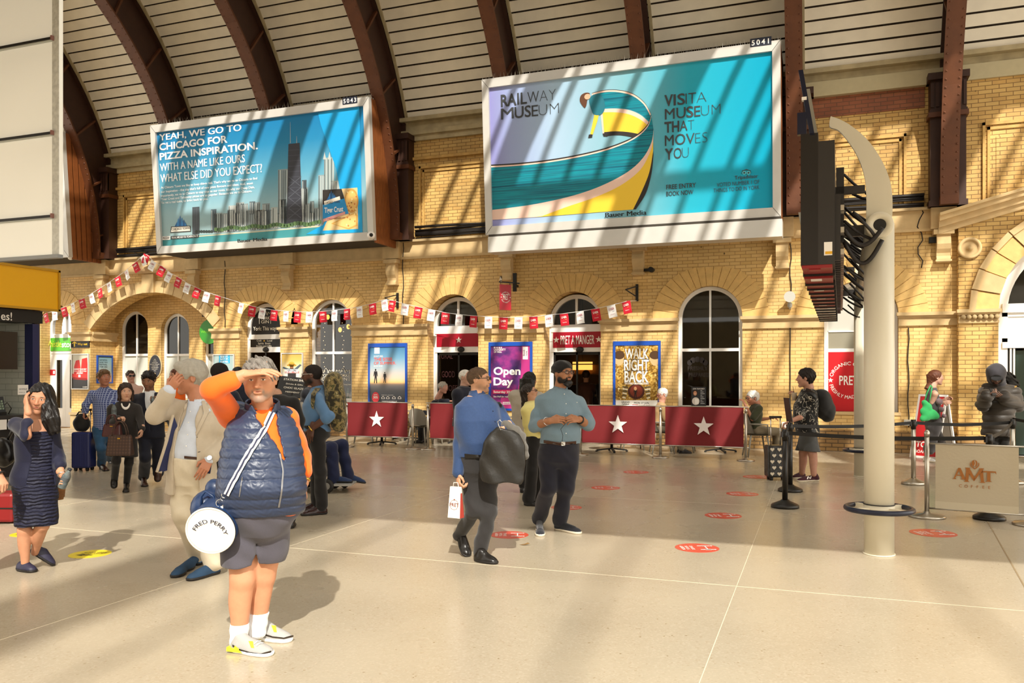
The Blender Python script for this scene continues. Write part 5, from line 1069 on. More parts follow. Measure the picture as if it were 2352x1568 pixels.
def flagmesh(red):
 m = MB(); w, h, n = .205, .29, 6; vs = []
 for i in range(n + 1):
  for j in range(3): vs.append(((j / 2 - .5) * w, .014 * math.sin(i * 1.1) * (i / n) + .008 * (j - 1) * (1 if red else -1), -h * i / n))
 m.add(vs, [(i * 3 + j, i * 3 + j + 1, i * 3 + j + 4, i * 3 + j + 3) for i in range(n) for j in range(2)], REDF if red else WHF, True)
 return m.build('flag', None, Bn, fixn=False)
proto = {}
for i, (px, py, red) in enumerate(FL):
 a_, b2 = stp[i], stp[i + 2]; t = math.atan2(b2.z - a_.z, b2.x - a_.x)
 if red not in proto:
  f_ = flagmesh(red); proto[red] = f_
  a = Art(); a.text('LNER', 0, -.11, .05, SIGNW if red else M('flag print', '#a04a58', .6), 1, .02, align='c', width=.13); a.text('Celebrating Pride', 0, -.22, .018, SIGNW if red else M('flag print'), 1, .01, align='c', width=.1); a.rect(.01, -.15, .06, -.14, '#d8a24a' if red else '#8a8aa0', 1)
  g = a.build('lettering', f_, face_mtx((0, -.02, 0), XR, ZU))
 else: f_ = copy_tree(proto[red], Bn)
 f_.location = pts[i] - Bn.location; f_.rotation_euler = (rnd.uniform(-.06, .1), -t * .8 + rnd.uniform(-.05, .05), rnd.uniform(-.25, .25))
for px, py, lab in ((1463, 672, 'black iron wall bracket holding the right end of the bunting'), (913, 690, 'black iron wall bracket and small camera in the middle of the bunting'), (337, 585, 'black iron wall bracket at the peak of the bunting over the porch')):
 q = wp(px, py, -.02); m = MB(); m.box((q.x - .03, -.04, q.z - .2), (q.x + .03, .0, q.z + .2), BLACK); m.bar((q.x, -.02, q.z + .15), (q.x - .2, -.34, q.z + .05), .025, .025, BLACK); m.bar((q.x, -.02, q.z - .1), (q.x - .2, -.34, q.z + .05), .02, .02, BLACK); tag(m.build('wall_bracket'), lab, 'bracket')
# horn loudspeaker, cameras, sockets
q = wp(1814, 682, -.25); o = empty('horn_loudspeaker', (q.x, -.25, q.z), 0, 'small grey horn loudspeaker on the brick wall left of the departure board', 'loudspeaker'); HG = M('horn grey', '#b9b7ae', .4)
m = MB(); m.lathe((0, -.1, 0), [(.12, 0), (.11, .02), (.06, .12), (.05, .25)], 20, HG, (0, 1, 0)); m.build('horn', None, o); m = MB(); m.cyl((0, -.08, 0), (0, 0, 0), .03, n=12, m=DGR); m.box((-.02, .1, -.25), (.02, .26, 0), HG); m.cyl((0, .05, -.12), (0, .05, -.22), .05, n=12, m=HG); m.build('driver', None, o)
for px, py, yy, lab in ((162, 591, -1.2, 'white dome camera under the slatted blank billboard at far left'), (1497, 620, -.1, 'small dark camera on the wall under the museum billboard'), (2146, 551, -.06, 'small dark vent box under the ledge beside the cables')):
 q = wp(px, py, yy); m = MB()
 if 'dome' in lab: m.cyl(q, q + UP * .2, .08, n=16, m=SIGNW); m.sphere(q, .075, SIGNW, 8)
 elif 'vent' in lab: m.box((q.x - .1, -.1, q.z - .06), (q.x + .1, .0, q.z + .06), BLACK)
 else: m.cyl((q.x, -.25, q.z), (q.x, -.08, q.z), .06, n=14, m=BLACK); m.box((q.x - .2, -.1, q.z - .02), (q.x + .05, .0, q.z + .04), BLACK)
 tag(m.build('security_camera' if 'camera' in lab else 'vent_box'), lab, 'camera' if 'camera' in lab else 'vent')
for px, py, lab in ((1806, 975, 'grey double socket box on the brick wall behind the tall suitcase handle'), (2087, 970, 'white socket box on the brick wall beside the woman with green bag')):
 q = wp(px, py, -.03); m = MB(); m.box((q.x - .09, -.09, q.z - .06), (q.x + .09, .0, q.z + .06), WHITEG); m.box((q.x - .06, -.1, q.z - .03), (q.x - .01, -.09, q.z + .03), WHITE); m.box((q.x + .01, -.1, q.z - .03), (q.x + .06, -.09, q.z + .03), WHITE); tag(m.build('socket_box'), lab, 'socket')
# ================================================================ floor stickers
STR = M('red floor sticker', '#c8503c', .3); STY = M('yellow floor sticker', '#dcc52a', .4)
def fsticker(px, py, wpx, lab, yellow=False, rot=0):
 p = gp(px, py); D = gd(py); r = wpx / FPX * D / 2
 o = empty('floor_sticker', (p.x, p.y, 0), TH + rot, lab, 'floor sticker', 'yellow floor stickers' if yellow else 'red distance floor stickers')
 m = MB(); m.prism(ellipse(0, 0, r, r, 36), lambda u, v: (u, v, .0005), lambda u, v: (u, v, .002), STY if yellow else STR); m.build('sheet', None, o); a = Art(); k = r / .25
 if not yellow:
  for s in (-1, 1):
   a.rect(.02 * k, (s * .1 - .012) * k, .17 * k, (s * .1 + .012) * k, SIGNW, 1); a.poly(ellipse(.185 * k, s * .1 * k, .013 * k, .018 * k, 10), SIGNW, 1); a.rect(.07 * k, (s * .1 - .025) * k, .14 * k, (s * .1 + .025) * k, SIGNW, 1)
  a.rect(.1 * k, -.07 * k, .112 * k, .07 * k, SIGNW, 1)
  for i, s in enumerate(('KEEP', 'YOUR', 'DISTANCE')): a.text(s, (-.15 + .055 * i) * k, -.1 * k, .035 * k, SIGNW, 1, .01, rot=math.pi / 2, width=.2 * k)
 else:
  a.text('KEEP YOUR', -.12 * k, .1 * k, .04 * k, BLACK, 1, .01, rot=math.pi, align='r'); a.text('DISTANCE', -.12 * k, .03 * k, .04 * k, BLACK, 1, .01, rot=math.pi, align='r'); a.poly([(-.15 * k, -.07 * k), (-.05 * k, -.02 * k), (-.05 * k, -.05 * k), (.06 * k, -.05 * k), (.06 * k, -.09 * k), (-.05 * k, -.09 * k), (-.05 * k, -.12 * k)], BLACK, 1)
 a.build('lettering', o, Matrix.Translation((0, 0, .0022)))
for px, py, w_, lab in ((1601, 1258, 100, 'red floor sticker nearest the camera, in the open middle of the floor'), (1661, 1184, 83, 'red floor sticker just behind the nearest one in the middle of the floor'), (1705, 1134, 72, 'red floor sticker left of the hearts suitcase, third from the camera in its row'), (1740, 1095, 66, 'red floor sticker behind the others and partly hidden by the hearts suitcase'), (1170, 1228, 88, 'red floor sticker beside the shoe of the man with the garment bag'), (1301, 1165, 71, 'red floor sticker between the feet of the man in the black turban'), (1391, 1120, 66, 'red floor sticker right of the turbaned man beside dark floor scratches'), (1461, 1084, 58, 'farthest red floor sticker, in front of the starred barriers'), (2143, 1224, 100, 'red floor sticker right of the front cream pole under the coffee barrier')): fsticker(px, py, w_, lab)
fsticker(207, 1272, 90, 'yellow floor sticker with black arrow between navy dress woman and man in blazer', True); fsticker(62, 1226, 70, 'yellow floor sticker behind the legs of the woman in navy dress', True)
q = gp(1203, 1252); m = MB(); m.add([(q.x + x, q.y + y, .004 + z) for x, y, z in ((-.05, 0, 0), (0, .012, .006), (.06, .015, .016), (.01, -.012, .002), (.03, .03, .02))], [(0, 3, 1), (1, 3, 2), (1, 2, 4)], M('dead leaf', '#7a5a2c', .8)); tag(m.build('fallen_leaf', fixn=False), 'small brown fallen leaf on the floor in front of the turbaned man', 'leaf')
# ================================================================ barriers of the coffee shop
def cpost(p, lab, grp, h=1.02, r=.026, br=.17, mat=CHROME, cap=True):
 o = empty('barrier_post', p, TH, lab, 'barrier post', grp); m = MB(); m.cyl((0, 0, .02), (0, 0, h), r, n=18, m=mat); m.build('post', None, o)
 m = MB(); m.lathe((0, 0, 0), [(br, 0), (br, .018), (br * .92, .03), (r * 1.6, .05), (r * 1.3, .07)], 32, mat); m.build('base_disc', None, o)
 if cap: m = MB(); m.lathe((0, 0, h), [(r * 1.15, -.05), (r * 1.25, -.01), (r * .9, .015), (r * .3, .03)], 16, mat); m.build('finial', None, o)
 return o
STARB = M('canvas star', '#e6dcd8', .6)
def sagbanner(name, a, b, zt, zb, mat, label, grp, draw, thick=.006, posts=True):
 """canvas banner hung on two rails between floor points a and b"""
 a = Vector(a); b = Vector(b); d = (b - a); w = d.length; o = empty(name, a, math.atan2(d.y, d.x), label, 'barrier banner', grp)
 m = MB(); n = 14; vs = []; k = 5
 for s in (0, 1):
  for j in range(k + 1):
   for i in range(n + 1): t = i / n; vs.append((w * t, (s - .5) * thick + .012 * math.sin(t * 6.3 + j) * math.sin(math.pi * j / k), zt + (zb - zt) * j / k - .006 * math.sin(math.pi * t) * (j == 0)))
 q = (n + 1) * (k + 1); fs = []
 for s in (0, 1):
  for j in range(k):
   for i in range(n): p = s * q + j * (n + 1) + i; fs.append((p, p + 1, p + n + 2, p + n + 1) if s else (p, p + n + 1, p + n + 2, p + 1))
 m.add(vs, fs, mat, True); c_ = m.build('canvas', None, o)
 m = MB()
 for z in (zt + .005, zb - .005): m.cyl((-.1, 0, z), (w + .1, 0, z), .011, n=10, m=CHROME)
 m.build('rail', None, o)
 ar = Art(); draw(ar, w, zt, zb); ar.build('printed_motif', c_, face_mtx((0, -.022, 0), XR, ZU)); return o
YBAR = -2.8
def bpt(px): q = wp(px, 1000, YBAR); return Vector((q.x, YBAR, 0))
G1 = 'maroon starred barrier banners of the coffee shop'; G2 = 'steel posts of the coffee shop barriers'
def stardraw(a, w, zt, zb): a.poly(star(w / 2, (zt + zb) / 2, .2), STARB, 1)
def bz(px, py): return wz(px, py, YBAR)
for pa_, pb_, lab in ((798, 936, 'maroon barrier banner with white star below the beach poster'), (988, 1060, 'maroon barrier banner mostly hidden behind the man with the garment bag'), (1337, 1505, 'maroon barrier banner with white star beside the turbaned man'), (1528, 1708, 'maroon barrier banner with white star under the tall dark window')):
 if pa_ == 988: pb_ = 1130
 a_, b2 = bpt(pa_), bpt(pb_); sagbanner('barrier_banner', a_, b2, bz(1000, 926), bz(1000, 1006), PRETM, lab, G1, stardraw if pa_ != 988 else (lambda a, w, zt, zb: a.poly(star(w / 2, (zt + zb) / 2, .2), STARB, 1)))
for px, lab in ((797, 'steel barrier post left of the banner below the beach poster'), (948, 'steel barrier post right of the banner below the beach poster'), (983, 'steel barrier post beside the grey chair, left end of second banner'), (1140, 'steel barrier post behind the man with the garment bag'), (1333, 'steel barrier post just right of the turbaned man'), (1517, 'steel barrier post between the two banners right of the turbaned man'), (1713, 'steel barrier post beside the man in the green polo shirt')): cpost(bpt(px), lab, G2, .98)
# ---- coffee banner and belt posts on the right
def amt(a, w, zt, zb):
 O = '#a5682f'; cx = w * .48; cy = (zt + zb) / 2
 def T(x, y, s):   # serif capital T
  a.poly([(x - .07 * s, y + .12 * s), (x + .07 * s, y + .12 * s), (x + .075 * s, y + .085 * s), (x + .06 * s, y + .105 * s), (x + .017 * s, y + .105 * s), (x + .017 * s, y + .01 * s), (x + .035 * s, y), (x - .035 * s, y), (x - .017 * s, y + .01 * s), (x - .017 * s, y + .105 * s), (x - .06 * s, y + .105 * s), (x - .075 * s, y + .085 * s)], O, 1)
 def A(x, y, s):
  a.poly([(x - .012 * s, y + .13 * s), (x + .012 * s, y + .13 * s), (x + .06 * s, y + .01 * s), (x + .075 * s, y), (x + .01 * s, y), (x + .026 * s, y + .01 * s), (x - .006 * s, y + .1 * s)], O, 1); a.poly([(x - .012 * s, y + .13 * s), (x + .002 * s, y + .11 * s), (x - .042 * s, y + .012 * s), (x - .03 * s, y), (x - .07 * s, y), (x - .058 * s, y + .012 * s)], O, 1); a.rect(x - .035 * s, y + .04 * s, x + .03 * s, y + .052 * s, O, 2)
 def Mm(x, y, s):
  for k in (-1, 1): a.poly([(x + k * .06 * s - .017 * s, y + .155 * s), (x + k * .06 * s + .017 * s, y + .155 * s), (x + k * .075 * s + .015 * s, y + .01 * s), (x + k * .075 * s + .03 * s, y), (x + k * .075 * s - .03 * s, y), (x + k * .075 * s - .015 * s, y + .01 * s)], O, 1)
  a.poly([(x - .09 * s, y + .155 * s), (x - .05 * s, y + .155 * s), (x + .008 * s, y + .04 * s), (x - .005 * s, y + .01 * s)], O, 2); a.poly([(x + .09 * s, y + .155 * s), (x + .055 * s, y + .155 * s), (x - .008 * s, y + .04 * s), (x - .005 * s, y + .01 * s)], O, 2)
 A(cx - .15, cy - .02, 1); Mm(cx, cy - .045, 1.05); T(cx + .14, cy - .03, 1)
 for i, ch in enumerate('COFFEE'): a.text(ch, cx - .14 + i * .057, cy - .11, .033, O, 1, .006, align='c')
 a.poly(ellipse(cx, cy + .17, .03, .038, 20), O, 1); a.poly([(cx - .003, cy + .2), (cx + .006, cy + .17), (cx - .006, cy + .14), (cx + .003, cy + .135), (cx + .013, cy + .17), (cx + .004, cy + .205)], '#b7ab94', 2)
 for s in (-1, 1): a.poly(smooth_poly([(cx + s * .045, cy + .18), (cx + s * .045, cy + .145), (cx + s * .02, cy + .115), (cx, cy + .1)]) + smooth_poly([(cx, cy + .11), (cx + s * .012, cy + .125), (cx + s * .034, cy + .147), (cx + s * .038, cy + .178)]), O, 1)
GREIGE = M('greige canvas', '#bfb39b', .7, bump=.2, bscale=30)
pA = gp(2129, 1187); pB = gp(2372, 1206); dd = pB - pA
bA = pA + dd * .085; bB = pA + dd * .875
Dm = 9.5; zz = lambda py: CAMH + (HZ - py) / FPX * 9.55
am = sagbanner('barrier_banner', bA, bB, zz(1020), zz(1168), GREIGE, 'greige coffee barrier banner with brown lettering at the lower right', 'coffee stall barrier', amt)
m = MB(); w_ = (bB - bA).length; m.box((0, -.012, zz(1168)), (w_, -.004, zz(1152)), M('greige hem', '#cbc0a8', .7)); m.build('bottom_hem', None, am)
cpost(pA, 'steel post at the left end of the greige coffee banner', 'posts around the coffee stall', .99, .026, .2); cpost(pB, 'steel post at the right frame edge holding the greige coffee banner', 'posts around the coffee stall', .99, .026, .2)
BP = M('black post', '#17130f', .35); BELT = M('black belt', '#120f0d', .6)
def bpost(px, py, lab, mat=BP, h=.98, br=.17):
 p = gp(px, py); o = empty('belt_post', p, TH, lab, 'barrier post', 'belt posts of the queue'); m = MB(); m.cyl((0, 0, .02), (0, 0, h - .12), .034, n=18, m=mat); m.build('post', None, o)
 m = MB(); m.lathe((0, 0, 0), [(br, 0), (br, .03), (br * .9, .045), (.06, .085), (.045, .1)], 32, mat); m.build('base_disc', None, o)
 m = MB(); m.cyl((0, 0, h - .14), (0, 0, h), .037, n=16, m=BP); m.box((-.05, -.02, h - .1), (.05, .02, h - .03), BP); m.build('belt_head', None, o); return p
P1 = bpost(1803, 1165, 'black belt post nearest the camera left of the cream poles'); P2 = bpost(1815, 1128, 'black belt post just behind the nearest one with a sign holder')
P3 = bpost(2098, 1112, 'steel belt post right of the front cream pole', CHROME); P4 = bpost(2272, 1192, 'black belt post behind the greige coffee banner')
P5 = bpost(2292, 1070, 'black belt post in front of the hooded person'); P6 = bpost(2326, 1110, 'steel belt post at the right edge behind the coffee banner', CHROME)
P7 = Vector((3.9, -5.2, 0)); P7 = gp(2420, 1120)
def belt(a, b, lab, z=.93):
 a = a + UP * 0; b = b + UP * 0; m = MB(); n = 12; d = (b - a).normalized(); a = a + d * .05; b = b - d * .05; vs = []; nx = Vector((-d.y, d.x, 0)) * .002
 for i in range(n + 1):
  t = i / n; p = a + (b - a) * t; s = .03 * 4 * t * (1 - t)
  for q in (p - nx + UP * (z - .024 - s), p - nx + UP * (z + .024 - s), p + nx + UP * (z + .024 - s), p + nx + UP * (z - .024 - s)): vs.append(q)
 m.add(vs, [(i * 4 + j, i * 4 + (j + 1) % 4, i * 4 + 4 + (j + 1) % 4, i * 4 + 4 + j) for i in range(n) for j in range(4)], BELT); tag(m.build('barrier_belt'), lab, 'belt', 'black barrier belts')
belt(P1, P4, 'black belt stretched from the nearest belt post to the post behind the coffee banner'); belt(P2, P3, 'black belt from the rear left belt post to the steel post behind the front pole'); belt(P3, P6, 'black belt from steel post running right in front of the hooded person'); belt(P5, P7, 'upper black belt leaving the frame at right in front of the hooded person')
belt(P4, P6, 'short black belt between the two posts behind the coffee banner')
o = empty('sign_holder', P2, TH, 'thin black sign seen edge on above the rear left belt post', 'sign'); m = MB(); m.obox((-.03, 0, 1.16), Vector((.006, 0, -.001)), Vector((0, .12, 0)), Vector((-.022, 0, .17)), BP); m.build('sign_plate', None, o); m = MB(); m.cyl((0, 0, .95), (-.012, 0, 1.02), .012, n=8, m=BP); m.box((.0, -.01, 1.14), (.03, .01, 1.16), BP); m.build('clip', None, o)
# ================================================================ A-boards
def aboard(name, p, rz, w, h, spread, label, fm, draw, side_mat, open_side=True):
 o = empty(name, p, rz, label, 'board'); s = spread / 2; MXs = []
 for k, nm_ in ((-1, 'front_panel'), (1, 'rear_panel')):
  upv = Vector((0, -k * s * 1.0 + 0, h)); base = Vector((-w / 2, k * s, .0)) if k < 0 else Vector((w / 2, k * s, .0)); upv = Vector((0, -k * (s - .02), h - .06)); r = Vector((1, 0, 0)) if k < 0 else Vector((-1, 0, 0))
  F = Face(base, r, upv); hh = upv.length; MX = F.mtx(); f = .04
  m = MB(); m.prism([(0, 0), (w, 0), (w, hh), (0, hh)], lambda u, v: (u, v, 0), lambda u, v: (u, v, -.03), fm, [[(f, f), (w - f, f), (w - f, hh - f), (f, hh - f)]]); m.box((f * .7, f * .7, -.025), (w - f * .7, hh - f * .7, -.012), side_mat); pn_ = m.build(nm_, None, o); pn_.matrix_local = MX
  if k < 0: a = Art(); a.w, a.h = w, hh; draw(a); a.build('printed_sheet', pn_, Matrix.Translation((0, 0, -.0115)))
 return o
def lner(a):
 a.rect(.04, .04, a.w - .04, a.h - .04, M('lner red', '#c8161d', .4), 0); a.text('LNER', a.w - .08, a.h - .2, .075, SIGNW, 1, .03, align='r'); a.rect(a.w - .14, a.h - .26, a.w - .04, a.h - .25, SIGNW, 1); a.text('TO', .1, .22, .11, SIGNW, 1, .03); a.text('BOARD', .1, .1, .06, SIGNW, 1, .02)
q = gp(2145, 1062); aboard('pavement_board', (q.x + .12, -.78, 0), TH - math.radians(62), .62, 1.32, .62, 'white framed red pavement board behind the woman with the green bag', WHITE, lner, M('board grey back', '#9d9488', .6))
def shop(a):
 a.rect(0.02, .02, a.w - .02, a.h - .02, M('chalk board black', '#191817', .5), 0)
 for i, (s, h_, w_) in enumerate((('STATION SHOP', .07, .5), ('Snacks & Gifts', .045, .38), ('ICE CREAM', .05, .34), ('GIFTS  GIN', .06, .4), ('SOUVENIRS', .045, .34))): a.text(s, a.w / 2, a.h - .17 - .12 * i, h_, CREAMW, 1, .012, align='c', width=w_)
q = gp(668, 1040); o = empty('shop_board', (q.x, q.y, 0), TH, 'black gift shop board on a stand behind the man in the quilted vest', 'board'); zA = CAMH + (HZ - 908) / FPX * 17.5; zB = CAMH + (HZ - 868) / FPX * 17.5
upv = Vector((0.12, .28, .42)); F = Face((-.33, 0, zA), (1, .2, 0), upv); MX = F.mtx(); a = Art(); a.w, a.h = .62, .5
m = MB(); m.box((0, 0, -.03), (.62, .5, 0), BLACK); pn_ = m.build('panel', None, o); pn_.matrix_local = MX
for i, (s, h_, w_) in enumerate((('STATION SHOP', .05, .5), ('Drinks & Gifts', .035, .36), ('CHOC GLAZE', .045, .42), ('MERMENT', .035, .3))): a.text(s, .34, .4 - .1 * i, h_, CREAMW, 1, .015, align='c', width=w_)
a.build('lettering', pn_, Matrix.Translation((0, 0, .001))); m = MB(); m.cyl((0, .05, 0), (0, .05, zA + .05), .025, n=10, m=BLACK); m.lathe((0, .05, 0), [(.2, 0), (.2, .02), (.03, .05)], 20, BLACK); m.build('stand', None, o)
# ================================================================ café chairs and tables
CHG = M('grey cafe chair', '#8f897c', .45)
def chair(p, rz, lab, first=[None]):
 if first[0]:
  o = copy_tree(first[0]); o.location = p; o.rotation_euler = (0, 0, rz); o['label'] = lab; return o
 o = empty('cafe_chair', p, rz, lab, 'chair', 'grey cafe chairs'); first[0] = o   # faces local -y
 m = MB(); vs = []; n = 10; k = 8
 for j in range(k + 1):
  for i in range(n + 1): u = (i / n - .5) * 2; v = (j / k - .5); vs.append((u * (.22 - .03 * max(0, v)), v * .43, .45 + .03 * u * u - .02 * math.cos(v * 3) - .02 * max(0, -v) ** 2 * 4))
 fs = [(j * (n + 1) + i, j * (n + 1) + i + 1, (j + 1) * (n + 1) + i + 1, (j + 1) * (n + 1) + i) for j in range(k) for i in range(n)]; m.add(vs, fs, CHG, True); m.add([(x, y, z - .018) for x, y, z in vs], [f[::-1] for f in fs], CHG, True); m.build('seat', None, o, fixn=False)
 m = MB(); vs = []
 for j in range(k + 1):
  t = j / k
  for i in range(n + 1): u = (i / n - .5) * 2; w_ = .2 + .03 * math.sin(math.pi * t) - .05 * t ** 3; vs.append((u * w_, .19 + .1 * t - .09 * u * u * (1 - .3 * t), .47 + .4 * t - .03 * u * u * t))
 m.add(vs, fs, CHG, True); m.add([(x, y + .015, z) for x, y, z in vs], [f[::-1] for f in fs], CHG, True); m.build('backrest', None, o, fixn=False)
 for sx in (-1, 1):
  for sy in (-1, 1): m = MB(); m.tube([(sx * .17, sy * .16, .44), (sx * .22, sy * .23, 0)], [.022, .014], 8, CHG); m.build('leg', None, o)
  m = MB(); m.tube([(sx * .2, .2, .66), (sx * .25, .05, .66), (sx * .25, -.15, .65), (sx * .22, -.18, .45)], .018, 8, CHG); m.build('armrest', None, o)
 return o
def table(p, lab, r=.36, first=[None]):
 if first[0]: o = copy_tree(first[0]); o.location = p; o['label'] = lab; return o
 o = empty('cafe_table', p, .4, lab, 'table', 'cafe tables behind the barriers'); first[0] = o; m = MB(); m.lathe((0, 0, .72), [(r, 0), (r, .02), (r - .01, .025)], 32, M('table top', '#8d8071', .4)); m.build('tabletop', None, o)
 m = MB(); m.cyl((0, 0, .05), (0, 0, .72), .03, n=12, m=BLACK); m.build('column_leg', None, o)
 for k in range(4): t = k * math.pi / 2; m = MB(); m.bar((0, 0, .07), (.33 * math.cos(t), .33 * math.sin(t), .03), .045, .03, BLACK); m.cyl((.33 * math.cos(t), .33 * math.sin(t), 0), (.33 * math.cos(t), .33 * math.sin(t), .03), .025, n=8, m=BLACK); m.build('foot', None, o)
 return o
def fp(px, y): q = wp(px, 1000, y); return Vector((q.x, y, 0))
chair(fp(965, -1.7), math.pi * 1.02, 'empty grey cafe chair between the two left barrier posts')
chair(fp(835, -1.6), .5, 'grey cafe chair behind the left starred banner, only legs showing'); chair(fp(893, -1.0), 2.6, 'grey cafe chair behind the beach poster banner, farther from the camera')
table(fp(877, -1.9), 'round cafe table behind the left starred banner'); table(fp(932, -.45), 'round cafe table beside the empty grey chair'); table(fp(1405, -1.8), 'round cafe table behind the starred banner beside the turbaned man'); table(fp(1655, -1.1), 'round cafe table behind the banner under the tall dark window'); table(fp(1062, -1.0), 'round cafe table in front of the seated man at the starred door')
chair(fp(1452, -1.2), -1.2, 'grey cafe chair behind the banner under the theatre poster'); CH1 = chair(fp(1520, -1.75), 1.9, 'grey cafe chair of the man in the tan jacket'); CH2 = chair(fp(1738, -1.75), 1.9, 'grey cafe chair of the man in the green polo shirt'); chair(fp(1570, -1.3), -1.5, 'grey cafe chair behind the banner under the tall dark window'); CH3 = chair(fp(1005, -1.2), -1.57, 'grey cafe chair of the man in the dark jacket at the starred door'); chair(fp(1195, -1.0), .2, 'grey cafe chair below the university poster behind the two women')
# ================================================================ bodies: smooth fields turned into one skin
A3 = lambda v: np.array((v[0], v[1], v[2]), dtype=np.float64)
class SDF:
 def __init__(s, vox): s.h = vox; s.p = []; s.cuts = []; s.disp = None
 def rc(s, a, b, ra, rb=None, k=.02, sub=False):
  a = A3(a); b = A3(b); rb = ra if rb is None else rb; m = max(ra, rb) + k
  def f(P):
   ab = b - a; L = ab @ ab + 1e-12; d = P - a; t = np.clip((d @ ab) / L, 0, 1); return np.sqrt(((d - t[..., None] * ab) ** 2).sum(-1)) - (ra + (rb - ra) * t)
  s.p.append((f, np.minimum(a, b) - m, np.maximum(a, b) + m, k, sub)); return s
 def ell(s, c, ax, r, k=.02, sub=False):
  c = A3(c); R = np.array([A3(v) for v in ax]); r = np.array(r, dtype=np.float64); m = r.max() + k
  def f(P):
   q = (P - c) @ R.T; k0 = np.sqrt(((q / r) ** 2).sum(-1)); k1 = np.sqrt(((q / r ** 2) ** 2).sum(-1)) + 1e-9; return k0 * (k0 - 1) / k1
  ext = np.sqrt(((R.T * r) ** 2).sum(1)) + k; s.p.append((f, c - ext, c + ext, k, sub)); return s
 def sph(s, c, r, k=.02, sub=False): return s.rc(c, c, r, r, k, sub)
 def loft(s, secs, u, k=.02, sub=False, pw=2.0):
  """secs = [(centre, half width, half depth)] from low to high; u = width direction"""
  C = np.array([A3(q[0]) for q in secs]); Wd = np.array([q[1] for q in secs]); Dp = np.array([q[2] for q in secs]); ax = C[-1] - C[0]; Ln = np.linalg.norm(ax); ax /= Ln
  u = A3(u); u = u - ax * (u @ ax); u /= np.linalg.norm(u); v = np.cross(ax, u); T = (C - C[0]) @ ax; m = max(Wd.max(), Dp.max()) + k
  def f(P):
   d = P - C[0]; t = d @ ax; tc = np.clip(t, T[0], T[-1]); cx = [np.interp(tc, T, C[:, i] - C[0, i]) for i in range(3)]
   w = np.interp(tc, T, Wd); dd = np.interp(tc, T, Dp); q = np.stack([d[..., i] - cx[i] for i in range(3)], -1); x = np.abs(q @ u) / w; y = np.abs(q @ v) / dd
   k0 = (x ** pw + y ** pw) ** (1 / pw) + 1e-9; k1 = np.sqrt((x / w) ** 2 + (y / dd) ** 2) + 1e-9; k0_ = np.sqrt(x * x + y * y) + 1e-9
   return np.maximum((k0 - 1) * k0_ / k1, np.maximum(T[0] - t, t - T[-1]))
  s.p.append((f, C.min(0) - m, C.max(0) + m, k, sub)); return s
 def cut(s, o, n): s.cuts.append((A3(o), A3(n) / np.linalg.norm(A3(n)))); return s     # keeps the side the normal points away from
 def mesh(s, smooth=1):
  add = [q for q in s.p if not q[4]]; lo = np.min([q[1] for q in add], 0) - 2 * s.h; hi = np.max([q[2] for q in add], 0) + 2 * s.h; n = np.ceil((hi - lo) / s.h).astype(int) + 1
  D = np.full(n, .25, dtype=np.float32); X = [lo[i] + s.h * np.arange(n[i]) for i in range(3)]
  for f, a, b, k, sub in s.p:
   i0 = np.clip(np.floor((a - lo) / s.h).astype(int) - 1, 0, n); i1 = np.clip(np.ceil((b - lo) / s.h).astype(int) + 2, 0, n)
   if (i1 <= i0).any(): continue
   P = np.stack(np.meshgrid(*[X[i][i0[i]:i1[i]] for i in range(3)], indexing='ij'), -1); d = f(P).astype(np.float32); sl_ = tuple(slice(i0[i], i1[i]) for i in range(3)); g = D[sl_]
   if sub: hh = np.clip(.5 - .5 * (g + d) / k, 0, 1); D[sl_] = g * (1 - hh) - d * hh + k * hh * (1 - hh)
   else: hh = np.clip(.5 + .5 * (g - d) / k, 0, 1); D[sl_] = g * (1 - hh) + d * hh - k * hh * (1 - hh)
  for o, nn in s.cuts:
   pl = ((X[0] - o[0]) * nn[0])[:, None, None] + ((X[1] - o[1]) * nn[1])[None, :, None] + ((X[2] - o[2]) * nn[2])[None, None, :]; D = np.maximum(D, pl.astype(np.float32))
  if s.disp:
   ix = np.nonzero(np.abs(D) < .04); P = np.stack([X[i][ix[i]] for i in range(3)], -1); D[ix] += s.disp(P).astype(np.float32)
  S = D < 0; cnt = np.zeros(n - 1, dtype=np.int8); off = [(i, j, k) for i in (0, 1) for j in (0, 1) for k in (0, 1)]
  for i, j, k in off: cnt += S[i:n[0] - 1 + i, j:n[1] - 1 + j, k:n[2] - 1 + k]
  I = np.nonzero((cnt > 0) & (cnt < 8)); I = np.stack(I, -1); V = np.zeros((len(I), 3)); c = np.zeros(len(I))
  cd = {o: D[I[:, 0] + o[0], I[:, 1] + o[1], I[:, 2] + o[2]].astype(np.float64) for o in off}
  for a in off:
   for ax in range(3):
    if a[ax]: continue
    b = list(a); b[ax] = 1; b = tuple(b); d0, d1 = cd[a], cd[b]; mk = (d0 < 0) != (d1 < 0); t = np.where(mk, d0 / np.where(mk, d0 - d1, 1), 0); p = np.tile(np.array(a, float), (len(I), 1)); p[:, ax] += t; V += p * mk[:, None]; c += mk
  V = lo + s.h * (I + V / np.maximum(c, 1)[:, None]); vid = np.full(n - 1, -1, dtype=np.int32); vid[I[:, 0], I[:, 1], I[:, 2]] = np.arange(len(I)); F = []
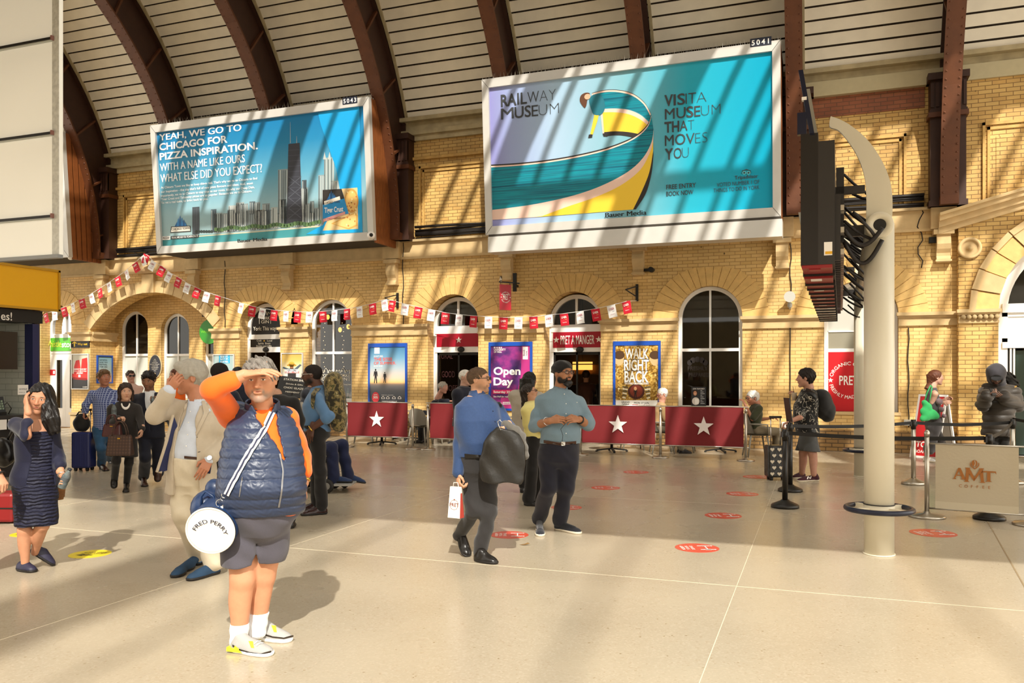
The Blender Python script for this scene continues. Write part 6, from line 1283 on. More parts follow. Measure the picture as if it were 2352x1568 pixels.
  for ax in range(3):
   o1, o2 = (ax + 1) % 3, (ax + 2) % 3; s0 = [slice(None)] * 3; s1 = [slice(None)] * 3; s0[ax] = slice(0, -1); s1[ax] = slice(1, None); E = np.nonzero(S[tuple(s0)] != S[tuple(s1)]); E = np.stack(E, -1)
   E = E[(E[:, o1] > 0) & (E[:, o2] > 0) & (E[:, o1] < n[o1] - 1) & (E[:, o2] < n[o2] - 1)]
   if not len(E): continue
   q = []
   for da, db in ((1, 1), (0, 1), (0, 0), (1, 0)): e = E.copy(); e[:, o1] -= da; e[:, o2] -= db; q.append(vid[e[:, 0], e[:, 1], e[:, 2]])
   q = np.stack(q, -1); fl = S[E[:, 0], E[:, 1], E[:, 2]]; q[~fl] = q[~fl][:, ::-1]; F.append(q)
  F = np.concatenate(F) if F else np.zeros((0, 4), int)
  for _ in range(smooth):
   acc = np.zeros_like(V); w = np.zeros(len(V))
   for i in range(4):
    for j in (F[:, (i + 1) % 4], F[:, (i + 3) % 4]):
     for d in range(3): acc[:, d] += np.bincount(F[:, i], V[j, d], len(V))
     w += np.bincount(F[:, i], None, len(V))
   V = np.where(w[:, None] > 0, .5 * V + .5 * acc / np.maximum(w, 1)[:, None], V)
  return V, F
def skin_obj(name, meshes, mat, parent=None, cols=None):
 V = np.concatenate([m[0] for m in meshes]); o = 0; Fs = []
 for v, f in meshes: Fs.append(f + o); o += len(v)
 F = np.concatenate(Fs); me = bpy.data.meshes.new(name); me.vertices.add(len(V)); me.vertices.foreach_set('co', V.astype(np.float32).ravel()); me.loops.add(F.size); me.loops.foreach_set('vertex_index', F.astype(np.int32).ravel())
 me.polygons.add(len(F)); me.polygons.foreach_set('loop_start', np.arange(0, F.size, 4, dtype=np.int32)); me.polygons.foreach_set('loop_total', np.full(len(F), 4, dtype=np.int32)); me.polygons.foreach_set('use_smooth', np.ones(len(F), dtype=bool)); me.update(calc_edges=True); me.validate()
 if cols is not None:
  at = me.attributes.new('Col', 'FLOAT_COLOR', 'POINT'); at.data.foreach_set('color', cols(V).astype(np.float32).ravel())
 me.materials.append(mat); ob = bpy.data.objects.new(name, me); COL.objects.link(ob)
 if parent: ob.parent = parent; 
 return ob
SKINM = M('skin', None, .5, vc=True, noise=.06, nscale=30, bump=.06, bscale=160, spec=.4)
def wrinkle(amp, f=28, seed=0, dirv=(.3, .2, 1.)):
 r = np.random.RandomState(seed); Q = [(np.array(dirv) * r.uniform(.5, 1.5, 3) + r.uniform(-.5, .5, 3), r.uniform(0, 6)) for _ in range(5)]
 def g(P):
  s_ = 0
  for q, ph in Q: s_ = s_ + np.sin(P @ (q * f) + ph + 1.3 * np.sin(P @ (q[::-1] * f * .6) + ph * 2))
  return amp * s_ / 2.2
 return g
class Man:
 """one person. Joints come as (px, py, depth offset); a = left in the picture, b = right in the picture."""
 def __init__(s, label, feet, yaw=0, hgt=1.75, vox=.007, skin='#c98f6c', D=None, bw=1, bd=1, belly=0, name='person'):
  s.D = D or gd(feet[1]); s.label = label; s.yaw = math.radians(yaw); s.k = hgt / 1.75; s.vox = vox; s.skin = np.array(lin(skin)) * (.9, .95, 1.05, 1); s.bw, s.bd, s.belly = bw, bd, belly; s.paints = []; s.lat = RT * math.cos(s.yaw) + FW * math.sin(s.yaw); s.fwd = -FW * math.cos(s.yaw) + RT * math.sin(s.yaw); s.J = {}; s.extra = []; s.fine = []; s.kids = []
  s.g = 0
 def pt(s, q): return Vector(q) if isinstance(q, Vector) else dp(q[0], q[1], s.D + (q[2] if len(q) > 2 else 0))
 def pose(s, **kw):
  for k, q in kw.items(): s.J[k] = s.pt(q)
  return s
 def torso(s, hips, neck, w=None, d=None, sh=None):
  """hips, neck = pixel points of pelvis centre and neck base; shoulders follow the body's turn"""
  s.H = s.pt(hips); s.N = s.pt(neck); ax = (s.N - s.H); L = ax.length; ax.normalize(); s.ax = ax; s.L = L; k = s.k
  s.lat = (s.lat - ax * s.lat.dot(ax)).normalized(); s.front = s.fwd - ax * s.fwd.dot(ax); s.front.normalize()
  ww = w or (.165, .158, .155, .168, .165, .075); dd = d or (.115, .118, .112, .122, .095, .062); T = (-.1, .05, .3, .62, .84, .99); sf = None
  s.sec = []
  for t, a_, b_, q in zip(T, ww, dd, (0, .25, 1, .5, .1, 0)): s.sec.append((s.H + ax * (L * t) + s.front * (s.belly * q), a_ * k * s.bw * (.76 if t < 0 else 1), b_ * k * s.bd + s.belly * q * .5))
  shw = (sh or .185) * k; s.S = {-1: s.N - ax * (.115 * k) - s.lat * shw, 1: s.N - ax * (.115 * k) + s.lat * shw}
  for kk, sg in (('a', -1), ('b', 1)):
   s.J.setdefault('s' + kk, s.S[sg if math.cos(s.yaw) >= 0 else -sg]); s.J.setdefault('h' + kk, s.H + s.lat * (.092 * k * (sg if math.cos(s.yaw) >= 0 else -sg)) - ax * .02)
  return s
 def section(s, t):
  T = [-.1, .05, .3, .62, .84, .99]; c = Vector([float(np.interp(t, T, [q[0][i] for q in s.sec])) for i in range(3)])
  if t < T[0]: c = s.sec[0][0] + s.ax * (s.L * (t - T[0]))
  return (c, float(np.interp(t, T, [q[1] for q in s.sec])), float(np.interp(t, T, [q[2] for q in s.sec])))
 def head(s, c, hh, yaw=0, pitch=0, tilt=0):
  s.hc = s.pt(c); s.hH = hh / FPX * (s.hc - CAM).dot(FW); y = math.radians(yaw); f = -FW * math.cos(y) + RT * math.sin(y); r = RT * math.cos(y) + FW * math.sin(y); u = Vector((0, 0, 1)); p = math.radians(pitch); t = math.radians(tilt)
  f, u = f * math.cos(p) + u * math.sin(p), u * math.cos(p) - f * math.sin(p); u, r = u * math.cos(t) + r * math.sin(t), r * math.cos(t) - u * math.sin(t); s.hr, s.hf, s.hu = r, f, u; s.hax = (r, f, u); return s
 def hp(s, x, y, z): return s.hc + (s.hr * x + s.hf * y + s.hu * z) * s.hH
 def paint(s, c, rad, col, soft=.25, ax=None): s.paints.append((A3(c), np.array([A3(v) for v in (ax or s.hax)]), np.array(rad) * s.hH, np.array(lin(col)), soft)); return s
 def face(s, brow='#3a2a20', lip='#a8645a', iris='#2a1a12', beard=None, bsoft=.5, moust=True, wide=1., nose=1., eyes=True):
  for x in (-1, 1):
   s.paint(s.hp(x * .135, .37, .13), (.085, .1, .02), brow, .5)
   if eyes: s.paint(s.hp(x * .13, .36, .045), (.058, .08, .02), '#e6ddd4', .3); s.paint(s.hp(x * .13, .38, .045), (.024, .06, .022), iris, .3); s.paint(s.hp(x * .13, .36, .066), (.066, .09, .009), brow, .5)
  s.paint(s.hp(0, .40, -.222), (.095, .09, .026), lip, .5); s.paint(s.hp(0, .41, -.222), (.085, .1, .007), '#5a302a', .4)
  s.paint(s.hp(0, .43, -.1), (.08, .1, .06), tuple(np.clip(np.array([x / 12.92 if x < .0031308 / 12.92 else 1.055 * x ** (1 / 2.4) - .055 for x in s.skin[:3]]) * np.array((1.03, .9, .88)), 0, 1)), .9) if s.skin[0] > .2 else None
  if beard:
   b0 = s.paints; s.paints = []
   for x in (-1, 1): s.paint(s.hp(x * .26, .08, -.27), (.13, .2, .2), beard, bsoft); s.paint(s.hp(x * .15, .25, -.32), (.16, .2, .14), beard, bsoft)
   s.paint(s.hp(0, .32, -.40), (.2, .2, .14), beard, bsoft)
   if moust: s.paint(s.hp(0, .42, -.165), (.14, .12, .035), beard, bsoft)
   for x in (-1, 1): s.paint(s.hp(x * .12, .36, -.23), (.045, .12, .09), beard, bsoft)
   s.paints += b0
  s.facew, s.nosew = wide, nose; return s
 def head_sdf(s):
  b = SDF(min(s.vox * .5, .0045)); H = s.hH; p = s.hp; A = s.hax; w = getattr(s, 'facew', 1.); nz = getattr(s, 'nosew', 1.)
  b.ell(p(0, -.06, .13), A, (.345 * H, .41 * H, .36 * H), .02); b.ell(p(0, .08, -.12), A, (.285 * H * w, .30 * H, .34 * H), .03)
  for x in (-1, 1): b.rc(p(x * .19 * w, .02, -.22), p(x * .06, .24, -.41), .095 * H, .07 * H, .02); b.sph(p(x * .175 * w, .24, -.05), .085 * H, .03)
  b.sph(p(0, .285, -.40), .075 * H, .02); b.rc(p(-.17, .315, .105), p(.17, .315, .105), .05 * H, .05 * H, .015)
  for x in (-1, 1): b.sph(p(x * .135, .41, .04), .055 * H, .012, True)
  for x in (-1, 1): b.sph(p(x * .13, .312, .045), .06 * H, .004)
  b.rc(p(0, .35, .08), p(0, .435 * nz + .0, -.085), .032 * H, .048 * H * nz, .012); b.ell(p(0, .40, -.11), A, (.08 * H * nz, .05 * H, .038 * H), .012)
  b.ell(p(0, .365, -.2), A, (.1 * H, .035 * H, .022 * H), .01); b.ell(p(0, .36, -.25), A, (.085 * H, .035 * H, .022 * H), .01); b.ell(p(0, .41, -.223), A, (.09 * H, .02 * H, .006 * H), .004, True)
  for x in (-1, 1): b.ell(p(x * .35, -.04, .0), A, (.028 * H, .075 * H, .115 * H), .008); b.ell(p(x * .375, -.03, .01), A, (.02 * H, .04 * H, .07 * H), .006, True)
  b.rc(p(0, -.1, -.15), s.N + s.ax * .02, .215 * H, .25 * H, .03); return b
 def hand(s, wrist, tip, palm, thumb, curl=(25, 35, 25), spread=.0, k=1., fcurl=None, tcurl=None):
  """wrist, tip = wrist and knuckle-line point; palm = way the palm faces; thumb = way the thumb side faces (world vectors)"""
  k *= s.k; w = s.pt(wrist) if not isinstance(wrist, Vector) else wrist; t = s.pt(tip) if not isinstance(tip, Vector) else tip; d = (t - w).normalized(); n = Vector(palm); n = (n - d * n.dot(d)).normalized(); c = d.cross(n); c = c if c.dot(Vector(thumb)) > 0 else -c
  b = SDF(.0032 if s.vox < .008 else .0045); kn = w + d * (.092 * k)
  b.loft([(w - d * .02 * k, .026 * k, .02 * k), (w + d * .03 * k, .036 * k, .016 * k), (kn - d * .01 * k, .041 * k, .0145 * k), (kn + d * .004 * k, .038 * k, .011 * k)], c, .012)
  b.rc(w - d * .05 * k, w + d * .01 * k, .029 * k, .026 * k, .015)
  for i, (ln, off) in enumerate(((.043, .031), (.048, .0105), (.045, -.0105), (.036, -.030))):
   p0 = kn + c * (off * k) + d * ((.004, .008, .004, -.006)[i] * k); cr = fcurl[i] if fcurl else curl; dd = (d + c * (off * spread * 10)).normalized(); ang = 0; r = (.0092, .0095, .009, .008)[i] * k
   for j, seg in enumerate((1, .62, .5)):
    ang += math.radians(cr[j]); v = dd * math.cos(ang) + n * math.sin(ang); p1 = p0 + v * (ln * seg * k); b.rc(p0, p1, r, r * .9, .003 if j else .006); p0 = p1; r *= .9
   s.paint_pts(p0)
  tc = tcurl or (35, 20); p0 = w + d * (.03 * k) + c * (.03 * k); v = (d * .75 + c * .75 + n * .35).normalized(); p1 = p0 + v * (.042 * k); b.rc(w + d * .015 * k + c * .012 * k, p0, .016 * k, .015 * k, .01); b.rc(p0, p1, .0135 * k, .011 * k, .006); v = (d * 1. + c * (.45 - tc[0] / 60) + n * (tc[1] / 40)).normalized(); b.rc(p1, p1 + v * .032 * k, .011 * k, .0088 * k, .003)
  s.fine.append(b); return w, d, n, c
 def paint_pts(s, p): pass
 def limbs(s, arms=True, legs=True, ra=(.05, .041, .030), rl=(.088, .06, .038), calf=1.):
  s.ra, s.rl = [x * s.k for x in ra], [x * s.k for x in rl]; b = s.b = SDF(s.vox); b.loft(s.sec, s.lat, .02)
  for q in 'ab':
   J = s.J
   if 'e' + q in J:
    b.rc(s.N - s.ax * .085 * s.k, J['s' + q], .043 * s.k, s.ra[0], .04); b.rc(J['s' + q], J['e' + q], s.ra[0], s.ra[1], .03); b.rc(J['e' + q], J['w' + q], s.ra[1], s.ra[2], .015)
   if 'k' + q in J:
    b.rc(J['h' + q], J['k' + q], s.rl[0], s.rl[1], .04); b.rc(J['k' + q], J['f' + q], s.rl[1] * .97, s.rl[2], .02)
    v = (J['f' + q] - J['k' + q]); bk = -(s.footdir(q)); b.ell(J['k' + q] + v * .3 + bk * .02 * s.k, (v.normalized(), bk - v * (bk.dot(v) / v.dot(v)), v.cross(bk).normalized()), (.13 * s.k, .042 * s.k * calf, .045 * s.k * calf), .03)
  b.rc(s.N - s.ax * .05, s.hp(0, -.1, -.2), .058 * s.k, .19 * s.hH, .03); return s
 def footdir(s, q):
  if 't' + q in s.J: d = s.J['t' + q] - s.J['l' + q]; d.z = 0; return d.normalized()
  return s.fwd
 def feet(s, **kw):
  """la/ta = heel and toe on the ground (pixels), or lifted points as (px, py, dd); ankle follows"""
  for q in 'ab':
   if q in kw:
    l, t = kw[q]; lf = len(l) > 2; L_ = s.pt(l) if lf or isinstance(l, Vector) else gp(*l); T_ = s.pt(t) if len(t) > 2 else gp(*t); s.J['l' + q] = L_; s.J['t' + q] = T_; d = (T_ - L_).normalized(); up = (UP - d * d.z).normalized(); s.J.setdefault('f' + q, L_ + d * (.055 * s.k) + up * (.095 * s.k))
  return s
 def done(s, name='person', cat='person', group=None):
  ms = [s.b.mesh(), s.head_sdf().mesh()] + [b.mesh() for b in s.fine]; sk = s.skin
  def cols(V):
   C = np.tile(sk, (len(V), 1))
   for c, R, r, col, soft in s.paints:
    d = np.sqrt((((V - c) @ R.T / r) ** 2).sum(1)); a = np.clip((1 - d) / max(soft, 1e-3) + .5 * 0, 0, 1)[:, None]; C = C * (1 - a) + col * a
   return C
  s.o = skin_obj(name, ms, SKINM, None, cols); tag(s.o, s.label, cat, group); return s
 # ---------- clothes
 def wear(s, name, sdf, mat, smooth=1, label=None):
  o = skin_obj(name, [sdf.mesh(smooth)], mat, s.o)
  if label: o['label'] = label
  return o
 def top(s, infl=.014, t0=.0, t1=1.0, sleeve=1.0, sr=None, wr=.004, seed=1, flare=0, neck=.012, sides='ab', vox=None, cuff=0, hemw=0, k=.02):
  """a shirt or jacket: trunk from t0 to t1 of the torso and sleeves (0 none, .5 to the elbow, 1 to the wrist)"""
  b = SDF(vox or s.vox); S = []
  for t in sorted({t0, -.1 if t0 < -.1 else t0, .05, .3, .62, .84, min(t1, .99)}):
   if t < t0 or t > t1: continue
   c, w, d = s.section(t); e = infl + (flare * (t < .3)) + (hemw if t == t0 else 0); S.append((c, w / (.76 if t <= -.1 else 1) + e, d + e))
  b.loft(S, s.lat, k); rA = [x + infl * .9 for x in s.ra]
  if sr: rA = sr
  b.rc(s.N - s.ax * .05 * s.k, s.N - s.ax * .03 * s.k, .062 * s.k + neck, .06 * s.k + neck, .03)
  for q in sides:
   if 'e' + q not in s.J: continue
   b.rc(s.N - s.ax * .085 * s.k, s.J['s' + q], .045 * s.k + infl, rA[0] * 1.0, .04)
   if sleeve > 0:
    a, e, w = s.J['s' + q], s.J['e' + q], s.J['w' + q]
    if sleeve <= .5: m_ = a + (e - a) * (sleeve * 2); b.rc(a, m_, rA[0], rA[0] + (rA[1] - rA[0]) * sleeve * 2 + .006, .03)
    else:
     f = (sleeve - .5) * 2; b.rc(a, e, rA[0], rA[1], .03); m_ = e + (w - e) * f; b.rc(e, m_, rA[1], rA[1] + (rA[2] - rA[1]) * f + .003, .02)
    if cuff: b.rc(m_ - (m_ - (e if sleeve > .5 else a)).normalized() * .05, m_, s.ra[1] + cuff, s.ra[1] + cuff, .006)
  if wr: b.disp = wrinkle(wr, 26, seed)
  return b
 def legs_(s, infl=.014, end=1.0, wr=.004, seed=3, hem=.0, sides='ab', top=.2, k=.05, knee=None):
  """trousers (end 1) or shorts (end < .6)"""
  b = SDF(s.vox); S = []
  for t in (-.2, -.1, .05, top): c, w, d = s.section(t); f = .6 if t < -.15 else 1; S.append((c, w * f + infl, d * f + infl))
  b.loft(S, s.lat, k)
  for q in sides:
   h, kn, f = s.J['h' + q], s.J['k' + q], s.J['f' + q]; r0, r1, r2 = [x + infl for x in s.rl]; r1 = knee or r1
   if end <= .55: m_ = h + (kn - h) * (end / .5 + .12); b.rc(h, m_, r0 + .005, r0 * (1 - .15 * end) + hem, k); b.cut(h + (kn - h) * (end / .5), -UP) if q == sides[0] else 0
   else:
    b.rc(h, kn, r0, r1, k); m_ = kn + (f - kn) * ((end - .5) / .5); b.rc(kn, m_, r1, max(r2 + hem, .05 * s.k), .03)
  if end <= .55: m0 = (s.J['ha'] + s.J['hb']) / 2; m1 = (s.J['ka'] + s.J['kb']) / 2; b.loft([(m0 + (m1 - m0) * (end / .5 + .1), .022, .3), (m0 + (m1 - m0) * .28, .002, .3)], s.lat, .012, True)
  if wr: b.disp = wrinkle(wr, 22, seed)
  return b
 def shoe(s, q, up, sole, w=1., name='shoe', h=.085, cutfront=None, heel=0):
  L_, T_ = s.J['l' + q], s.J['t' + q]; d = (T_ - L_).normalized(); u = (UP - d * d.z).normalized(); k = s.k; c = d.cross(u); ln = (T_ - L_).length
  def form(e, vx):
   b = SDF(vx); r = .04 * k * w + e; hl = L_ + d * .04 * k; bl = T_ - d * .085 * k; tp = T_ - d * .038 * k
   b.ell(hl + u * .035 * k, (d, c, u), (.052 * k + e, .036 * k * w + e, .055 * k), .02); b.ell(bl + u * .02 * k, (d, c, u), (.09 * k + e, .047 * k * w + e, .042 * k), .03); b.ell(tp + u * .015 * k, (d, c, u), (.045 * k + e, .04 * k * w + e, .03 * k), .02); b.ell((hl + bl) / 2 + u * .03 * k, (d, c, u), (.1 * k, .038 * k * w + e, .045 * k), .03); return b
  b = form(0, min(s.vox, .006)); f = s.J['f' + q]
  if h > .06: b.rc(L_ + d * .05 * k + u * .05 * k, L_ + d * .055 * k + u * h * k, .044 * k, .04 * k, .02)
  b.rc(L_ + d * .09 * k + u * .065 * k, T_ - d * .09 * k + u * .04 * k, .034 * k, .03 * k, .02); b.cut(L_ + u * (.018 * k), -u); o = s.wear(name, b, up)
  b = form(.005, min(s.vox, .006)); b.cut(L_ + u * (.024 * k), u); b.cut(L_, -u)
  so_ = skin_obj('sole', [b.mesh(0)], sole, o)
  if heel: m = MB(); p = L_ + d * .035 * k; m.cyl(p, Vector((p.x, p.y, 0.0)), .024, .02, 12, sole); m.build('heel', None, o)
  return o
 def hair(s, mat, vol=.03, line=.0, nape=-.2, lenback=None, sides=0, disp=.006, f=120, front=.0, name='hair'):
  """cap of hair over the skull; line lifts the hairline, nape sets how low it comes behind"""
  H = s.hH; A = s.hax; p = s.hp; b = SDF(max(s.vox * .6, .0045)); b.ell(p(0, -.07, .135), A, ((.345 + vol) * H, (.415 + vol) * H, (.365 + vol) * H), .01)
  if nape < 0: b.loft([(p(0, -.2, nape - .05), .2 * H, .16 * H), (p(0, -.17, .0), (.33 + vol * .7) * H, (.27 + vol) * H), (p(0, -.1, .15), (.33 + vol) * H, (.32 + vol) * H)], s.hr, .02)
  if front: b.ell(p(0, .27, .36), A, (.24 * H, .14 * H, .1 * H + front * H), .03)
  b.ell(p(0, .46, -.12 + line * .6), A, (.37 * H, .44 * H, (.37 + line * .4) * H), .015, True)
  if not sides:
   for x in (-1, 1): b.ell(p(x * .41, .0, -.09), A, (.16 * H, .12 * H, .17 * H), .01, True)
  if not lenback: b.cut(p(0, 0, nape - .05), -s.hu)
  if disp: b.disp = wrinkle(disp, f, 5, (1, 1, .5))
  if lenback: lenback(b)
  return s.wear(name, b, mat)
 def glasses(s, mat, r=.085, dark=None, z=.045):
  H = s.hH; p = s.hp; m = MB()
  for x in (-1, 1):
   pts = [p(x * .135 + r * 1.1 * math.cos(t), .435 - .03 * abs(x * .135 + r * math.cos(t)) / .2, z + r * .8 * math.sin(t)) for t in np.linspace(0, 2 * math.pi, 18, endpoint=False)]; m.tube(pts, .007 * H * 2, 5, mat, True); m.tube([p(x * (.135 + r * 1.1), .41, z + .02), p(x * .36, .1, z + .03), p(x * .37, -.06, z + .02)], .012 * H, 5, mat)
   if dark: m.add([q + s.hf * .002 for q in pts], [list(range(18))], dark)
  m.tube([p(-.05, .445, z + .02), p(0, .455, z + .03), p(.05, .445, z + .02)], .012 * H, 5, mat); return m.build('glasses', None, s.o)
 def ring(s, name, mat, p, d, r, w=.006, n=22):
  p = s.pt(p) if not isinstance(p, Vector) else p; m = MB(); d = Vector(d).normalized(); u = d.orthogonal().normalized(); v = d.cross(u); m.tube([p + u * r * math.cos(t) + v * r * math.sin(t) for t in np.linspace(0, 2 * math.pi, n, endpoint=False)], w, 6, mat, True); return m.build(name, None, s.o)
from mathutils.bvhtree import BVHTree
BVH = {}
def tree(o):
 if o.name not in BVH: me = o.data; BVH[o.name] = BVHTree.FromPolygons([v.co for v in me.vertices], [p.vertices for p in me.polygons])
 return BVH[o.name]
def onto(objs, px, py, off=.003):
 """where a sight line meets a garment, lifted off by a hair"""
 d = ray(px, py).normalized(); best = None
 for o in (objs if isinstance(objs, (list, tuple)) else [objs]):
  h = tree(o).ray_cast(CAM, d)
  if h[0] is not None and (best is None or h[3] < best[3]): best = h
 if best is None: return None
 n = best[1] if best[1].dot(d) < 0 else -best[1]; return best[0] + n * off
def strip(name, objs, left, right, mat, parent, off=.004, n=14, thick=.002):
 """a flat band lying on clothes between two pixel edge lines"""
 def lerp(L, t): f = t * (len(L) - 1); i = min(int(f), len(L) - 2); u = f - i; return (L[i][0] + (L[i + 1][0] - L[i][0]) * u, L[i][1] + (L[i + 1][1] - L[i][1]) * u)
 rows = []; lastd = None; k = 4
 for i in range(n + 1):
  l, r = lerp(left, i / n), lerp(right, i / n); row = []
  for j in range(k + 1):
   q = (l[0] + (r[0] - l[0]) * j / k, l[1] + (r[1] - l[1]) * j / k); p = onto(objs, q[0], q[1], off)
   if p is None: p = dp(q[0], q[1], lastd) if lastd else None
   if p is not None: lastd = (p - CAM).dot(FW)
   row.append(p)
  if all(p is not None for p in row): rows.append(row)
 m = MB(); vs = [p for r in rows for p in r]; q = k + 1
 if len(rows) > 1: m.add(vs, [(i * q + j, i * q + j + 1, i * q + q + j + 1, i * q + q + j) for i in range(len(rows) - 1) for j in range(k)], mat, True); back = [p - (CAM - p).normalized() * thick for p in vs]; m.add(back, [(i * q + j, i * q + q + j, i * q + q + j + 1, i * q + j + 1) for i in range(len(rows) - 1) for j in range(k)], mat, True)
 return m.build(name, None, parent, fixn=False)
def dots(name, objs, pts, r, mat, parent, off=.002):
 for px, py in pts:
  p = onto(objs, px, py, off)
  if p is not None: m = MB(); m.sphere(p, r, mat, 5, (r, r, r)); m.build(name, None, parent)
def collar(s, mat, r=.075, h=.05, wedge=.05, infl=0, lean=.02, name='collar', dz=-.03, t=.008):
 """standing or folded collar: a ring round the neck, open in front"""
 k = s.k; b = SDF(min(s.vox, .0055)); N = s.N; ax = (s.hp(0, -.1, -.3) - N).normalized(); ax = (ax + s.ax * 1.2).normalized(); f = s.front - ax * s.front.dot(ax); f.normalize()
 a = N + ax * dz * k; e = N + ax * (dz + h) * k; b.loft([(a, (r + .012) * k, (r + .008) * k), (e + f * lean * .0, r * k, r * k)], s.lat, .004); b.loft([(a - ax * .02, (r + .012 - t) * k, (r + .008 - t) * k), (e + ax * .02, (r - t) * k, (r - t) * k)], s.lat, .003, True)
 if wedge: b.loft([(a + f * r * k - ax * .01, .004, .06), (e + f * r * k + ax * .01, wedge * k, .06)], s.lat, .003, True)
 return s.wear(name, b, mat)
def fabric(key, col, rough=.8, bump=.25, bs=220, noise=.06, ns=14, sheen=.2): return M(key, col, rough, noise=noise, nscale=ns, bump=bump, bscale=bs, spec=.3, sheen=sheen)
LEATHER = lambda key, col, r=.35: M(key, col, r, noise=.12, nscale=18, bump=.12, bscale=60)
HAIR = lambda key, col, r=.55, n=.3: M(key, col, r, noise=n, nscale=45, bump=n, bscale=90, spec=.35)
GOLD = M('gold', '#c9a24a', .25, metal=1); STEEL = M('steel', '#c8c8c8', .22, metal=1)
WHITEF = fabric('white cloth', '#e4e6ea', .75)
FR, LF = RT, -RT
TOC = -FW                                   # toward the camera
# ---------------------------------------------------------------- man in the quilted vest
p = Man('man in orange top and navy quilted vest shading his eyes with his hand', (590, 1488), 22, 1.76, .0065, '#cf8f68', belly=.085)
p.torso((597, 1188), (603, 941), (.2, .222, .222, .2, .17, .08), (.145, .16, .15, .145, .105, .07), sh=.195)
p.feet(a=((536, 1494), (622, 1505)), b=((592, 1466), (666, 1473)))
p.pose(ha=(553, 1205, -.02), hb=(622, 1205, .03), ka=(557, 1330, -.05), kb=(605, 1322, .06), fa=(548, 1468, -.03), fb=(592, 1438, .09))
p.pose(sa=(533, 955, .02), ea=(487, 893, -.28), wa=(561, 861, -.26), sb=(656, 966, .1), eb=(690, 1048, .2), wb=(697, 1108, .12))
p.head((597, 874, -.1), 101, 8, -4, -2); p.limbs(ra=(.062, .05, .034), rl=(.098, .072, .046), calf=1.25)
p.face('#5c4a3c', '#b06a5a', '#4a3626', '#80756b', 1., wide=1.16, nose=1.08)
p.hand('wa' and p.J['wa'], p.pt((603, 853, -.27)), -UP + FW * .3, FW * .8 + UP * .1, (12, 18, 12), k=1.08, tcurl=(50, 10)); p.hand(p.J['wb'], p.pt((700, 1140, .08)), LF, TOC, (25, 30, 20))
p.done()
H_ = HAIR('grey curly hair', '#77716a'); p.hair(H_, .05, .04, -.18, disp=.009, f=125)
m = MB()
rnd = random.Random(4)
OR = fabric('orange jersey', '#f26a1b', .75, .12, 180, .04); shirt = p.wear('sweater', p.top(.016, .0, 1.0, .8, wr=.003, seed=4), OR)
b = p.top(.036, .045, 1.0, 0, wr=0, sides='', vox=.0055); hz = p.H.z
vest_lo = p.section(.045)[0].z
def quilt(P):
 z = P[:, 2] + .06 * (P[:, 0] + 1.6) * 0; q = np.abs(np.sin(math.pi * (z - vest_lo) / .058)); return .004 - .0095 * q ** .5 + .0018 * np.sin(P[:, 2] * 210 + 5 * np.sin(P[:, 0] * 60)) * np.sin(P[:, 0] * 90)
b.disp = quilt
for q in 'ab': v = p.J['s' + q] - p.N; b.rc(p.N - p.ax * .085, p.N + v * .86, .08, .082, .04)
for q in 'ab': v = (p.J['s' + q] - p.N).normalized(); b.sph(p.J['s' + q] - UP * .02 + v * .095, .1, .015, True)
b.loft([(p.pt((642, 1040, -.3)), .004, .2), (p.pt((630, 1000, -.28)), .02, .2), (p.pt((612, 955, -.2)), .065, .15), (p.pt((606, 925, -.12)), .085, .14)], RT, .006, True)
VEST = M('navy nylon', '#2c3750', .38, noise=.05, nscale=20, bump=.12, bscale=70, spec=.5); vest = p.wear('quilted_vest', b, VEST)
collar(p, VEST, .1, .085, .08, dz=-.03, t=.014, name='vest_collar'); collar(p, OR, .078, .065, .04, dz=-.03, name='sweater_collar')
ZIP = M('zip metal', '#8f8f92', .3, metal=.7)
strip('zip', [vest], [(640, 1042), (648, 1080), (644, 1130), (638, 1164)], [(643.5, 1042), (651.5, 1080), (648, 1130), (642, 1164)], ZIP, p.o, .004)
strip('pocket_zip', [vest], [(556, 1095), (549, 1140)], [(558, 1095), (551.5, 1140)], ZIP, p.o, .004)
SH = fabric('slate jersey shorts', '#4d4a52', .85, .15, 150); shorts = p.wear('shorts', p.legs_(.014, .36, .007, 6, hem=.014, k=.02, top=.14), SH)
SOCK = fabric('white sock', '#e9e9ec', .85, .2, 120)
for q in 'ab':
 b = SDF(.005); k_, f_, l_ = p.J['k' + q], p.J['f' + q], p.J['l' + q]; t_ = f_ + (k_ - f_) * .3; b.rc(f_ - UP * .03, t_, .051, .058, .01); b.disp = lambda P: .0012 * np.sin(P[:, 0] * 700) + .002 * np.sin(P[:, 2] * 90); b.cut(t_ - UP * .01, UP); so_ = p.wear('sock', b, SOCK)
 px0, py0 = ((533, 1427), (585, 1406))[q == 'b']; a = [(px0 + x, py0 + y) for x, y in ((0, 0), (5, 4), (12, 2))]; strip('sock_logo', [so_], a, [(x, y + (2.2, 1.8, .6)[i]) for i, (x, y) in enumerate(a)], BLACK, so_, .002, 6)
SNK = M('sneaker grey mesh', '#a3a19e', .7, bump=.3, bscale=300); SOLW = M('sneaker sole', '#f0eee8', .5); YLW = M('sneaker yellow', '#e3de2e', .4)
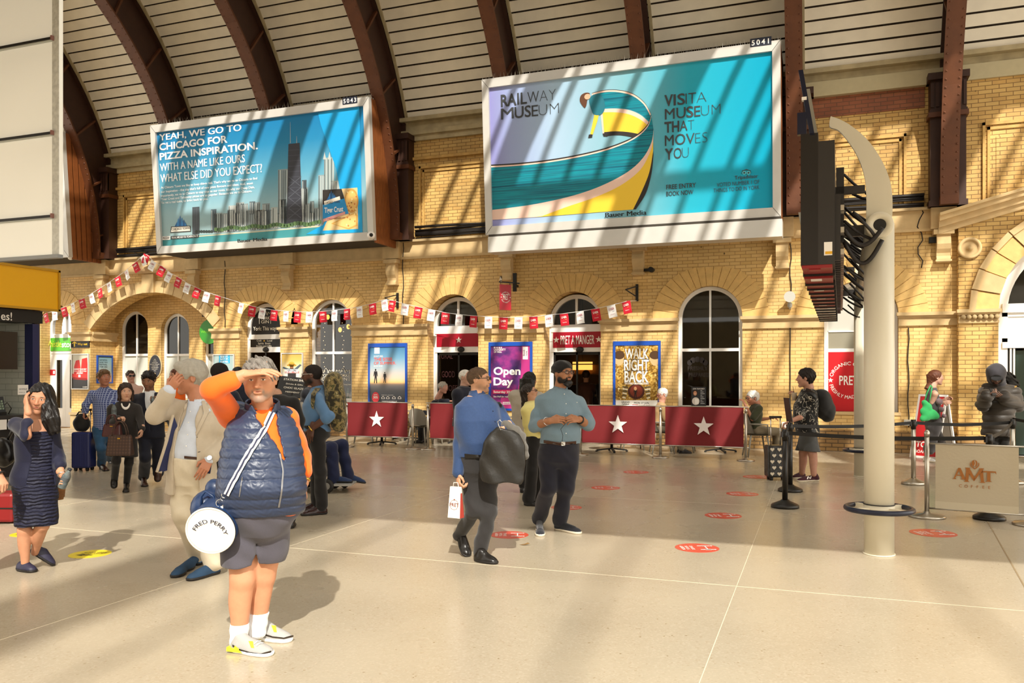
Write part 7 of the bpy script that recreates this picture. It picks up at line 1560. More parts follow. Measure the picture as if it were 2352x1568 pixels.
for q in 'ab':
 sh = p.shoe(q, SNK, SOLW, 1.08, 'sneaker', .08); L_, T_ = p.J['l' + q], p.J['t' + q]; d = (T_ - L_).normalized(); c = d.cross(UP); c = c if c.dot(TOC) > 0 else -c
 m = MB(); m.hexa([L_ + d * -.012 + c * .05 + UP * .012, L_ + d * .1 + c * .05 + UP * .012, L_ + d * .1 - c * .05 + UP * .012, L_ - d * .012 - c * .05 + UP * .012, L_ - d * .014 + c * .046 + UP * .035, L_ + d * .075 + c * .047 + UP * .03, L_ + d * .075 - c * .047 + UP * .03, L_ - d * .014 - c * .046 + UP * .035], YLW); m.build('heel_unit', None, sh)
 k = 0 if q == 'a' else 1; oy = ((0, 0), (52, -36))[k]
 px = lambda L: [(x + oy[0], y + oy[1]) for x, y in L]
 strip('mudguard', [sh], px([(530, 1476), (550, 1489), (575, 1497), (600, 1500), (622, 1494)]), px([(530, 1481), (550, 1493), (575, 1500), (600, 1503), (622, 1498)]), DARKGAP, sh, .004, 16); strip('side_flash', [sh], px([(541, 1482), (550, 1489)]), px([(538, 1487), (549, 1493)]), YLW, sh, .005, 5); strip('eyestay', [sh], px([(571, 1472), (577, 1487)]), px([(581, 1473), (584, 1488)]), YLW, sh, .003, 6)
 for i in range(5):
  x, y = px([(574 + i * 5, 1462 + i * 4.5)])[0]; a_, b2 = onto(sh, x - 5, y + 4, .006), onto(sh, x + 10, y - 2, .006)
  if a_ is not None and b2 is not None: m = MB(); m.tube([a_, (a_ + b2) / 2 + UP * .008, b2], .0035, 5, SOLW); m.build('lace', None, sh)
p.ring('watch', GOLD, p.J['wb'] + UP * .012, p.J['wb'] - p.J['eb'], .036, .008)
# his strap and round bag
BAGW = M('white bag face', '#f4f2f0', .35); NAVYB = LEATHER('navy bag leather', '#1d3358')
bc = p.pt((483, 1219, -.26)); bax = (FW * .9 + UP * .2 - RT * .02).normalized(); o = empty('barrel_bag', bc, 0, 'round white ended navy bag hanging from the man in the quilted vest', 'bag')
br = .138; m = MB(); m.lathe((0, 0, 0), [(br * .97, .012), (br, .02), (br, .2), (br * .97, .21)], 40, NAVYB, bax); m.build('bag_body', None, o)
m = MB(); m.lathe((0, 0, 0), [(.001, -.004), (br * .9, -.002), (br * .985, .004), (br * .995, .014)], 44, BAGW, bax); m.tube([], .1) if False else None; fc = m.build('end_panel', None, o)
u_ = (RT - bax * RT.dot(bax)).normalized(); v_ = bax.cross(u_); v_ = v_ if v_.z > 0 else -v_
m = MB(); m.tube([(u_ * math.cos(t) + v_ * math.sin(t)) * br for t in np.linspace(0, 2 * math.pi, 44, endpoint=False)], .005, 6, M('cream piping', '#e6dfd0', .5), True); m.tube([(u_ * math.cos(t) + v_ * math.sin(t)) * br * 1.005 + bax * .014 for t in np.linspace(0, 2 * math.pi, 44, endpoint=False)], .003, 6, BLACK, True); m.build('piping', None, o)
a = Art(); a.text('FRED PERRY', 0, 0, .024, '#2c2c38', 1, .012, align='c', sx=1.15, arc=(-.004, -.035, .085, math.radians(80), 1)); a.text('SPORTS AUTHENTIC', 0, -.03, .006, '#d8d2c8', 1, 0, align='c', rot=-.2); a.build('lettering', fc, face_mtx(-bax * .0075, u_, u_.cross(-bax) * -1 if (u_.cross(-bax)).z < 0 else u_.cross(-bax)))
m = MB(); top_ = p.pt((505, 1162, -.24)) - bc
for s_ in (-1, 1): m.bar(top_ + RT * .012 * s_ - UP * .045, top_ + RT * .012 * s_, .012, .008, BAGW)
m.build('strap_tab', None, o)
m = MB(); m.tube([top_ + RT * .022 * math.cos(t) + UP * (.016 + .022 * math.sin(t)) for t in np.linspace(0, 2 * math.pi, 18, endpoint=False)], .003, 6, STEEL, True); m.tube([top_ + UP * .035, top_ + UP * .05 + RT * .01, p.pt((515, 1143, -.26)) - bc], .004, 6, STEEL); m.tube([p.pt((517, 1137, -.26)) - bc + RT * .02 * math.cos(t) + UP * .016 * math.sin(t) for t in np.linspace(0, 2 * math.pi, 16, endpoint=False)], .003, 6, STEEL, True); m.build('swivel_clip', None, o)
ob = empty('dummy') if False else None
L1 = [(617, 946), (600, 985), (560, 1050), (517, 1132)]; L2 = [(630, 950), (613, 990), (572, 1055), (528, 1138)]
mid = lambda t0, t1: ([(a_[0] + (b2[0] - a_[0]) * t0, a_[1] + (b2[1] - a_[1]) * t0) for a_, b2 in zip(L1, L2)], [(a_[0] + (b2[0] - a_[0]) * t1, a_[1] + (b2[1] - a_[1]) * t1) for a_, b2 in zip(L1, L2)])
strap = strip('strap', [vest, shirt], *mid(0, 1), M('cream webbing', '#e9e2d2', .7), None, .012, 26); st2 = strip('strap_stripe', [vest, shirt], *mid(.36, .64), M('navy webbing', '#262b48', .7), None, .0145, 26)
for q in (strap, st2): q.parent = o; q.matrix_parent_inverse = Matrix.Translation(-bc)
m = MB()
hd = p.pt((470, 1118, -.05)) - bc
m.tube([p.pt((462, 1175, -.12)) - bc, p.pt((462, 1140, -.12)) - bc, p.pt((472, 1128, -.12)) - bc, p.pt((490, 1140, -.12)) - bc, p.pt((497, 1170, -.12)) - bc], .008, 8, NAVYB); m.build('bag_handle', None, o)
m = MB(); m.sphere(p.pt((480, 1165, .0)) - bc, .1, NAVYB, 10, (.1, .12, .11)); m.sphere(p.pt((492, 1125, .06)) - bc, .05, NAVYB, 8, (.06, .05, .07)); m.build('slouched_top', None, o)
# ================================================================ everyone else
U, DN = UP, -UP
def mk(label, D, yaw, hips, neck, head, J, F, hgt=1.75, skin='#c98f6c', belly=0, bw=1, bd=1, vox=.009, ra=(.05, .041, .03), rl=(.086, .058, .038), sh=None, face=None, hair=None, top=None, leg=None, shoe=None, hands=None, w=None, d=None, coll=None, wide=1., calf=.7):
 p = Man(label, (0, 0), yaw, hgt, vox, skin, D, bw, bd, belly); p.torso(hips, neck, w, d, sh); p.feet(**F); p.pose(**J); c = head; p.head(*c); p.limbs(ra=ra, rl=rl, calf=calf); p.face(wide=wide, **(face or {}))
 for q in 'ab':
  if 'w' + q in p.J and 'e' + q in p.J:
   dv = (p.J['w' + q] - p.J['e' + q]).normalized(); h = (hands or {}).get(q, ()); tip = p.pt(h[0]) if h and h[0] else p.J['w' + q] + dv * .09; palm = h[1] if len(h) > 1 else p.lat * (1 if (p.H - p.J['w' + q]).dot(p.lat) > 0 else -1); th = h[2] if len(h) > 2 else p.front; cu = h[3] if len(h) > 3 else (25, 35, 25)
   p.hand(p.J['w' + q], tip, palm, th, cu)
 p.done()
 if hair: p.hair(hair[0], **hair[1])
 if leg: p.trousers = p.wear(leg[0], p.legs_(**leg[2]), leg[1])
 if top: p.shirt = p.wear(top[0], p.top(**top[2]), top[1])
 if coll: collar(p, *coll[:1], **coll[1])
 if shoe:
  for q in 'ab':
   if 't' + q in p.J: p.shoe(q, shoe[1], shoe[2], name=shoe[0], **(shoe[3] if len(shoe) > 3 else {}))
 return p
def panelcut(b, pts, u=RT, k=.006, dep=.14):
 b.loft([(q[0], q[1], dep) for q in pts], u, k, True); return b
BLKH = HAIR('black hair', '#15110f', .4); BRNH = HAIR('dark brown hair', '#3a271a', .5); GRYH = HAIR('silver hair', '#9c968a', .5, .12); WHTH = HAIR('white hair', '#d6d2ca'); AUBH = HAIR('auburn brown hair', '#5e3522'); SANH = HAIR('sandy brown hair', '#6d5238')
SOLB = M('black sole', '#1a1614', .5); SOLC = M('pale sole', '#d8cdb8', .6); BRLEA = LEATHER('brown leather', '#3f261a'); BKLEA = LEATHER('black leather', '#171412', .3); OXB = LEATHER('oxblood leather', '#2d1514', .22)
SPEC = M('spectacle frame', '#2a2320', .3); CLRS = M('clear spectacle frame', '#b9b2a8', .2)
WATCHS = STEEL
# ---------------------------------------------------------------- man in the pale blazer
LINEN = fabric('stone linen', '#b9ac98', .85, .25, 260); CHINO = fabric('cream chino', '#cbbfa8', .85, .15, 200); PALEB = fabric('pale blue shirt', '#c3cbd9', .7, .15, 240); LIN = fabric('navy lining', '#232a52', .4, .05)
BSU = LEATHER('blue suede', '#24405c', .8)
p = mk('silver haired man in pale linen blazer rubbing his face, holding a dark blue booklet', 6.95, -14, (441, 1090), (452, 922), ((436, 866, -.02), 79, -62, -4, 6), dict(ka=(418, 1180, -.06), kb=(470, 1190, .0), sa=(393, 935, -.02), ea=(355, 955, -.2), wa=(389, 896, -.27), sb=(497, 940, .02), eb=(512, 1010, .05), wb=(481, 1054, -.14)),
 dict(a=((460, 1294), (400, 1327)), b=((502, 1316), (433, 1334))), 1.8, '#b97a58', belly=.03, bw=1.06, bd=1.08, vox=.0075, face=dict(brow='#8d8478', lip='#a8685a'), hair=(GRYH, dict(vol=.05, nape=-.22, disp=.004, f=55, front=.03)), leg=('chinos', CHINO, dict(infl=.02, wr=.007, hem=.022, top=.26)), shoe=('loafer', BSU, SOLB, dict(h=.06)), hands={'a': ((410, 866, -.3), FW, U, (35, 55, 30)), 'b': ((466, 1082, -.2), FW * .7 + LF * .3, LF, (22, 25, 15))}, top=('dress_shirt', PALEB, dict(infl=.014, t0=.22, sleeve=1, wr=.004)), coll=(PALEB, dict(r=.07, h=.06, wedge=.03)))
GM = p; b = p.top(.032, -.26, .97, .93, wr=.005, seed=8, flare=.01, vox=.0075); panelcut(b, [(p.pt((424, 1140, -.17)), .115), (p.pt((424, 1060, -.18)), .10), (p.pt((428, 985, -.17)), .075), (p.pt((446, 915, -.08)), .045)]); blz = p.wear('blazer', b, LINEN)
strip('lapel', [blz, p.shirt], [(461, 916), (468, 950), (449, 993)], [(470, 918), (480, 945), (452, 1000)], LINEN, p.o, .009, 10); strip('lapel', [blz, p.shirt], [(428, 925), (418, 952), (409, 985)], [(434, 918), (428, 952), (412, 990)], LINEN, p.o, .009, 10)
m = MB(); fl = [p.pt(q) for q in ((398, 952, -.2), (384, 1010, -.2), (361, 1083, -.16), (372, 1084, -.14), (409, 1072, -.06), (411, 1040, -.09), (407, 975, -.17))]; m.add(fl, [list(range(7))], LIN); m.add([q + FW * .006 for q in fl], [list(range(7))[::-1]], LINEN); m.tube([q + TOC * .004 for q in fl[:4]], .012, 6, LINEN); m.build('open_front_panel', None, p.o, fixn=False)
strip('pocket_square', [blz], [(467, 948), (481, 938)], [(468, 952), (484, 944)], PALEB, p.o, .004, 4); strip('buttonhole', [blz], [(448, 1004), (454, 1003)], [(448, 1005.4), (454, 1004.4)], BLACK, p.o, .003, 3); strip('buttonhole', [blz], [(452, 1038), (460, 1036)], [(452, 1039.4), (460, 1037.4)], BLACK, p.o, .003, 3)
strip('belt', [p.shirt, p.trousers], [(424, 1046), (455, 1049)], [(424, 1052), (455, 1055)], BRLEA, p.o, .008, 8); dots('button', [p.shirt], [(437, 945), (433, 970), (431, 998), (428, 1024)], .005, SIGNW, p.o)
p.ring('watch', STEEL, (481, 1053, -.145), p.J['wb'] - p.J['eb'], .034, .009); m = MB(); q = p.pt((482, 1052, -.185)); m.cyl(q, q + (TOC + U * .5).normalized() * .012, .021, n=18, m=STEEL); m.build('watch_case', None, p.o)
for q in 'ab': b = SDF(.006); f_ = p.J['f' + q]; b.rc(f_ - U * .04, f_ + U * .05, .046, .045, .01); p.wear('sock', b, fabric('blue sock', '#5b8fc4', .8))
q = p.pt((464, 1070, -.12)); o = empty('booklet', q, TH, 'dark blue booklet held in the hand of the man in the pale blazer', 'booklet'); m = MB(); m.obox((0, 0, 0), Vector((.075, 0, -.01)), Vector((0, .006, 0)), Vector((.008, 0, .052)), M('booklet navy', '#1d2748', .5)); m.build('cover', None, o)
# ---------------------------------------------------------------- woman in the navy dress
NVD = fabric('navy jersey', '#15172f', .7, .15, 160); GRP = M('ruched navy jersey', '#14162e', .65); nt = GRP.node_tree; wv = nt.nodes.new('ShaderNodeTexWave'); wv.bands_direction = 'Z'; wv.inputs['Scale'].default_value = 11; wv.inputs['Distortion'].default_value = 5; wv.inputs['Detail'].default_value = 3; tc = nt.nodes.new('ShaderNodeTexCoord'); nt.links.new(tc.outputs['Object'], wv.inputs[0]); bp = nt.nodes.new('ShaderNodeBump'); bp.inputs['Strength'].default_value = .7; bp.inputs['Distance'].default_value = .02; nt.links.new(wv.outputs[0], bp.inputs['Height']); nt.links.new(bp.outputs[0], nt.nodes['Principled BSDF'].inputs['Normal'])
p = mk('woman in navy dress and cardigan touching her long black hair, holding a bottle', 6.99, 12, (80, 1100), (86, 962), ((93, 915, -.03), 69, 14, -10, 8), dict(ka=(56, 1216, -.05), kb=(98, 1206, -.04), sa=(38, 975, .0), ea=(62, 1000, -.24), wa=(63, 938, -.2), sb=(116, 982, .04), eb=(134, 1052, .06), wb=(142, 1090, -.06), fa=(58, 1296, -.0), fb=(80, 1268, .1)), dict(a=((44, 1309), (79, 1314)), b=((70, 1268, .12), (121, 1299))), 1.6, '#c98d68', vox=.007, calf=1., ra=(.045, .036, .026), rl=(.09, .056, .034),
 w=(.19, .185, .15, .165, .15, .065), d=(.125, .13, .105, .13, .09, .06), face=dict(brow='#1c1410', lip='#b5605a'), hands={'a': ((58, 917, -.16), FW * .6 + RT * .5, LF, (15, 20, 15)), 'b': ((153, 1104, -.1), U * .3 + LF * .6, U, (40, 45, 30))}, shoe=('ballet_flat', LEATHER('navy flat', '#26243a', .5), SOLB, dict(h=.03)))
p.hair(BLKH, .035, .05, -.3, disp=.004, sides=1, lenback=lambda b: (b.loft([(p.pt((126, 995, -.1)), .045, .03), (p.pt((118, 965, -.11)), .075, .045), (p.pt((112, 930, -.03)), .06, .07), (p.pt((106, 900, .02)), .05, .09)], RT, .03), b.loft([(p.pt((92, 990, .12)), .09, .04), (p.pt((92, 940, .1)), .1, .06), (p.pt((90, 900, .06)), .09, .08)], RT, .03)))
b = SDF(.007); S = [p.section(t) for t in (.0, .05, .3, .62, .8)]; lo = p.pt((84, 1206, -.02)); b.loft([(lo, .168, .125), (S[0][0], S[0][1] + .018, S[0][2] + .02)] + [(c, w_ + .012, d_ + .014) for c, w_, d_ in S[1:]], p.lat, .02); b.disp = wrinkle(.004, 20, 3, (.1, .1, 2)); b.ell(p.pt((88, 970, -.12)), (RT, FW, UP), (.062, .06, .02), .01, True); dr_ = p.wear('dress', b, GRP)
b = p.top(.02, -.1, .97, .72, wr=.004, seed=5, cuff=0); panelcut(b, [(p.pt((92, 1120, -.14)), .12), (p.pt((90, 1040, -.15)), .085), (p.pt((88, 985, -.12)), .075), (p.pt((88, 955, -.06)), .06)]); p.wear('cardigan', b, NVD)
for q, tx in (('a', (72, 1309)), ('b', (114, 1292))): m = MB(); t_ = p.J['t' + q]; d_ = (t_ - p.J['l' + q]).normalized(); m.sphere(t_ - d_ * .03 + U * .022, .03, M('beige toe cap', '#b59a8a', .5), 7, (.034, .034, .022)); m.build('toe_cap', None, p.o)
p.ring('bracelet', STEEL, p.J['wb'], p.J['wb'] - p.J['eb'], .03, .006)
def bottle(px, py, dd, D, lab, h=.2, r=.032, cap='#22252a', ax=None, liq='#9fb0b4', base=(0, 0)):
 q = dp(px, py, D + dd); o = empty('water_bottle', q, 0, lab, 'bottle'); ax = Vector(ax or (0, 0, 1)).normalized(); m = MB(); m.lathe((0, 0, 0), [(r * .9, 0), (r, .01), (r, h * .28), (r * .93, h * .32), (r, h * .36), (r, h * .62), (r * .45, h * .85), (r * .42, h * .93)], 18, M('bottle plastic ' + liq, liq, .06, trans=.75), ax); m.build('bottle_body', None, o)
 m = MB(); m.cyl(ax * h * .92, ax * h, r * .5, n=14, m=M('bottle cap ' + cap, cap, .4)); m.build('cap', None, o); m = MB(); m.cyl(ax * h * .38, ax * h * .56, r * 1.01, n=18, m=M('bottle label', '#4a4f52', .5), caps=False); m.build('bottle_label', None, o); return o
bottle(141, 1120, -.14, 6.99, 'clear water bottle with dark cap in the hand of the navy dress woman', .175, .034, ax=RT * .45 + U)
m = MB(); q = dp(8, 1040, 7.1); o = empty('shoulder_bag', q, TH, 'black shoulder bag at the left edge behind the navy dress woman', 'bag'); b = SDF(.008); b.ell(q, (RT, FW, UP), (.1, .06, .13), .02); b.disp = wrinkle(.006, 24, 9); x_ = skin_obj('bag_body', [b.mesh()], BKLEA, o); x_.matrix_parent_inverse = Matrix.Translation(-q) @ Matrix.Rotation(0, 4, 'Z'); x_.matrix_parent_inverse = (Matrix.Translation(q) @ Matrix.Rotation(TH, 4, 'Z')).inverted(); m = MB(); m.tube([(.03, 0, .1), (.08, .0, .2), (.1, -.02, .27)], .012, 6, BKLEA); m.build('shoulder_strap', None, o)
WICK = M('wicker', '#8a5c30', .7, noise=.4, nscale=120, bump=.6, bscale=180); q = dp(131, 1110, 7.25); o = empty('wicker_basket', q, TH, 'brown wicker basket behind the bottle arm of the navy dress woman', 'basket'); m = MB(); m.lathe((0, 0, -.14), [(.05, 0), (.07, .1), (.08, .2), (.076, .2), (.06, .02)], 18, WICK); m.build('basket_body', None, o); m = MB(); m.tube([(.078 * math.cos(t), 0, .06 + .08 * math.sin(t)) for t in np.linspace(0, math.pi, 12)], .006, 6, WICK); m.build('basket_handle', None, o)
REDC = M('red suitcase', '#7d1719', .4); q = gp(4, 1204); o = empty('red_suitcase', q, TH, 'dark red suitcase standing at the left edge behind the navy dress woman', 'suitcase'); m = MB(); m.box((-.32, 0, .02), (.12, .3, .34), REDC); m.build('shell', None, o, bevel=.03); m = MB(); m.box((-.32, -.006, .17), (.122, .306, .185), BLACK); m.build('zip_band', None, o)
# man mostly outside the left edge
p = mk('person at the left frame edge of whom only a bare forearm and watch show', 6.7, 60, (-75, 1090), (-80, 940), ((-85, 890), 74, 60, 0, 0), dict(ka=(-80, 1200), kb=(-60, 1200), ea=(-95, 1040, -.1), wa=(-70, 1100, -.1), eb=(-45, 1040, -.05), wb=(-2, 1092, -.12)), dict(a=((-100, 1330), (-40, 1332)), b=((-80, 1322), (-25, 1325))), hair=(BRNH, {}), leg=('trousers', CHINO, dict(infl=.016)), top=('t_shirt', fabric('grey tee', '#8d8b88'), dict(sleeve=.4)), shoe=('shoe', BRLEA, SOLB), hands={'b': ((8, 1112, -.15), DN, TOC, (50, 50, 30))})
p.ring('watch', BLACK, (1, 1090, -.12), p.J['wb'] - p.J['eb'], .033, .009)
# ---------------------------------------------------------------- walkers on the left
CHK = fabric('blue check', '#3c4f86', .75, .1); nt = CHK.node_tree
def plaid(m, c1, c2, sc):
 N, L, b = nodes_of(m); tc = N.new('ShaderNodeTexCoord'); sp = N.new('ShaderNodeSeparateXYZ'); L.new(tc.outputs['Object'], sp.inputs[0]); acc = None
 for i in (0, 2):
  mu = N.new('ShaderNodeMath'); mu.operation = 'MULTIPLY'; mu.inputs[1].default_value = sc; L.new(sp.outputs[i], mu.inputs[0]); fr = N.new('ShaderNodeMath'); fr.operation = 'FRACT'; L.new(mu.outputs[0], fr.inputs[0]); lt = N.new('ShaderNodeMath'); lt.operation = 'LESS_THAN'; lt.inputs[1].default_value = .28; L.new(fr.outputs[0], lt.inputs[0])
  if acc: a = N.new('ShaderNodeMath'); a.operation = 'MAXIMUM'; L.new(acc, a.inputs[0]); L.new(lt.outputs[0], a.inputs[1]); acc = a.outputs[0]
  else: acc = lt.outputs[0]
 mx = N.new('ShaderNodeMix'); mx.data_type = 'RGBA'; L.new(acc, mx.inputs[0]); mx.inputs[6].default_value = lin(c1); mx.inputs[7].default_value = lin(c2); L.new(mx.outputs[2], b.inputs['Base Color']); return m
plaid(CHK, '#34427a', '#9aa6c8', 32)
DEN = fabric('blue denim', '#2f5478', .85, .3, 200, .15)
p = mk('man in blue checked shirt and jeans leaning on the handle of a blue suitcase', 14.4, 25, (240, 985), (240, 890), ((239, 867, -.03), 37, 48, 0, 0), dict(ka=(233, 1028, -.1), kb=(248, 1028, .1), ea=(197, 930, -.12), wa=(196, 944, -.1), eb=(266, 938, .05), wb=(262, 968, -.05)), dict(a=((232, 1076), (245, 1082)), b=((252, 1062), (262, 1065))), 1.76, '#b97a5c', face=dict(brow='#4a3524'), hair=(SANH, dict(vol=.04, front=.01)), top=('checked_shirt', CHK, dict(infl=.02, t0=-.02, sleeve=1)), coll=(CHK, dict(wedge=.04)), leg=('jeans', DEN, dict(infl=.018, wr=.008, hem=.02)), shoe=('shoe', BRLEA, SOLB), hands={'a': ((194, 952, -.1), DN, TOC, (50, 60, 40))})
def suitcase(px, py, D, w_, h_, dpt, mat, lab, hx=.5, hh=.35, name='rolling_suitcase', rz=0, ribs=3):
 q = gp(px, py); o = empty(name, q, TH + rz, lab, 'suitcase'); m = MB(); m.box((-w_ / 2, 0, .05), (w_ / 2, dpt, .05 + h_), mat); m.build('shell', None, o, bevel=.03)
 if ribs:
  m = MB()
  for i in range(ribs): x = -w_ / 2 + w_ * (i + 1) / (ribs + 1); m.box((x - .008, -.006, .1), (x + .008, .0, h_), mat)
  m.build('shell_ribs', None, o, bevel=.004)
 for sx in (-1, 1):
  for y in (.05, dpt - .05): m = MB(); m.cyl((sx * (w_ / 2 - .06) - .02, y, .028), (sx * (w_ / 2 - .06) + .02, y, .028), .028, n=14, m=BLACK); m.box((sx * (w_ / 2 - .06) - .025, y - .02, .03), (sx * (w_ / 2 - .06) + .025, y + .02, .06), BLACK); m.build('caster', None, o)
 m = MB()
 for x in (-w_ * .22, w_ * .22): m.cyl((x, dpt - .05, h_ + .04), (x, dpt - .05, h_ + .05 + hh), .009, n=8, m=STEEL)
 m.box((-w_ * .28, dpt - .07, h_ + .05 + hh), (w_ * .28, dpt - .03, h_ + .085 + hh), BLACK); m.build('pull_handle', None, o); return o
suitcase(184, 1082, 14.2, .32, .62, .26, M('glossy navy shell', '#232a5c', .3), 'navy blue hard suitcase standing left of the man in the checked shirt', hh=.36)
q = dp(187, 972, 14.35); q.z += 0; o = empty('carry_bag', q, TH, 'black carry bag resting on top of the navy suitcase', 'bag'); b = SDF(.012); b.ell((q.x, q.y, q.z), (RT, FW, UP), (.14, .1, .165), .03); b.disp = wrinkle(.008, 20, 4); b.cut((q.x, q.y, .675), -U); b.mesh; x_ = skin_obj('bag_body', [b.mesh()], fabric('black nylon', '#181614', .6), o); x_.matrix_parent_inverse = (Matrix.Translation(q) @ Matrix.Rotation(TH, 4, 'Z')).inverted(); m = MB(); m.tube([(-.08, -.02, .13), (-.03, -.02, .2), (.06, -.02, .2), (.1, -.02, .12)], .012, 6, BLACK); m.build('bag_handle', None, o)
CHAR = fabric('charcoal knit', '#2b2725', .9, .4, 150); TIGHT = fabric('black tights', '#191513', .7)
p = mk('woman in charcoal cardigan with white necklace carrying two brown handbags', 11.9, 18, (286, 1003), (286, 922), ((289, 900, -.03), 40, 34, -3, 0), dict(ka=(267, 1058, -.2), kb=(296, 1062, .0), ea=(252, 975, -.05), wa=(273, 962, -.26), eb=(322, 962, .0), wb=(327, 985, -.12), fa=(263, 1103, .05)), dict(a=((262, 1092, .12), (262, 1121, -.05)), b=((291, 1120), (289, 1131))), 1.56, '#cf9c7c', bw=1.08, rl=(.085, .058, .04), face=dict(brow='#3a2a20', lip='#a8504c'), shoe=('ankle_boot', BKLEA, SOLB, dict(h=.12)), hands={'a': ((283, 957, -.3), DN, U, (60, 60, 40)), 'b': ((325, 996, -.14), LF, TOC, (30, 35, 20))}, leg=('tights', TIGHT, dict(infl=.006, wr=0, k=.02)), top=('cardigan', CHAR, dict(infl=.022, t0=-.1, sleeve=.97)))
b = SDF(.009); c1 = p.section(.1); c0 = p.section(.0); b.loft([(p.pt((283, 1048, .0)), .2, .14), (c0[0], c0[1] + .03, c0[2] + .03), (c1[0], c1[1] + .012, c1[2] + .012)], p.lat, .02); p.wear('skirt', b, CHAR)
p.hair(HAIR('dark bob', '#33231b'), .06, .03, -.42, disp=.005, sides=1, lenback=lambda b: [b.loft([(p.hp(x * .33, -.02, -.5), .1 * p.hH, .2 * p.hH), (p.hp(x * .34, -.02, .1), .1 * p.hH, .26 * p.hH)], p.hr, .02) for x in (-1, 1)])
m = MB(); rnd = random.Random(1)
for i in range(15):
 t = math.pi * (1.08 + .84 * i / 14); x_, y_ = 288.5 + 9 * math.cos(t), 926 - 12 * math.sin(t); q = onto([p.shirt], x_, y_, .008)
 if q: m.sphere(q, .012, SIGNW, 5, (.011, .009, .02))
m.build('necklace', None, p.o)
def handbag(px, py, dd, D, w_, h_, dpt, mat, lab, hh=.12):
 q = dp(px, py, D + dd); o = empty('handbag', q, TH, lab, 'handbag'); m = MB(); m.hexa([(-w_ / 2, -dpt / 2, -h_ / 2), (w_ / 2, -dpt / 2, -h_ / 2), (w_ / 2, dpt / 2, -h_ / 2), (-w_ / 2, dpt / 2, -h_ / 2), (-w_ * .44, -dpt * .2, h_ / 2), (w_ * .44, -dpt * .2, h_ / 2), (w_ * .44, dpt * .2, h_ / 2), (-w_ * .44, dpt * .2, h_ / 2)], mat); m.build('bag_body', None, o, bevel=.02)
 for y in (-.03, .03): m = MB(); m.tube([(w_ * .28 * math.cos(t), y, h_ / 2 - .01 + hh * math.sin(t)) for t in np.linspace(0, math.pi, 12)], .008, 6, mat); m.build('bag_handle', None, o)
 m = MB(); m.box((-.02, -dpt * .25 - .01, h_ * .3), (.02, -dpt * .25, h_ * .36), GOLD); m.build('clasp', None, o)
handbag(258, 988, -.3, 11.9, .27, .18, .1, LEATHER('burgundy croc', '#431a1a', .35), 'burgundy handbag on the forearm of the woman in the charcoal cardigan', .14)
CQ = plaid(LEATHER('chequered canvas', '#4a3226', .5), '#4a3226', '#35221a', 24); handbag(276, 1022, -.36, 11.9, .36, .29, .14, CQ, 'large brown chequered tote in front of the woman in the charcoal cardigan', .2)
bottle(262, 958, -.24, 11.9, 'water bottle with blue cap tucked at the elbow of the charcoal cardigan woman', .2, .035, '#24408a')
NAVS = fabric('midnight suit', '#161826', .75, .1, 200, .04)
p = mk('dark haired man in midnight blue suit holding a small bottle to his chest', 12.4, 0, (346, 990), (343, 899), ((341, 873, -.06), 42, 6, -20, 0), dict(ka=(334, 1050, -.15), kb=(362, 1045, .1), ea=(305, 948, .05), wa=(312, 985, -.1), eb=(385, 958, -.05), wb=(362, 926, -.28), fb=(364, 1085, .25)), dict(a=((330, 1106), (332, 1118)), b=((364, 1084, .25), (362, 1106, .1))), 1.78, '#9a6a4a', bw=1.08, face=dict(brow='#120d0a', beard='#3a2a20', bsoft=1.6), hair=(BLKH, dict(vol=.035, front=.01)), leg=('suit_trousers', NAVS, dict(infl=.02, hem=.022)), shoe=('shoe', BRLEA, SOLB), hands={'b': ((351, 918, -.32), FW, U, (60, 70, 40))}, top=('dress_shirt', WHITEF, dict(infl=.014, t0=.02, sleeve=0, sides='')), coll=(WHITEF, dict(wedge=.04)))
b = p.top(.03, -.16, .97, .97, wr=.004, seed=2); panelcut(b, [(p.pt((344, 990, -.17)), .012), (p.pt((343, 955, -.18)), .03), (p.pt((342, 915, -.14)), .075), (p.pt((342, 890, -.06)), .06)]); p.wear('suit_jacket', b, NAVS)
bottle(351, 935, -.36, 12.4, 'clear bottle held by the man in the midnight blue suit', .17, .03, '#d8dde0')
BLKF = fabric('black cloth', '#151312', .8, .2)
BLUNV = fabric('dark navy jacket', '#191c2b', .75, .2)
mk('person in sunglasses and pale top walking near the porch', 18.2, 20, (303, 938), (302, 881), ((300, 864), 27, 40, 0, 0), dict(ka=(300, 985, -.1), kb=(308, 985, .1), ea=(290, 912), wa=(292, 940), eb=(318, 912), wb=(316, 940)), dict(a=((298, 1031), (303, 1034)), b=((307, 1031), (312, 1034))), 1.7, '#c9937a', vox=.012, hair=(BRNH, {}), top=('top', fabric('pale pink top', '#c9a595'), dict(sleeve=.4)), leg=('trousers', BLKF, {}), shoe=('shoe', BKLEA, SOLB)).glasses(BLACK, .1, BLACK)
mk('auburn haired person in orange top, mostly hidden behind the blazer man', 15.5, -20, (404, 960), (400, 884), ((403, 862), 32, -40, 0, 0), dict(ka=(400, 1000), kb=(410, 1000), ea=(385, 920), wa=(390, 950), eb=(420, 920), wb=(418, 950)), dict(a=((398, 1062), (393, 1065)), b=((410, 1060), (405, 1063))), 1.66, vox=.012, hair=(AUBH, {}), top=('top', OR, dict(sleeve=1)), leg=('trousers', BLKF, {}), shoe=('shoe', BKLEA, SOLB))
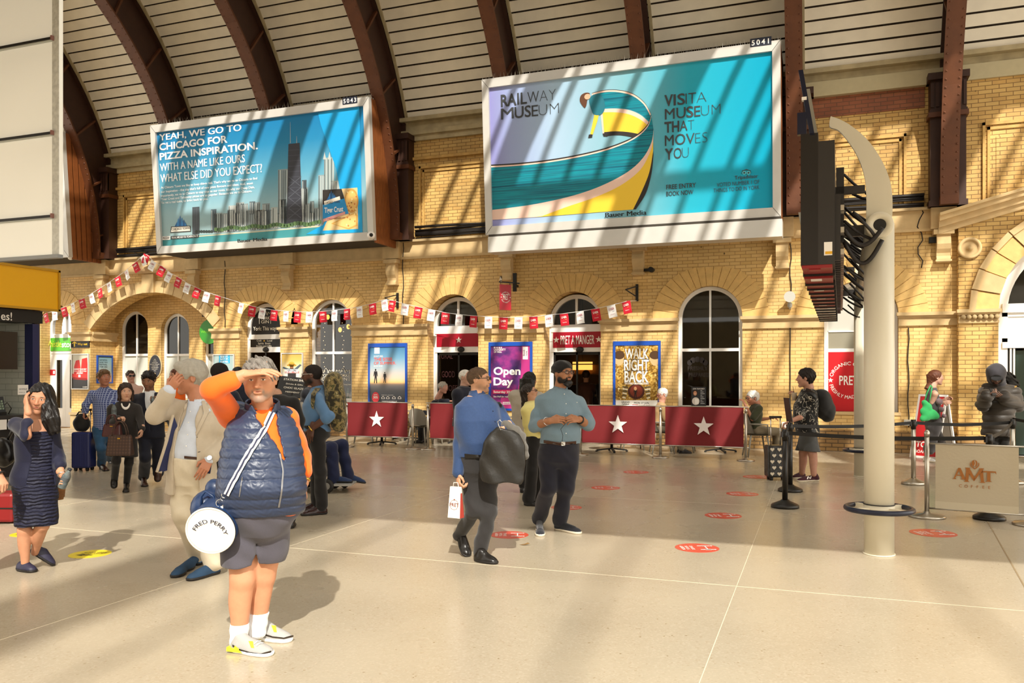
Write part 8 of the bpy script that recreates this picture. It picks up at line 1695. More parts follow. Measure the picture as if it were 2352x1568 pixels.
mk('man seen from behind with shaved dark head, over shoulder of the blazer man', 10.4, 140, (516, 995), (515, 888), ((507, 858), 50, 150, 0, 0), dict(ka=(505, 1080), kb=(530, 1080), ea=(488, 950), wa=(490, 990), eb=(560, 950), wb=(555, 990)), dict(a=((505, 1158), (510, 1150)), b=((530, 1158), (535, 1150))), 1.8, '#4a2e22', vox=.01, hair=(HAIR('close black hair', '#1a1310', .8), dict(vol=.012, disp=.001)), top=('jacket', BLUNV, dict(infl=.03, sleeve=1, t0=-.12)), leg=('trousers', BLKF, {}), shoe=('shoe', BKLEA, SOLB))
mk('dark skinned man in glasses just behind the raised arm of the vest man', 13.5, 0, (548, 965), (548, 882), ((545, 860), 36, -10, 0, 0), dict(ka=(540, 1030), kb=(556, 1030), ea=(528, 925), wa=(530, 955), eb=(570, 925), wb=(568, 955)), dict(a=((541, 1093), (540, 1099)), b=((556, 1093), (557, 1099))), 1.76, '#4a2e22', vox=.011, face=dict(brow='#15100d'), hair=(BLKH, dict(vol=.012, disp=.001)), top=('jacket', BLUNV, dict(infl=.03, sleeve=1)), leg=('trousers', BLKF, {}), shoe=('shoe', BKLEA, SOLB)).glasses(CLRS)
mk('person in black seen behind the shoulder of the vest man, beside the shop board', 9.2, 170, (650, 1010), (636, 908), ((612, 888), 48, 170, 0, 0), dict(ka=(640, 1095), kb=(664, 1095), ea=(600, 970), wa=(612, 1010), eb=(690, 965), wb=(682, 1005), sb=(674, 925)), dict(a=((657, 1213), (660, 1203)), b=((668, 1214), (671, 1205))), 1.6, '#b98a6c', vox=.01, hair=(BLKH, {}), top=('jumper', BLKF, dict(infl=.02, sleeve=1)), leg=('trousers', BLKF, {}), shoe=('shoe', BKLEA, SOLB))
# ---------------------------------------------------------------- man with the camouflage rucksack
CHAM = fabric('mid blue chambray', '#56799f', .8, .25, 230); BJ = fabric('black jeans', '#1d1b1b', .85, .3)
p = mk('bearded man in blue shirt and clear glasses wearing a camouflage rucksack', 9.85, -82, (730, 995), (731, 892), ((716, 862), 50, -84, -2, 0), dict(ka=(726, 1085, .12), kb=(735, 1085, -.1), ea=(722, 955, .22), wa=(700, 985, .2), eb=(752, 958, -.22), wb=(716, 983, -.24)), dict(a=((738, 1170), (690, 1174)), b=((750, 1180), (693, 1184))), 1.8, '#5b3827', bw=1.1, bd=1.1, belly=.03, vox=.008, ra=(.055, .046, .034), face=dict(brow='#15100d', lip='#6a3a34', beard='#18110d', bsoft=.5), hair=(HAIR('close black hair', '#1a1310', .8), dict(vol=.01, disp=.001, line=.06)), top=('shirt', CHAM, dict(infl=.018, t0=.06, sleeve=.55, cuff=.016, wr=.006)), coll=(CHAM, dict(h=.06, wedge=.04)), leg=('jeans', BJ, dict(infl=.014, hem=.016, wr=.006)), shoe=('brogue', OXB, SOLB), hands={'b': ((712, 1001, -.25), FW, LF, (20, 25, 15))})
p.glasses(CLRS); p.ring('watch', GOLD, (714, 984, -.24), p.J['wb'] - p.J['eb'], .036, .009)
CAMO = fabric('camouflage', '#6a5c3a', .85, .3); N, L, b_ = nodes_of(CAMO); tc = N.new('ShaderNodeTexCoord'); nn = N.new('ShaderNodeTexNoise'); nn.inputs['Scale'].default_value = 16; nn.inputs['Detail'].default_value = 2; L.new(tc.outputs['Object'], nn.inputs[0]); r = ramp(N, [(0, '#2e2a1c'), (.42, '#5a5030'), (.5, '#84734a'), (.58, '#4a4a2a'), (.66, '#a3926a')], 'CONSTANT'); L.new(nn.outputs[0], r.inputs[0]); L.new(r.outputs[0], b_.inputs['Base Color'])
def pack(p, c, ax, rad, mat, lab, extra, straps, smat):
 c = p.pt(c); o = empty('rucksack', c, TH, lab, 'backpack'); IV = (Matrix.Translation(c) @ Matrix.Rotation(TH, 4, 'Z')).inverted(); b = SDF(.008)
 for q, r_ in [(c, rad)] + [(p.pt(q), r_) for q, r_ in extra]: b.ell(q, ax, r_, .02)
 b.disp = wrinkle(.006, 26, 7); x = skin_obj('pack_body', [b.mesh()], mat, o); x.matrix_parent_inverse = IV
 for s_ in straps:
  x = strip('shoulder_strap', [p.shirt], s_[0], s_[1], smat, None, .012, 16, .006); x.parent = o; x.matrix_parent_inverse = IV
 return o
pack(p, (770, 920, -.02), (RT, FW, UP), (.125, .17, .28), CAMO, 'camouflage rucksack on the back of the man in the blue shirt', [((778, 960, -.02), (.1, .14, .17)), ((766, 880, -.02), (.11, .14, .14))], [([(732, 880), (716, 905), (716, 935)], [(745, 884), (726, 905), (722, 940)])], CAMO)
# ---------------------------------------------------------------- wheelchair and its rider
NVT = fabric('navy trousers', '#1b2242', .8, .15)
p = mk('grey bearded wheelchair user in dark jacket, navy trousers and navy slippers', 11.9, 80, (704, 1040), (692, 962), ((693, 942), 36, 75, -8, 0), dict(ha=(712, 1038, -.1), hb=(712, 1036, .12), ka=(763, 1028, -.14), kb=(786, 1022, .14), fa=(766, 1098, -.14), fb=(800, 1094, .14), ea=(700, 1005, -.22), wa=(728, 1025, -.22), eb=(700, 1005, .22), wb=(728, 1020, .2)), dict(a=((760, 1107, -.14), (808, 1108, -.14)), b=((796, 1103, .14), (838, 1110, .14))), 1.7, '#b58a70', vox=.009, face=dict(brow='#8a8278', beard='#a8a098'), hair=(GRYH, dict(vol=.012, line=.08)), top=('jacket', BLKF, dict(infl=.035, sleeve=1)), leg=('trousers', NVT, dict(infl=.022, hem=.03, wr=.008, top=.1)), shoe=('slipper', fabric('navy slipper', '#27375a'), SOLB, dict(h=.05)))
q = gp(722, 1128); o = empty('powered_wheelchair', q, TH, 'grey and black powered wheelchair carrying the man in navy trousers', 'wheelchair'); WG = M('wheelchair grey', '#7d7a76', .4)
m = MB(); m.hexa([(-.3, -.2, .14), (.12, -.2, .2), (.12, .25, .2), (-.3, .25, .14), (-.32, -.2, .3), (.14, -.2, .38), (.14, .25, .38), (-.32, .25, .3)], WG); m.box((-.22, -.215, .18), (-.05, -.2, .28), BLACK); m.build('chassis', None, o, bevel=.02)
for x, y, r in ((-.22, -.27, .17), (-.22, .32, .17), (.22, -.2, .1), (.22, .3, .1), (.36, .36, .06)):
 m = MB(); m.lathe((x, y - .025, r), [(r * .55, 0), (r * .9, -.004), (r, .01), (r, .04), (r * .9, .054), (r * .55, .05)], 26, BLACK, (0, 1, 0)); m.cyl((x, y - .03, r), (x, y + .03, r), r * .5, n=18, m=WG); m.build('wheel', None, o)
 m = MB(); m.bar((x, y, r), (x * .5, y * .6, .27), .04, .04, WG); m.build('wheel_fork', None, o)
m = MB(); m.box((-.3, -.22, .4), (.18, .28, .47), BLACK); m.build('seat', None, o, bevel=.02); m = MB(); m.hexa([(-.34, -.2, .45), (-.27, -.2, .45), (-.27, .26, .45), (-.34, .26, .45), (-.42, -.2, .95), (-.36, -.2, .95), (-.36, .26, .95), (-.42, .26, .95)], BLACK); m.build('backrest', None, o, bevel=.02)
m = MB(); m.bar((-.28, -.24, .66), (.1, -.24, .66), .05, .04, BLACK); m.bar((-.2, -.24, .44), (-.2, -.24, .66), .03, .03, WG); m.build('armrest', None, o); m = MB(); m.box((.3, -.2, .1), (.56, .3, .12), M('foot plate', '#a8a6a0', .4)); m.bar((.12, .05, .3), (.36, .05, .11), .04, .04, WG); m.build('footplate', None, o)
mk('person in dark padded jacket behind the man with the camouflage rucksack', 13.8, -100, (708, 965), (716, 890), ((722, 868), 36, -100, 0, 0), dict(ka=(705, 1030), kb=(715, 1030), ea=(716, 930, .2), wa=(705, 955, .2), eb=(700, 925, -.2), wb=(702, 948, -.2)), dict(a=((712, 1093), (700, 1095)), b=((718, 1090), (706, 1092))), 1.72, vox=.011, hair=(GRYH, {}), top=('padded_jacket', fabric('slate padded nylon', '#2b303c', .5), dict(infl=.045, sleeve=1)), leg=('trousers', BLKF, {}), shoe=('shoe', BKLEA, SOLB))
# ---------------------------------------------------------------- man with the garment bag
OXF = fabric('royal blue shirt', '#263c62', .7, .25, 220, .1, 60)
CJ = fabric('charcoal jeans', '#2a2828', .85, .3)
p = mk('man with glasses and short beard in blue shirt carrying a black garment bag', 7.4, 22, (1098, 1062), (1096, 906), ((1101, 873, .02), 60, 72, 3, 0), dict(ha=(1077, 1078), hb=(1120, 1078), ka=(1090, 1172, -.05), kb=(1122, 1180, -.05), fa=(1056, 1226, .32), fb=(1102, 1268, .0), sa=(1066, 944, .0), sb=(1140, 946, .08), ea=(1056, 1015, -.02), wa=(1052, 1085, -.12), eb=(1172, 985, .02), wb=(1164, 982, -.22)), dict(a=((1052, 1222, .38), (1073, 1278)), b=((1094, 1288), (1140, 1295))), 1.78, '#c9936e', belly=.045, bw=1.12, bd=1.12, vox=.0075, face=dict(brow='#4a3524', beard='#7a5c46', bsoft=1.0), hair=(HAIR('cropped brown hair', '#54402e', .7), dict(vol=.012, disp=.002, nape=-.1)), top=('shirt', OXF, dict(infl=.02, t0=.1, sleeve=1, wr=.009)), coll=(OXF, dict(r=.07, h=.06, wedge=.03)), leg=('jeans', CJ, dict(infl=.014, wr=.008, hem=.012, top=.14)), shoe=('leather_sneaker', BKLEA, SOLB), hands={'a': ((1053, 1108, -.14), RT * .6 + FW * .3, TOC, (50, 60, 40)), 'b': ((1154, 1004, -.3), FW * .5 + LF * .5, LF, (25, 30, 20))})
p.glasses(SPEC); strip('belt', [p.shirt, p.trousers], [(1068, 1041), (1107, 1044)], [(1068, 1050), (1107, 1053)], BKLEA, p.o, .01, 8); dots('button', [p.shirt], [(1132, 944), (1137, 968), (1139, 990)], .005, BLACK, p.o); strip('bag_strap', [p.shirt], [(1132, 905), (1140, 920), (1148, 935)], [(1140, 908), (1148, 922), (1152, 935)], BKLEA, p.o, .01, 8)
def slab_bag(name, lab, cat, D, pts, mat, dep, disp=.01, k=.03):
 cs = [dp(x, y, D + dd) for x, y, dd, r in pts]; c = sum(cs, Vector()) / len(cs); o = empty(name, c, TH, lab, cat); b = SDF(.0075)
 for q, (x, y, dd, r) in zip(cs, pts): b.ell(q, (RT, FW, UP), (r, dep, r), k)
 b.disp = wrinkle(disp, 18, 3, (1, .3, .4)); x = skin_obj('bag_body', [b.mesh()], mat, o); x.matrix_parent_inverse = (Matrix.Translation(c) @ Matrix.Rotation(TH, 4, 'Z')).inverted(); return o, x
c = dp(1155, 1050, 7.1); o = empty('garment_bag', c, TH, 'black leather garment bag folded over the arm of the man in the blue shirt', 'garment bag'); b = SDF(.0075); b.loft([(dp(x_, y_, 7.1), w_, .05) for x_, y_, w_ in ((1152, 1110, .17), (1153, 1098, .195), (1155, 1060, .2), (1158, 1020, .18), (1160, 995, .13), (1160, 982, .07))], RT, .02, pw=2.6); b.disp = wrinkle(.009, 15, 3, (1.2, .3, .25)); x = skin_obj('bag_body', [b.mesh(3)], M('soft black leather', '#191612', .42, noise=.15, nscale=14, bump=.2, bscale=30), o); x.matrix_parent_inverse = (Matrix.Translation(c) @ Matrix.Rotation(TH, 4, 'Z')).inverted()
m = MB(); hk = [dp(x_, y_, 7.05) for x_, y_ in ((1150, 988), (1145, 976), (1143, 968), (1148, 964), (1153, 970))]; m.tube(hk, .004, 6, STEEL); x = m.build('hanger_hook', None, o); x.matrix_parent_inverse = (Matrix.Translation(o.location) @ Matrix.Rotation(TH, 4, 'Z')).inverted()
slab_bag('folded_jacket', 'grey jacket draped over the forearm of the man in the blue shirt', 'jacket', 7.4, [(1165, 980, -.2, .06), (1182, 990, -.2, .065), (1196, 1005, -.17, .06), (1203, 1025, -.15, .05), (1205, 1045, -.15, .035)], fabric('grey marl wool', '#57534d', .9, .4, 120), .08)
q = dp(1047, 1188, 7.25); o = empty('paper_bag', q, TH - .5, 'small white and red paper bag in the hand of the garment bag man', 'paper bag'); PB = M('white paper', '#e6dfd6', .7, bump=.1, bscale=30); w_ = .125; h_ = .27; m = MB(); m.hexa([(-w_ / 2, -.035, 0), (w_ / 2, -.035, 0), (w_ / 2, .035, 0), (-w_ / 2, .035, 0), (-w_ * .42, -.012, h_), (w_ * .42, -.012, h_), (w_ * .42, .012, h_), (-w_ * .42, .012, h_)], PB); m.add([(w_ / 2 + .001, -.035, 0), (w_ / 2 + .001, .035, 0), (w_ * .44 + .002, .012, h_ * .8), (w_ * .44 + .002, -.012, h_ * .8)], [(0, 1, 2, 3)], M('red paper side', '#a5382c', .6)); m.build('bag_body', None, o, fixn=False)
a = Art(); a.text('PRET', 0, .1, .03, '#7a3a34', 1, .01, align='c'); a.poly(star(0, .16, .01), '#7a3a34', 1)
for t in range(24): a.poly(ellipse(.042 * math.cos(t * .2618), .115 + .042 * math.sin(t * .2618), .0035, .0035, 6), '#7a3a34', 1)
a.build('lettering', o, face_mtx((0, -.037, 0), XR, Vector((0, .023, .27)))); m = MB(); m.tube([(-.03, 0, h_ - .01), (-.02, 0, h_ + .035), (.02, 0, h_ + .035), (.03, 0, h_ - .01)], .004, 6, PB); m.build('bag_handle', None, o)
# ---------------------------------------------------------------- man in the black turban
CHB = fabric('grey blue chambray', '#6f8593', .85, .3, 230); NVC = fabric('dark navy chino', '#1c1c28', .85, .15)
p = mk('bearded man in black turban, glasses and grey blue shirt with hands joined', 8.65, 14, (1283, 1040), (1287, 893), ((1294, 858, -.03), 56, 36, 2, 0), dict(ha=(1259, 1052), hb=(1305, 1052), ka=(1260, 1120, -.04), kb=(1300, 1118, .0), sa=(1247, 926, .0), sb=(1328, 926, .04), ea=(1228, 978, -.05), wa=(1263, 966, -.28), eb=(1350, 975, .0), wb=(1330, 963, -.24)), dict(a=((1238, 1208), (1241, 1232)), b=((1276, 1216), (1332, 1226))), 1.82, '#a8714d', belly=.05, bw=1.16, bd=1.15, vox=.0075, ra=(.056, .048, .034), rl=(.095, .065, .042), face=dict(brow='#15100d', lip='#9a5a4c', beard='#17110e', bsoft=.35), top=('shirt', CHB, dict(infl=.022, t0=.16, sleeve=.6, cuff=.02, wr=.008)), coll=(CHB, dict(r=.07, h=.055, wedge=.05)), leg=('chinos', NVC, dict(infl=.018, wr=.007, hem=.02, top=.2)), shoe=('canvas_shoe', fabric('black canvas', '#20222a'), SOLC), hands={'a': ((1292, 962, -.33), FW * .6 + DN * .4, U, (25, 45, 30)), 'b': ((1303, 962, -.33), FW * .6 + DN * .4, U, (25, 45, 30))})
p.glasses(SPEC); TB = fabric('black turban', '#131110', .85, .4, 60); b = SDF(.005); H = p.hH; b.ell(p.hp(0, -.08, .2), p.hax, (.4 * H, .48 * H, .37 * H), .02); b.ell(p.hp(0, .5, -.08), p.hax, (.42 * H, .42 * H, .33 * H), .02, True); b.cut(p.hp(0, -.3, .0), -(p.hu + p.hf * .25)); b.ell(p.hp(-.1, -.5, -.12), p.hax, (.2 * H, .2 * H, .26 * H), .03); b.disp = wrinkle(.004, 40, 3, (.4, .4, 1)); p.wear('turban', b, TB)
b = SDF(.005); b.ell(p.hp(0, .3, -.42), p.hax, (.2 * H, .15 * H, .16 * H), .02); b.disp = wrinkle(.004, 90, 4); p.wear('beard', b, BLKH)
strip('belt', [p.shirt, p.trousers], [(1250, 1010), (1285, 1015), (1322, 1012)], [(1250, 1017), (1285, 1022), (1322, 1019)], BRLEA, p.o, .009, 12); strip('buckle', [p.shirt, p.trousers], [(1289, 1013), (1297, 1014)], [(1289, 1022), (1297, 1022)], STEEL, p.o, .013, 3); dots('button', [p.shirt], [(1296, 905), (1300, 927), (1300, 950), (1300, 995), (1325, 924)], .0055, SIGNW, p.o)
p.ring('bangle', STEEL, (1256, 967, -.26), p.J['wa'] - p.J['ea'], .04, .004); p.ring('watch', BLACK, (1332, 964, -.23), p.J['wb'] - p.J['eb'], .038, .009)
m = MB(); m.tube([p.pt(q) for q in ((1299, 972, -.34), (1288, 985, -.3), (1293, 1000, -.3), (1291, 1014, -.3))], .0025, 5, BLACK); m.build('earphone_cord', None, p.o)
# ---------------------------------------------------------------- two women and the man in the dark coat behind
def longhair(p, mat, to, wd, dp_=.05, side=0): p.hair(mat, .03, .05, -.3, disp=.003, sides=1, lenback=lambda b: b.loft([(p.pt(to), wd * .7, dp_ * .6), (p.hp(side, -.36, -.45), wd, dp_), (p.hp(0, -.3, .1), wd, dp_ * 1.4)], p.hr, .03))
YEL_ = fabric('lemon knit', '#d8cd84', .85, .3)
p = mk('woman with long dark ponytail in lemon jumper beside the turbaned man', 10.55, 60, (1232, 1000), (1222, 921), ((1217, 900, 0), 38, 75, 8, 0), dict(ka=(1222, 1080, -.1), kb=(1240, 1080, .1), ea=(1213, 972, -.1), wa=(1245, 985, -.2), eb=(1250, 970, .1), wb=(1265, 985, -.05)), dict(a=((1207, 1160), (1236, 1162)), b=((1228, 1150), (1252, 1152))), 1.56, '#c08c6c', bw=1.05, vox=.009, face=dict(brow='#3a2a20'), top=('jumper', YEL_, dict(infl=.03, t0=-.05, sleeve=1, wr=.007)), leg=('trousers', BLKF, dict(infl=.02, hem=.03)), shoe=('ankle_boot', BKLEA, SOLB, dict(h=.12)))
p.glasses(SPEC); longhair(p, HAIR('brown black hair', '#241a15', .4), (1203, 962, .05), .055, .05)
COATB = fabric('oatmeal coat', '#a79e90', .9, .3)
p = mk('woman with long straight black hair in oatmeal coat, facing the university poster', 11.6, 160, (1205, 985), (1212, 895), ((1217, 874, 0), 40, 150, 0, 0), dict(ka=(1200, 1060), kb=(1215, 1060), ea=(1192, 945), wa=(1190, 985), eb=(1228, 945), wb=(1230, 985)), dict(a=((1200, 1132), (1204, 1126)), b=((1215, 1131), (1220, 1125))), 1.68, '#c98f6c', vox=.01, leg=('trousers', BLKF, dict(infl=.02)), shoe=('shoe', BKLEA, SOLB), top=('coat', COATB, dict(infl=.05, t0=-.55, sleeve=1)))
longhair(p, BLKH, (1208, 932, -.08), .12, .05)
p = mk('bald man in dark navy coat standing behind the garment bag man', 13.2, 60, (1065, 970), (1066, 888), ((1070, 867), 37, 60, 0, 0), dict(ka=(1060, 1040), kb=(1072, 1040), ea=(1052, 930, -.15), wa=(1056, 965, -.15), eb=(1085, 930, .1), wb=(1085, 960, .05)), dict(a=((1052, 1098), (1066, 1101)), b=((1064, 1096), (1078, 1099))), 1.76, '#c99a80', vox=.01, face=dict(brow='#a8a098'), hair=(WHTH, dict(vol=.006, disp=.001, line=.2, nape=-.1)), top=('overcoat', BLUNV, dict(infl=.045, t0=-.1, sleeve=1)), leg=('trousers', fabric('light grey trousers', '#8d8a86'), dict(infl=.02)), shoe=('shoe', BKLEA, SOLB))
# ---------------------------------------------------------------- seated customers
def seated(lab, ch, yaw, hx, head, skin, tmat, lmat, hairm, hk={}, fk={}, targs={}, arm=None, vox=.011):
 """sits on cafe chair ch, facing along the chair"""
 L_ = ch.location; rz = ch.rotation_euler.z; f = Vector((math.sin(rz), -math.cos(rz), 0)); l = Vector((math.cos(rz), math.sin(rz), 0)); D = (L_ - CAM).dot(FW); P = lambda fx, lx, z: L_ + f * fx + l * lx + U * z
 p = Man(lab, (0, 0), yaw, 1.72, vox, skin, D); p.lat = l if l.dot(RT) >= 0 else -l; sg = 1 if p.lat is l or (p.lat - l).length < 1e-6 else -1; p.fwd = f.copy(); p.torso(P(-.08, 0, .55), P(.0, 0, 1.06)); J = {}
 for q, k in (('a', -1), ('b', 1)):
  if math.cos(p.yaw) < 0: k = -k
  k *= sg; J['h' + q] = P(-.02, .09 * k, .53); J['k' + q] = P(.42, .1 * k, .5); J['f' + q] = P(.4, .11 * k, .1); J['l' + q] = P(.35, .11 * k, .0); J['t' + q] = P(.6, .12 * k, .0); J['s' + q] = P(.0, .18 * k, .97); J['e' + q] = P(.06, .24 * k, .72); J['w' + q] = P(.3, .16 * k, .76)
 J.update({k: p.pt(v) for k, v in (arm or {}).items()}); p.J.update(J); p.head(*head); p.limbs(); p.face(**fk)
 for q in 'ab': p.hand(p.J['w' + q], p.J['w' + q] + (p.J['w' + q] - p.J['e' + q]).normalized() * .09, DN, f, (25, 35, 20))
 p.done(); p.hair(hairm, **hk); p.trousers = p.wear('trousers', p.legs_(infl=.018, top=.12), lmat); p.shirt = p.wear('shirt' if targs.get('sleeve', 1) < .6 else 'jacket', p.top(**dict(dict(infl=.025, t0=.0, sleeve=.95), **targs)), tmat)
 for q in 'ab': p.shoe(q, BKLEA, SOLB)
 return p
TANJ = fabric('tan jacket', '#b08f62', .85); OLV = fabric('olive polo', '#3a3c28', .85, .2); STN = fabric('stone trousers', '#7d725e', .85)
seated('white haired man in tan jacket sitting behind the starred banners', CH2 and CH1, -60, 0, ((1521, 906, 0), 29, -75, -14, 0), '#c98f72', TANJ, STN, WHTH, dict(vol=.03), dict(brow='#bdb6aa')).glasses(M('red spectacle frame', '#7a2a24', .4))
p = seated('white haired man in olive polo shirt eating at the end of the starred banners', CH2, -60, 0, ((1728, 914, 0), 33, -80, -8, 0), '#b97a5a', OLV, STN, WHTH, dict(vol=.04, nape=-.3), dict(brow='#9a9288'), dict(sleeve=.42), dict(wa=(1712, 930, -.1), ea=(1728, 962, -.2))); p.glasses(SPEC)
p = seated('grey haired man in dark jacket leaning on the second starred banner', CH3, 60, 0, ((1018, 890, -.1), 27, 50, -4, 0), '#c08a70', BLUNV, BLKF, GRYH, dict(vol=.03), dict(brow='#8d8478'), {}, dict(wb=(1030, 921, -.3), eb=(1012, 922, -.3)))
# ---------------------------------------------------------------- man with the black rucksack
LEAF = fabric('black leaf print', '#141312', .8, .15); N, L, b_ = nodes_of(LEAF); tc = N.new('ShaderNodeTexCoord'); nn = N.new('ShaderNodeTexNoise'); nn.inputs['Scale'].default_value = 9; nn.inputs['Detail'].default_value = 0; nn.inputs['Distortion'].default_value = 2.2; L.new(tc.outputs['Object'], nn.inputs[0]); r = ramp(N, [(0, '#141312'), (.58, '#b3ac9e'), (.65, '#141312')], 'CONSTANT'); L.new(nn.outputs[0], r.inputs[0]); L.new(r.outputs[0], b_.inputs['Base Color'])
p = mk('man in black leaf print shirt and grey shorts with a black rucksack, facing away', 12.95, -100, (1856, 985), (1858, 893), ((1850, 868), 44, -112, 0, 0), dict(ka=(1845, 1040, .1), kb=(1866, 1042, -.1), fa=(1842, 1085, .14), fb=(1869, 1088, -.1), ea=(1836, 935, .22), wa=(1829, 912, .16), eb=(1838, 958, -.24), wb=(1813, 968, -.24)), dict(a=((1848, 1097), (1820, 1099)), b=((1880, 1104), (1833, 1106))), 1.76, '#bf8a70', bw=1.15, bd=1.2, belly=.05, vox=.009, calf=1.15, rl=(.1, .066, .045), face=dict(brow='#1c140f'), hair=(HAIR('dark cropped hair', '#1f1714', .6), dict(vol=.04, nape=-.25)), top=('leaf_print_shirt', LEAF, dict(infl=.03, t0=-.1, sleeve=.46, wr=.006)), leg=('shorts', fabric('grey shorts', '#4c4d4e'), dict(infl=.018, end=.44, hem=.012, k=.015)), shoe=('trainer', fabric('burgundy suede', '#3c1420'), SOLC), hands={'b': ((1804, 972, -.24), DN, TOC, (50, 50, 40)), 'a': ((1824, 902, .12), LF, U, (45, 50, 30))})
pack(p, (1890, 930, -.03), (RT, FW, UP), (.14, .17, .22), fabric('black rucksack cloth', '#1b1a1a', .6), 'black rucksack on the back of the man in the leaf print shirt', [((1900, 945, -.03), (.12, .15, .17)), ((1888, 912, -.03), (.13, .16, .13))], [([(1852, 892), (1862, 896), (1876, 905)], [(1850, 901), (1862, 905), (1874, 915)])], BLACK)
for q, (x0, y0) in (('b', (1853, 1093)),): strip('shoe_letter', [c for c in p.o.children if c.name.startswith('trainer')], [(x0, y0 + 7), (x0 + 2, y0), (x0 + 7, y0 + 7), (x0 + 9, y0)], [(x0 + 2.5, y0 + 7), (x0 + 4, y0), (x0 + 9, y0 + 7), (x0 + 11, y0)], SIGNW, p.o, .003, 8)
q = p.pt((1824, 912, .1)); o = empty('iced_cup', q, 0, 'clear takeaway cup with straw held by the man in the leaf print shirt', 'cup'); m = MB(); m.lathe((0, 0, -.05), [(.03, 0), (.042, .12), (.044, .125)], 16, M('milky drink', '#cdbda8', .3)); m.build('cup_body', None, o); m = MB(); m.cyl((0, 0, .07), (-.02, 0, .17), .004, n=6, m=BLACK); m.build('straw', None, o)
HRT = M('hearts print', '#22201f', .35); N, L, b_ = nodes_of(HRT); tc = N.new('ShaderNodeTexCoord'); nn = N.new('ShaderNodeTexNoise'); nn.inputs['Scale'].default_value = 14; L.new(tc.outputs['Object'], nn.inputs[0]); r = ramp(N, [(0, '#0f0e0e'), (.5, '#242323'), (.6, '#3b3a3c')]); L.new(nn.outputs[0], r.inputs[0]); L.new(r.outputs[0], b_.inputs['Base Color'])
o = suitcase(1790, 1104, 12.9, .34, .5, .24, HRT, 'black suitcase printed with cream hearts beside the man in the leaf shirt', hh=.42, name='hearts_suitcase', ribs=0); a = Art(); rnd = random.Random(8)
for i in range(3):
 for j in range(5):
  x_, z_ = -.11 + .11 * i + .03 * (j % 2), .11 + .095 * j; h_ = [(.035 * 16 * math.sin(t) ** 3 / 17, .035 * (13 * math.cos(t) - 5 * math.cos(2 * t) - 2 * math.cos(3 * t) - math.cos(4 * t)) / 17) for t in np.linspace(0, 2 * math.pi, 20, endpoint=False)]; a.poly([(x_ + u_, z_ + v_) for u_, v_ in h_], '#d3c8b4', 1)
a.build('printed_hearts', o, face_mtx((0, -.002, 0), XR, ZU))
# ---------------------------------------------------------------- woman with the green bag, hooded person
GRYD = fabric('dark grey ribbed set', '#494648', .85, .25)
p = mk('woman with auburn hair in grey sleeveless outfit carrying a green cloth bag', 15.7, 78, (2144, 975), (2141, 890), ((2150, 867, 0), 35, 84, 2, 0), dict(ka=(2140, 1015, -.1), kb=(2158, 1010, .1), ea=(2141, 925, -.12), wa=(2166, 924, -.16), eb=(2150, 925, .12), wb=(2170, 918, .0)), dict(a=((2122, 1059), (2150, 1062)), b=((2160, 1052), (2186, 1056))), 1.74, '#cf9c80', vox=.01, ra=(.05, .038, .027), face=dict(brow='#4a2c1c'), top=('tank_top', GRYD, dict(infl=.012, t0=-.05, sleeve=0, sides='')), leg=('cropped_trousers', GRYD, dict(infl=.03, end=.72, hem=.05, wr=.006)), shoe=('white_trainer', WHITE, SOLC))
longhair(p, AUBH, (2128, 893, -.05), .06, .07)
o, x = slab_bag('tote_bag', 'bright green cloth tote bag hanging from the shoulder of the auburn haired woman', 'bag', 15.7, [(2129, 955, -.22, .1), (2142, 952, -.22, .1), (2124, 925, -.2, .05), (2130, 935, -.21, .09), (2120, 960, -.22, .06), (2150, 955, -.22, .06), (2122, 945, -.22, .08)], fabric('green cotton', '#2f9a55', .85, .2), .05, .006)
m = MB(); m.tube([dp(x_, y_, 15.5) for x_, y_ in ((2122, 925), (2130, 900), (2138, 884))], .012, 6, MATS['green cotton']); m.tube([dp(x_, y_, 15.5) for x_, y_ in ((2134, 925), (2138, 905), (2141, 886))], .012, 6, MATS['green cotton']); x = m.build('bag_handle', None, o); x.matrix_parent_inverse = (Matrix.Translation(o.location) @ Matrix.Rotation(TH, 4, 'Z')).inverted()
slab_bag('tied_cardigan', 'mauve cardigan draped over the forearm of the auburn haired woman', 'cardigan', 15.7, [(2158, 922, -.2, .06), (2162, 940, -.2, .045), (2168, 955, -.2, .035), (2170, 972, -.2, .025)], fabric('mauve knit', '#7d6a70', .9), .05, .006)
PUF = fabric('olive brown padded nylon', '#37312b', .45, .2, 60)
p = mk('hooded person in olive brown padded jacket looking down at a phone', 14.3, -18, (2292, 985), (2297, 884), ((2288, 862, -.1), 44, -28, -32, 0), dict(ka=(2280, 1045), kb=(2302, 1045), ea=(2258, 928, -.1), wa=(2267, 908, -.36), eb=(2336, 930, -.05), wb=(2303, 910, -.34)), dict(a=((2278, 1076), (2272, 1082)), b=((2304, 1076), (2306, 1083))), 1.85, '#7a5a48', vox=.009, face=dict(brow='#15100d', beard='#2a1e18'), leg=('trousers', BLKF, dict(infl=.015)), shoe=('shoe', BKLEA, SOLB), hands={'a': ((2277, 905, -.42), U * .4 + FW * .4, RT, (30, 40, 30)), 'b': ((2292, 907, -.42), U * .4 + FW * .4, LF, (30, 40, 30))})
b = p.top(.075, -.16, .97, .97, wr=0, seed=3); z0 = p.H.z; w_ = wrinkle(.006, 20, 5); b.disp = lambda P: .008 - .022 * np.abs(np.sin(P[:, 2] * 26)) ** .5 + w_(P); jk = p.wear('padded_jacket', b, PUF)
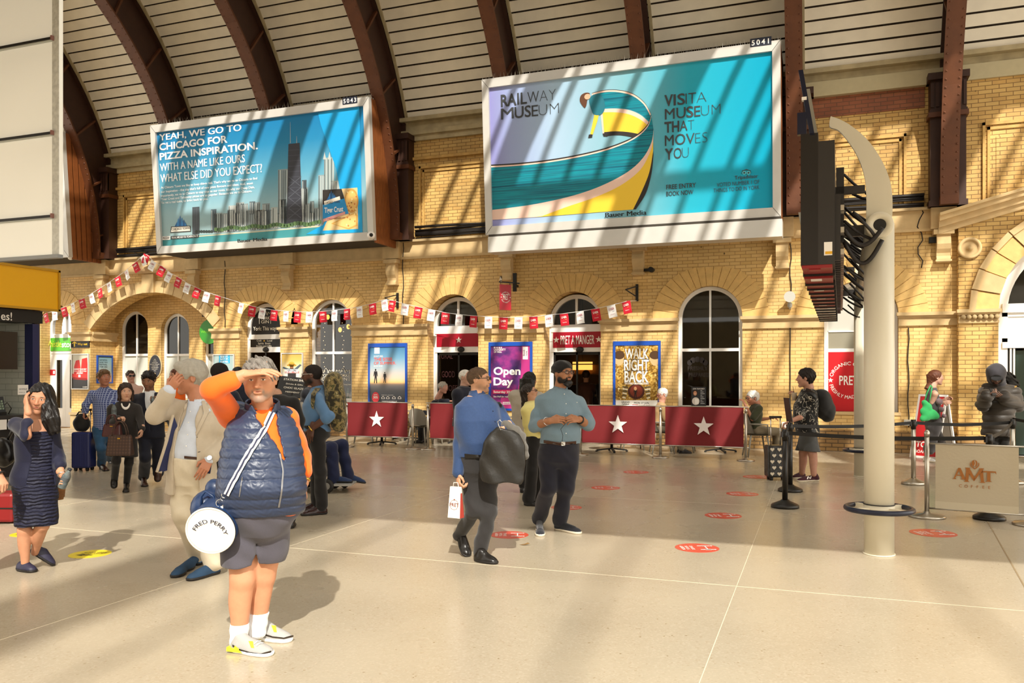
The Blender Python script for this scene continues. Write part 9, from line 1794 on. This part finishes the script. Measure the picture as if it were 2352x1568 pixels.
HG_ = fabric('grey hood jersey', '#3f3d42', .85, .2); b = SDF(.007); H = p.hH; b.ell(p.hp(0, -.06, .08), p.hax, (.47 * H, .54 * H, .58 * H), .03); b.ell(p.hp(0, .62, -.12), p.hax, (.3 * H, .42 * H, .42 * H), .03, True); b.rc(p.hp(0, -.25, -.35), p.N - U * .04, .45 * H, .11, .04); b.disp = wrinkle(.006, 22, 8); p.wear('hood', b, HG_)
b = SDF(.006); b.ell(p.hp(0, .52, .16), p.hax, (.26 * H, .26 * H, .035 * H), .01); p.wear('cap_peak', b, fabric('black cap', '#131214'))
b = SDF(.009); b.rc(p.pt((2315, 866, .12)), p.pt((2330, 880, .1)), .09, .08, .03); b.rc(p.pt((2328, 880, .1)), p.pt((2322, 895, -.05)), .07, .05, .03); b.disp = wrinkle(.012, 60, 4); p.wear('fur_trim', b, HAIR('black fur', '#17130f', .9))
a = Art(); q = onto([jk], 2333, 889, .006)
if q: a.text('HEX', 0, -.015, .035, '#d0a040', 1, .01, align='c'); a.build('badge', p.o, face_mtx(q, RT * .8 + FW * .6, UP))
q = dp(2281, 900, 13.86); o = empty('smartphone', q, TH, 'dark smartphone in the hands of the hooded person', 'phone'); m = MB(); m.obox((0, 0, 0), Vector((.036, 0, 0)), Vector((0, .045, .055)), Vector((0, -.003, .003)), BLACK); m.build('phone_body', None, o)
# ---------------------------------------------------------------- customers inside the coffee shop
for hx_, lab in ((1346, 'person standing inside the coffee shop, left one of two seen through the door'), (1390, 'person standing inside the coffee shop, right one of two seen through the door')):
 D = 21.6; mk(lab, D, 170, (hx_, 940), (hx_, 878), ((hx_, 862), 24, 170, 0, 0), dict(ka=(hx_ - 6, 975), kb=(hx_ + 6, 975), ea=(hx_ - 14, 910, -.1), wa=(hx_ - 8, 930, .2), eb=(hx_ + 14, 908, .1), wb=(hx_ + 14, 925, .2)), dict(a=((hx_ - 6, 1006), (hx_ - 6, 1004)), b=((hx_ + 6, 1006), (hx_ + 6, 1004))), 1.72, vox=.014, hair=(BRNH, {}), top=('jumper', fabric('dark rust knit' if hx_ < 1370 else 'black tee', '#4a2a1c' if hx_ < 1370 else '#181616'), dict(sleeve=.9, infl=.025)), leg=('trousers', BLKF, {}), shoe=('shoe', BKLEA, SOLB))
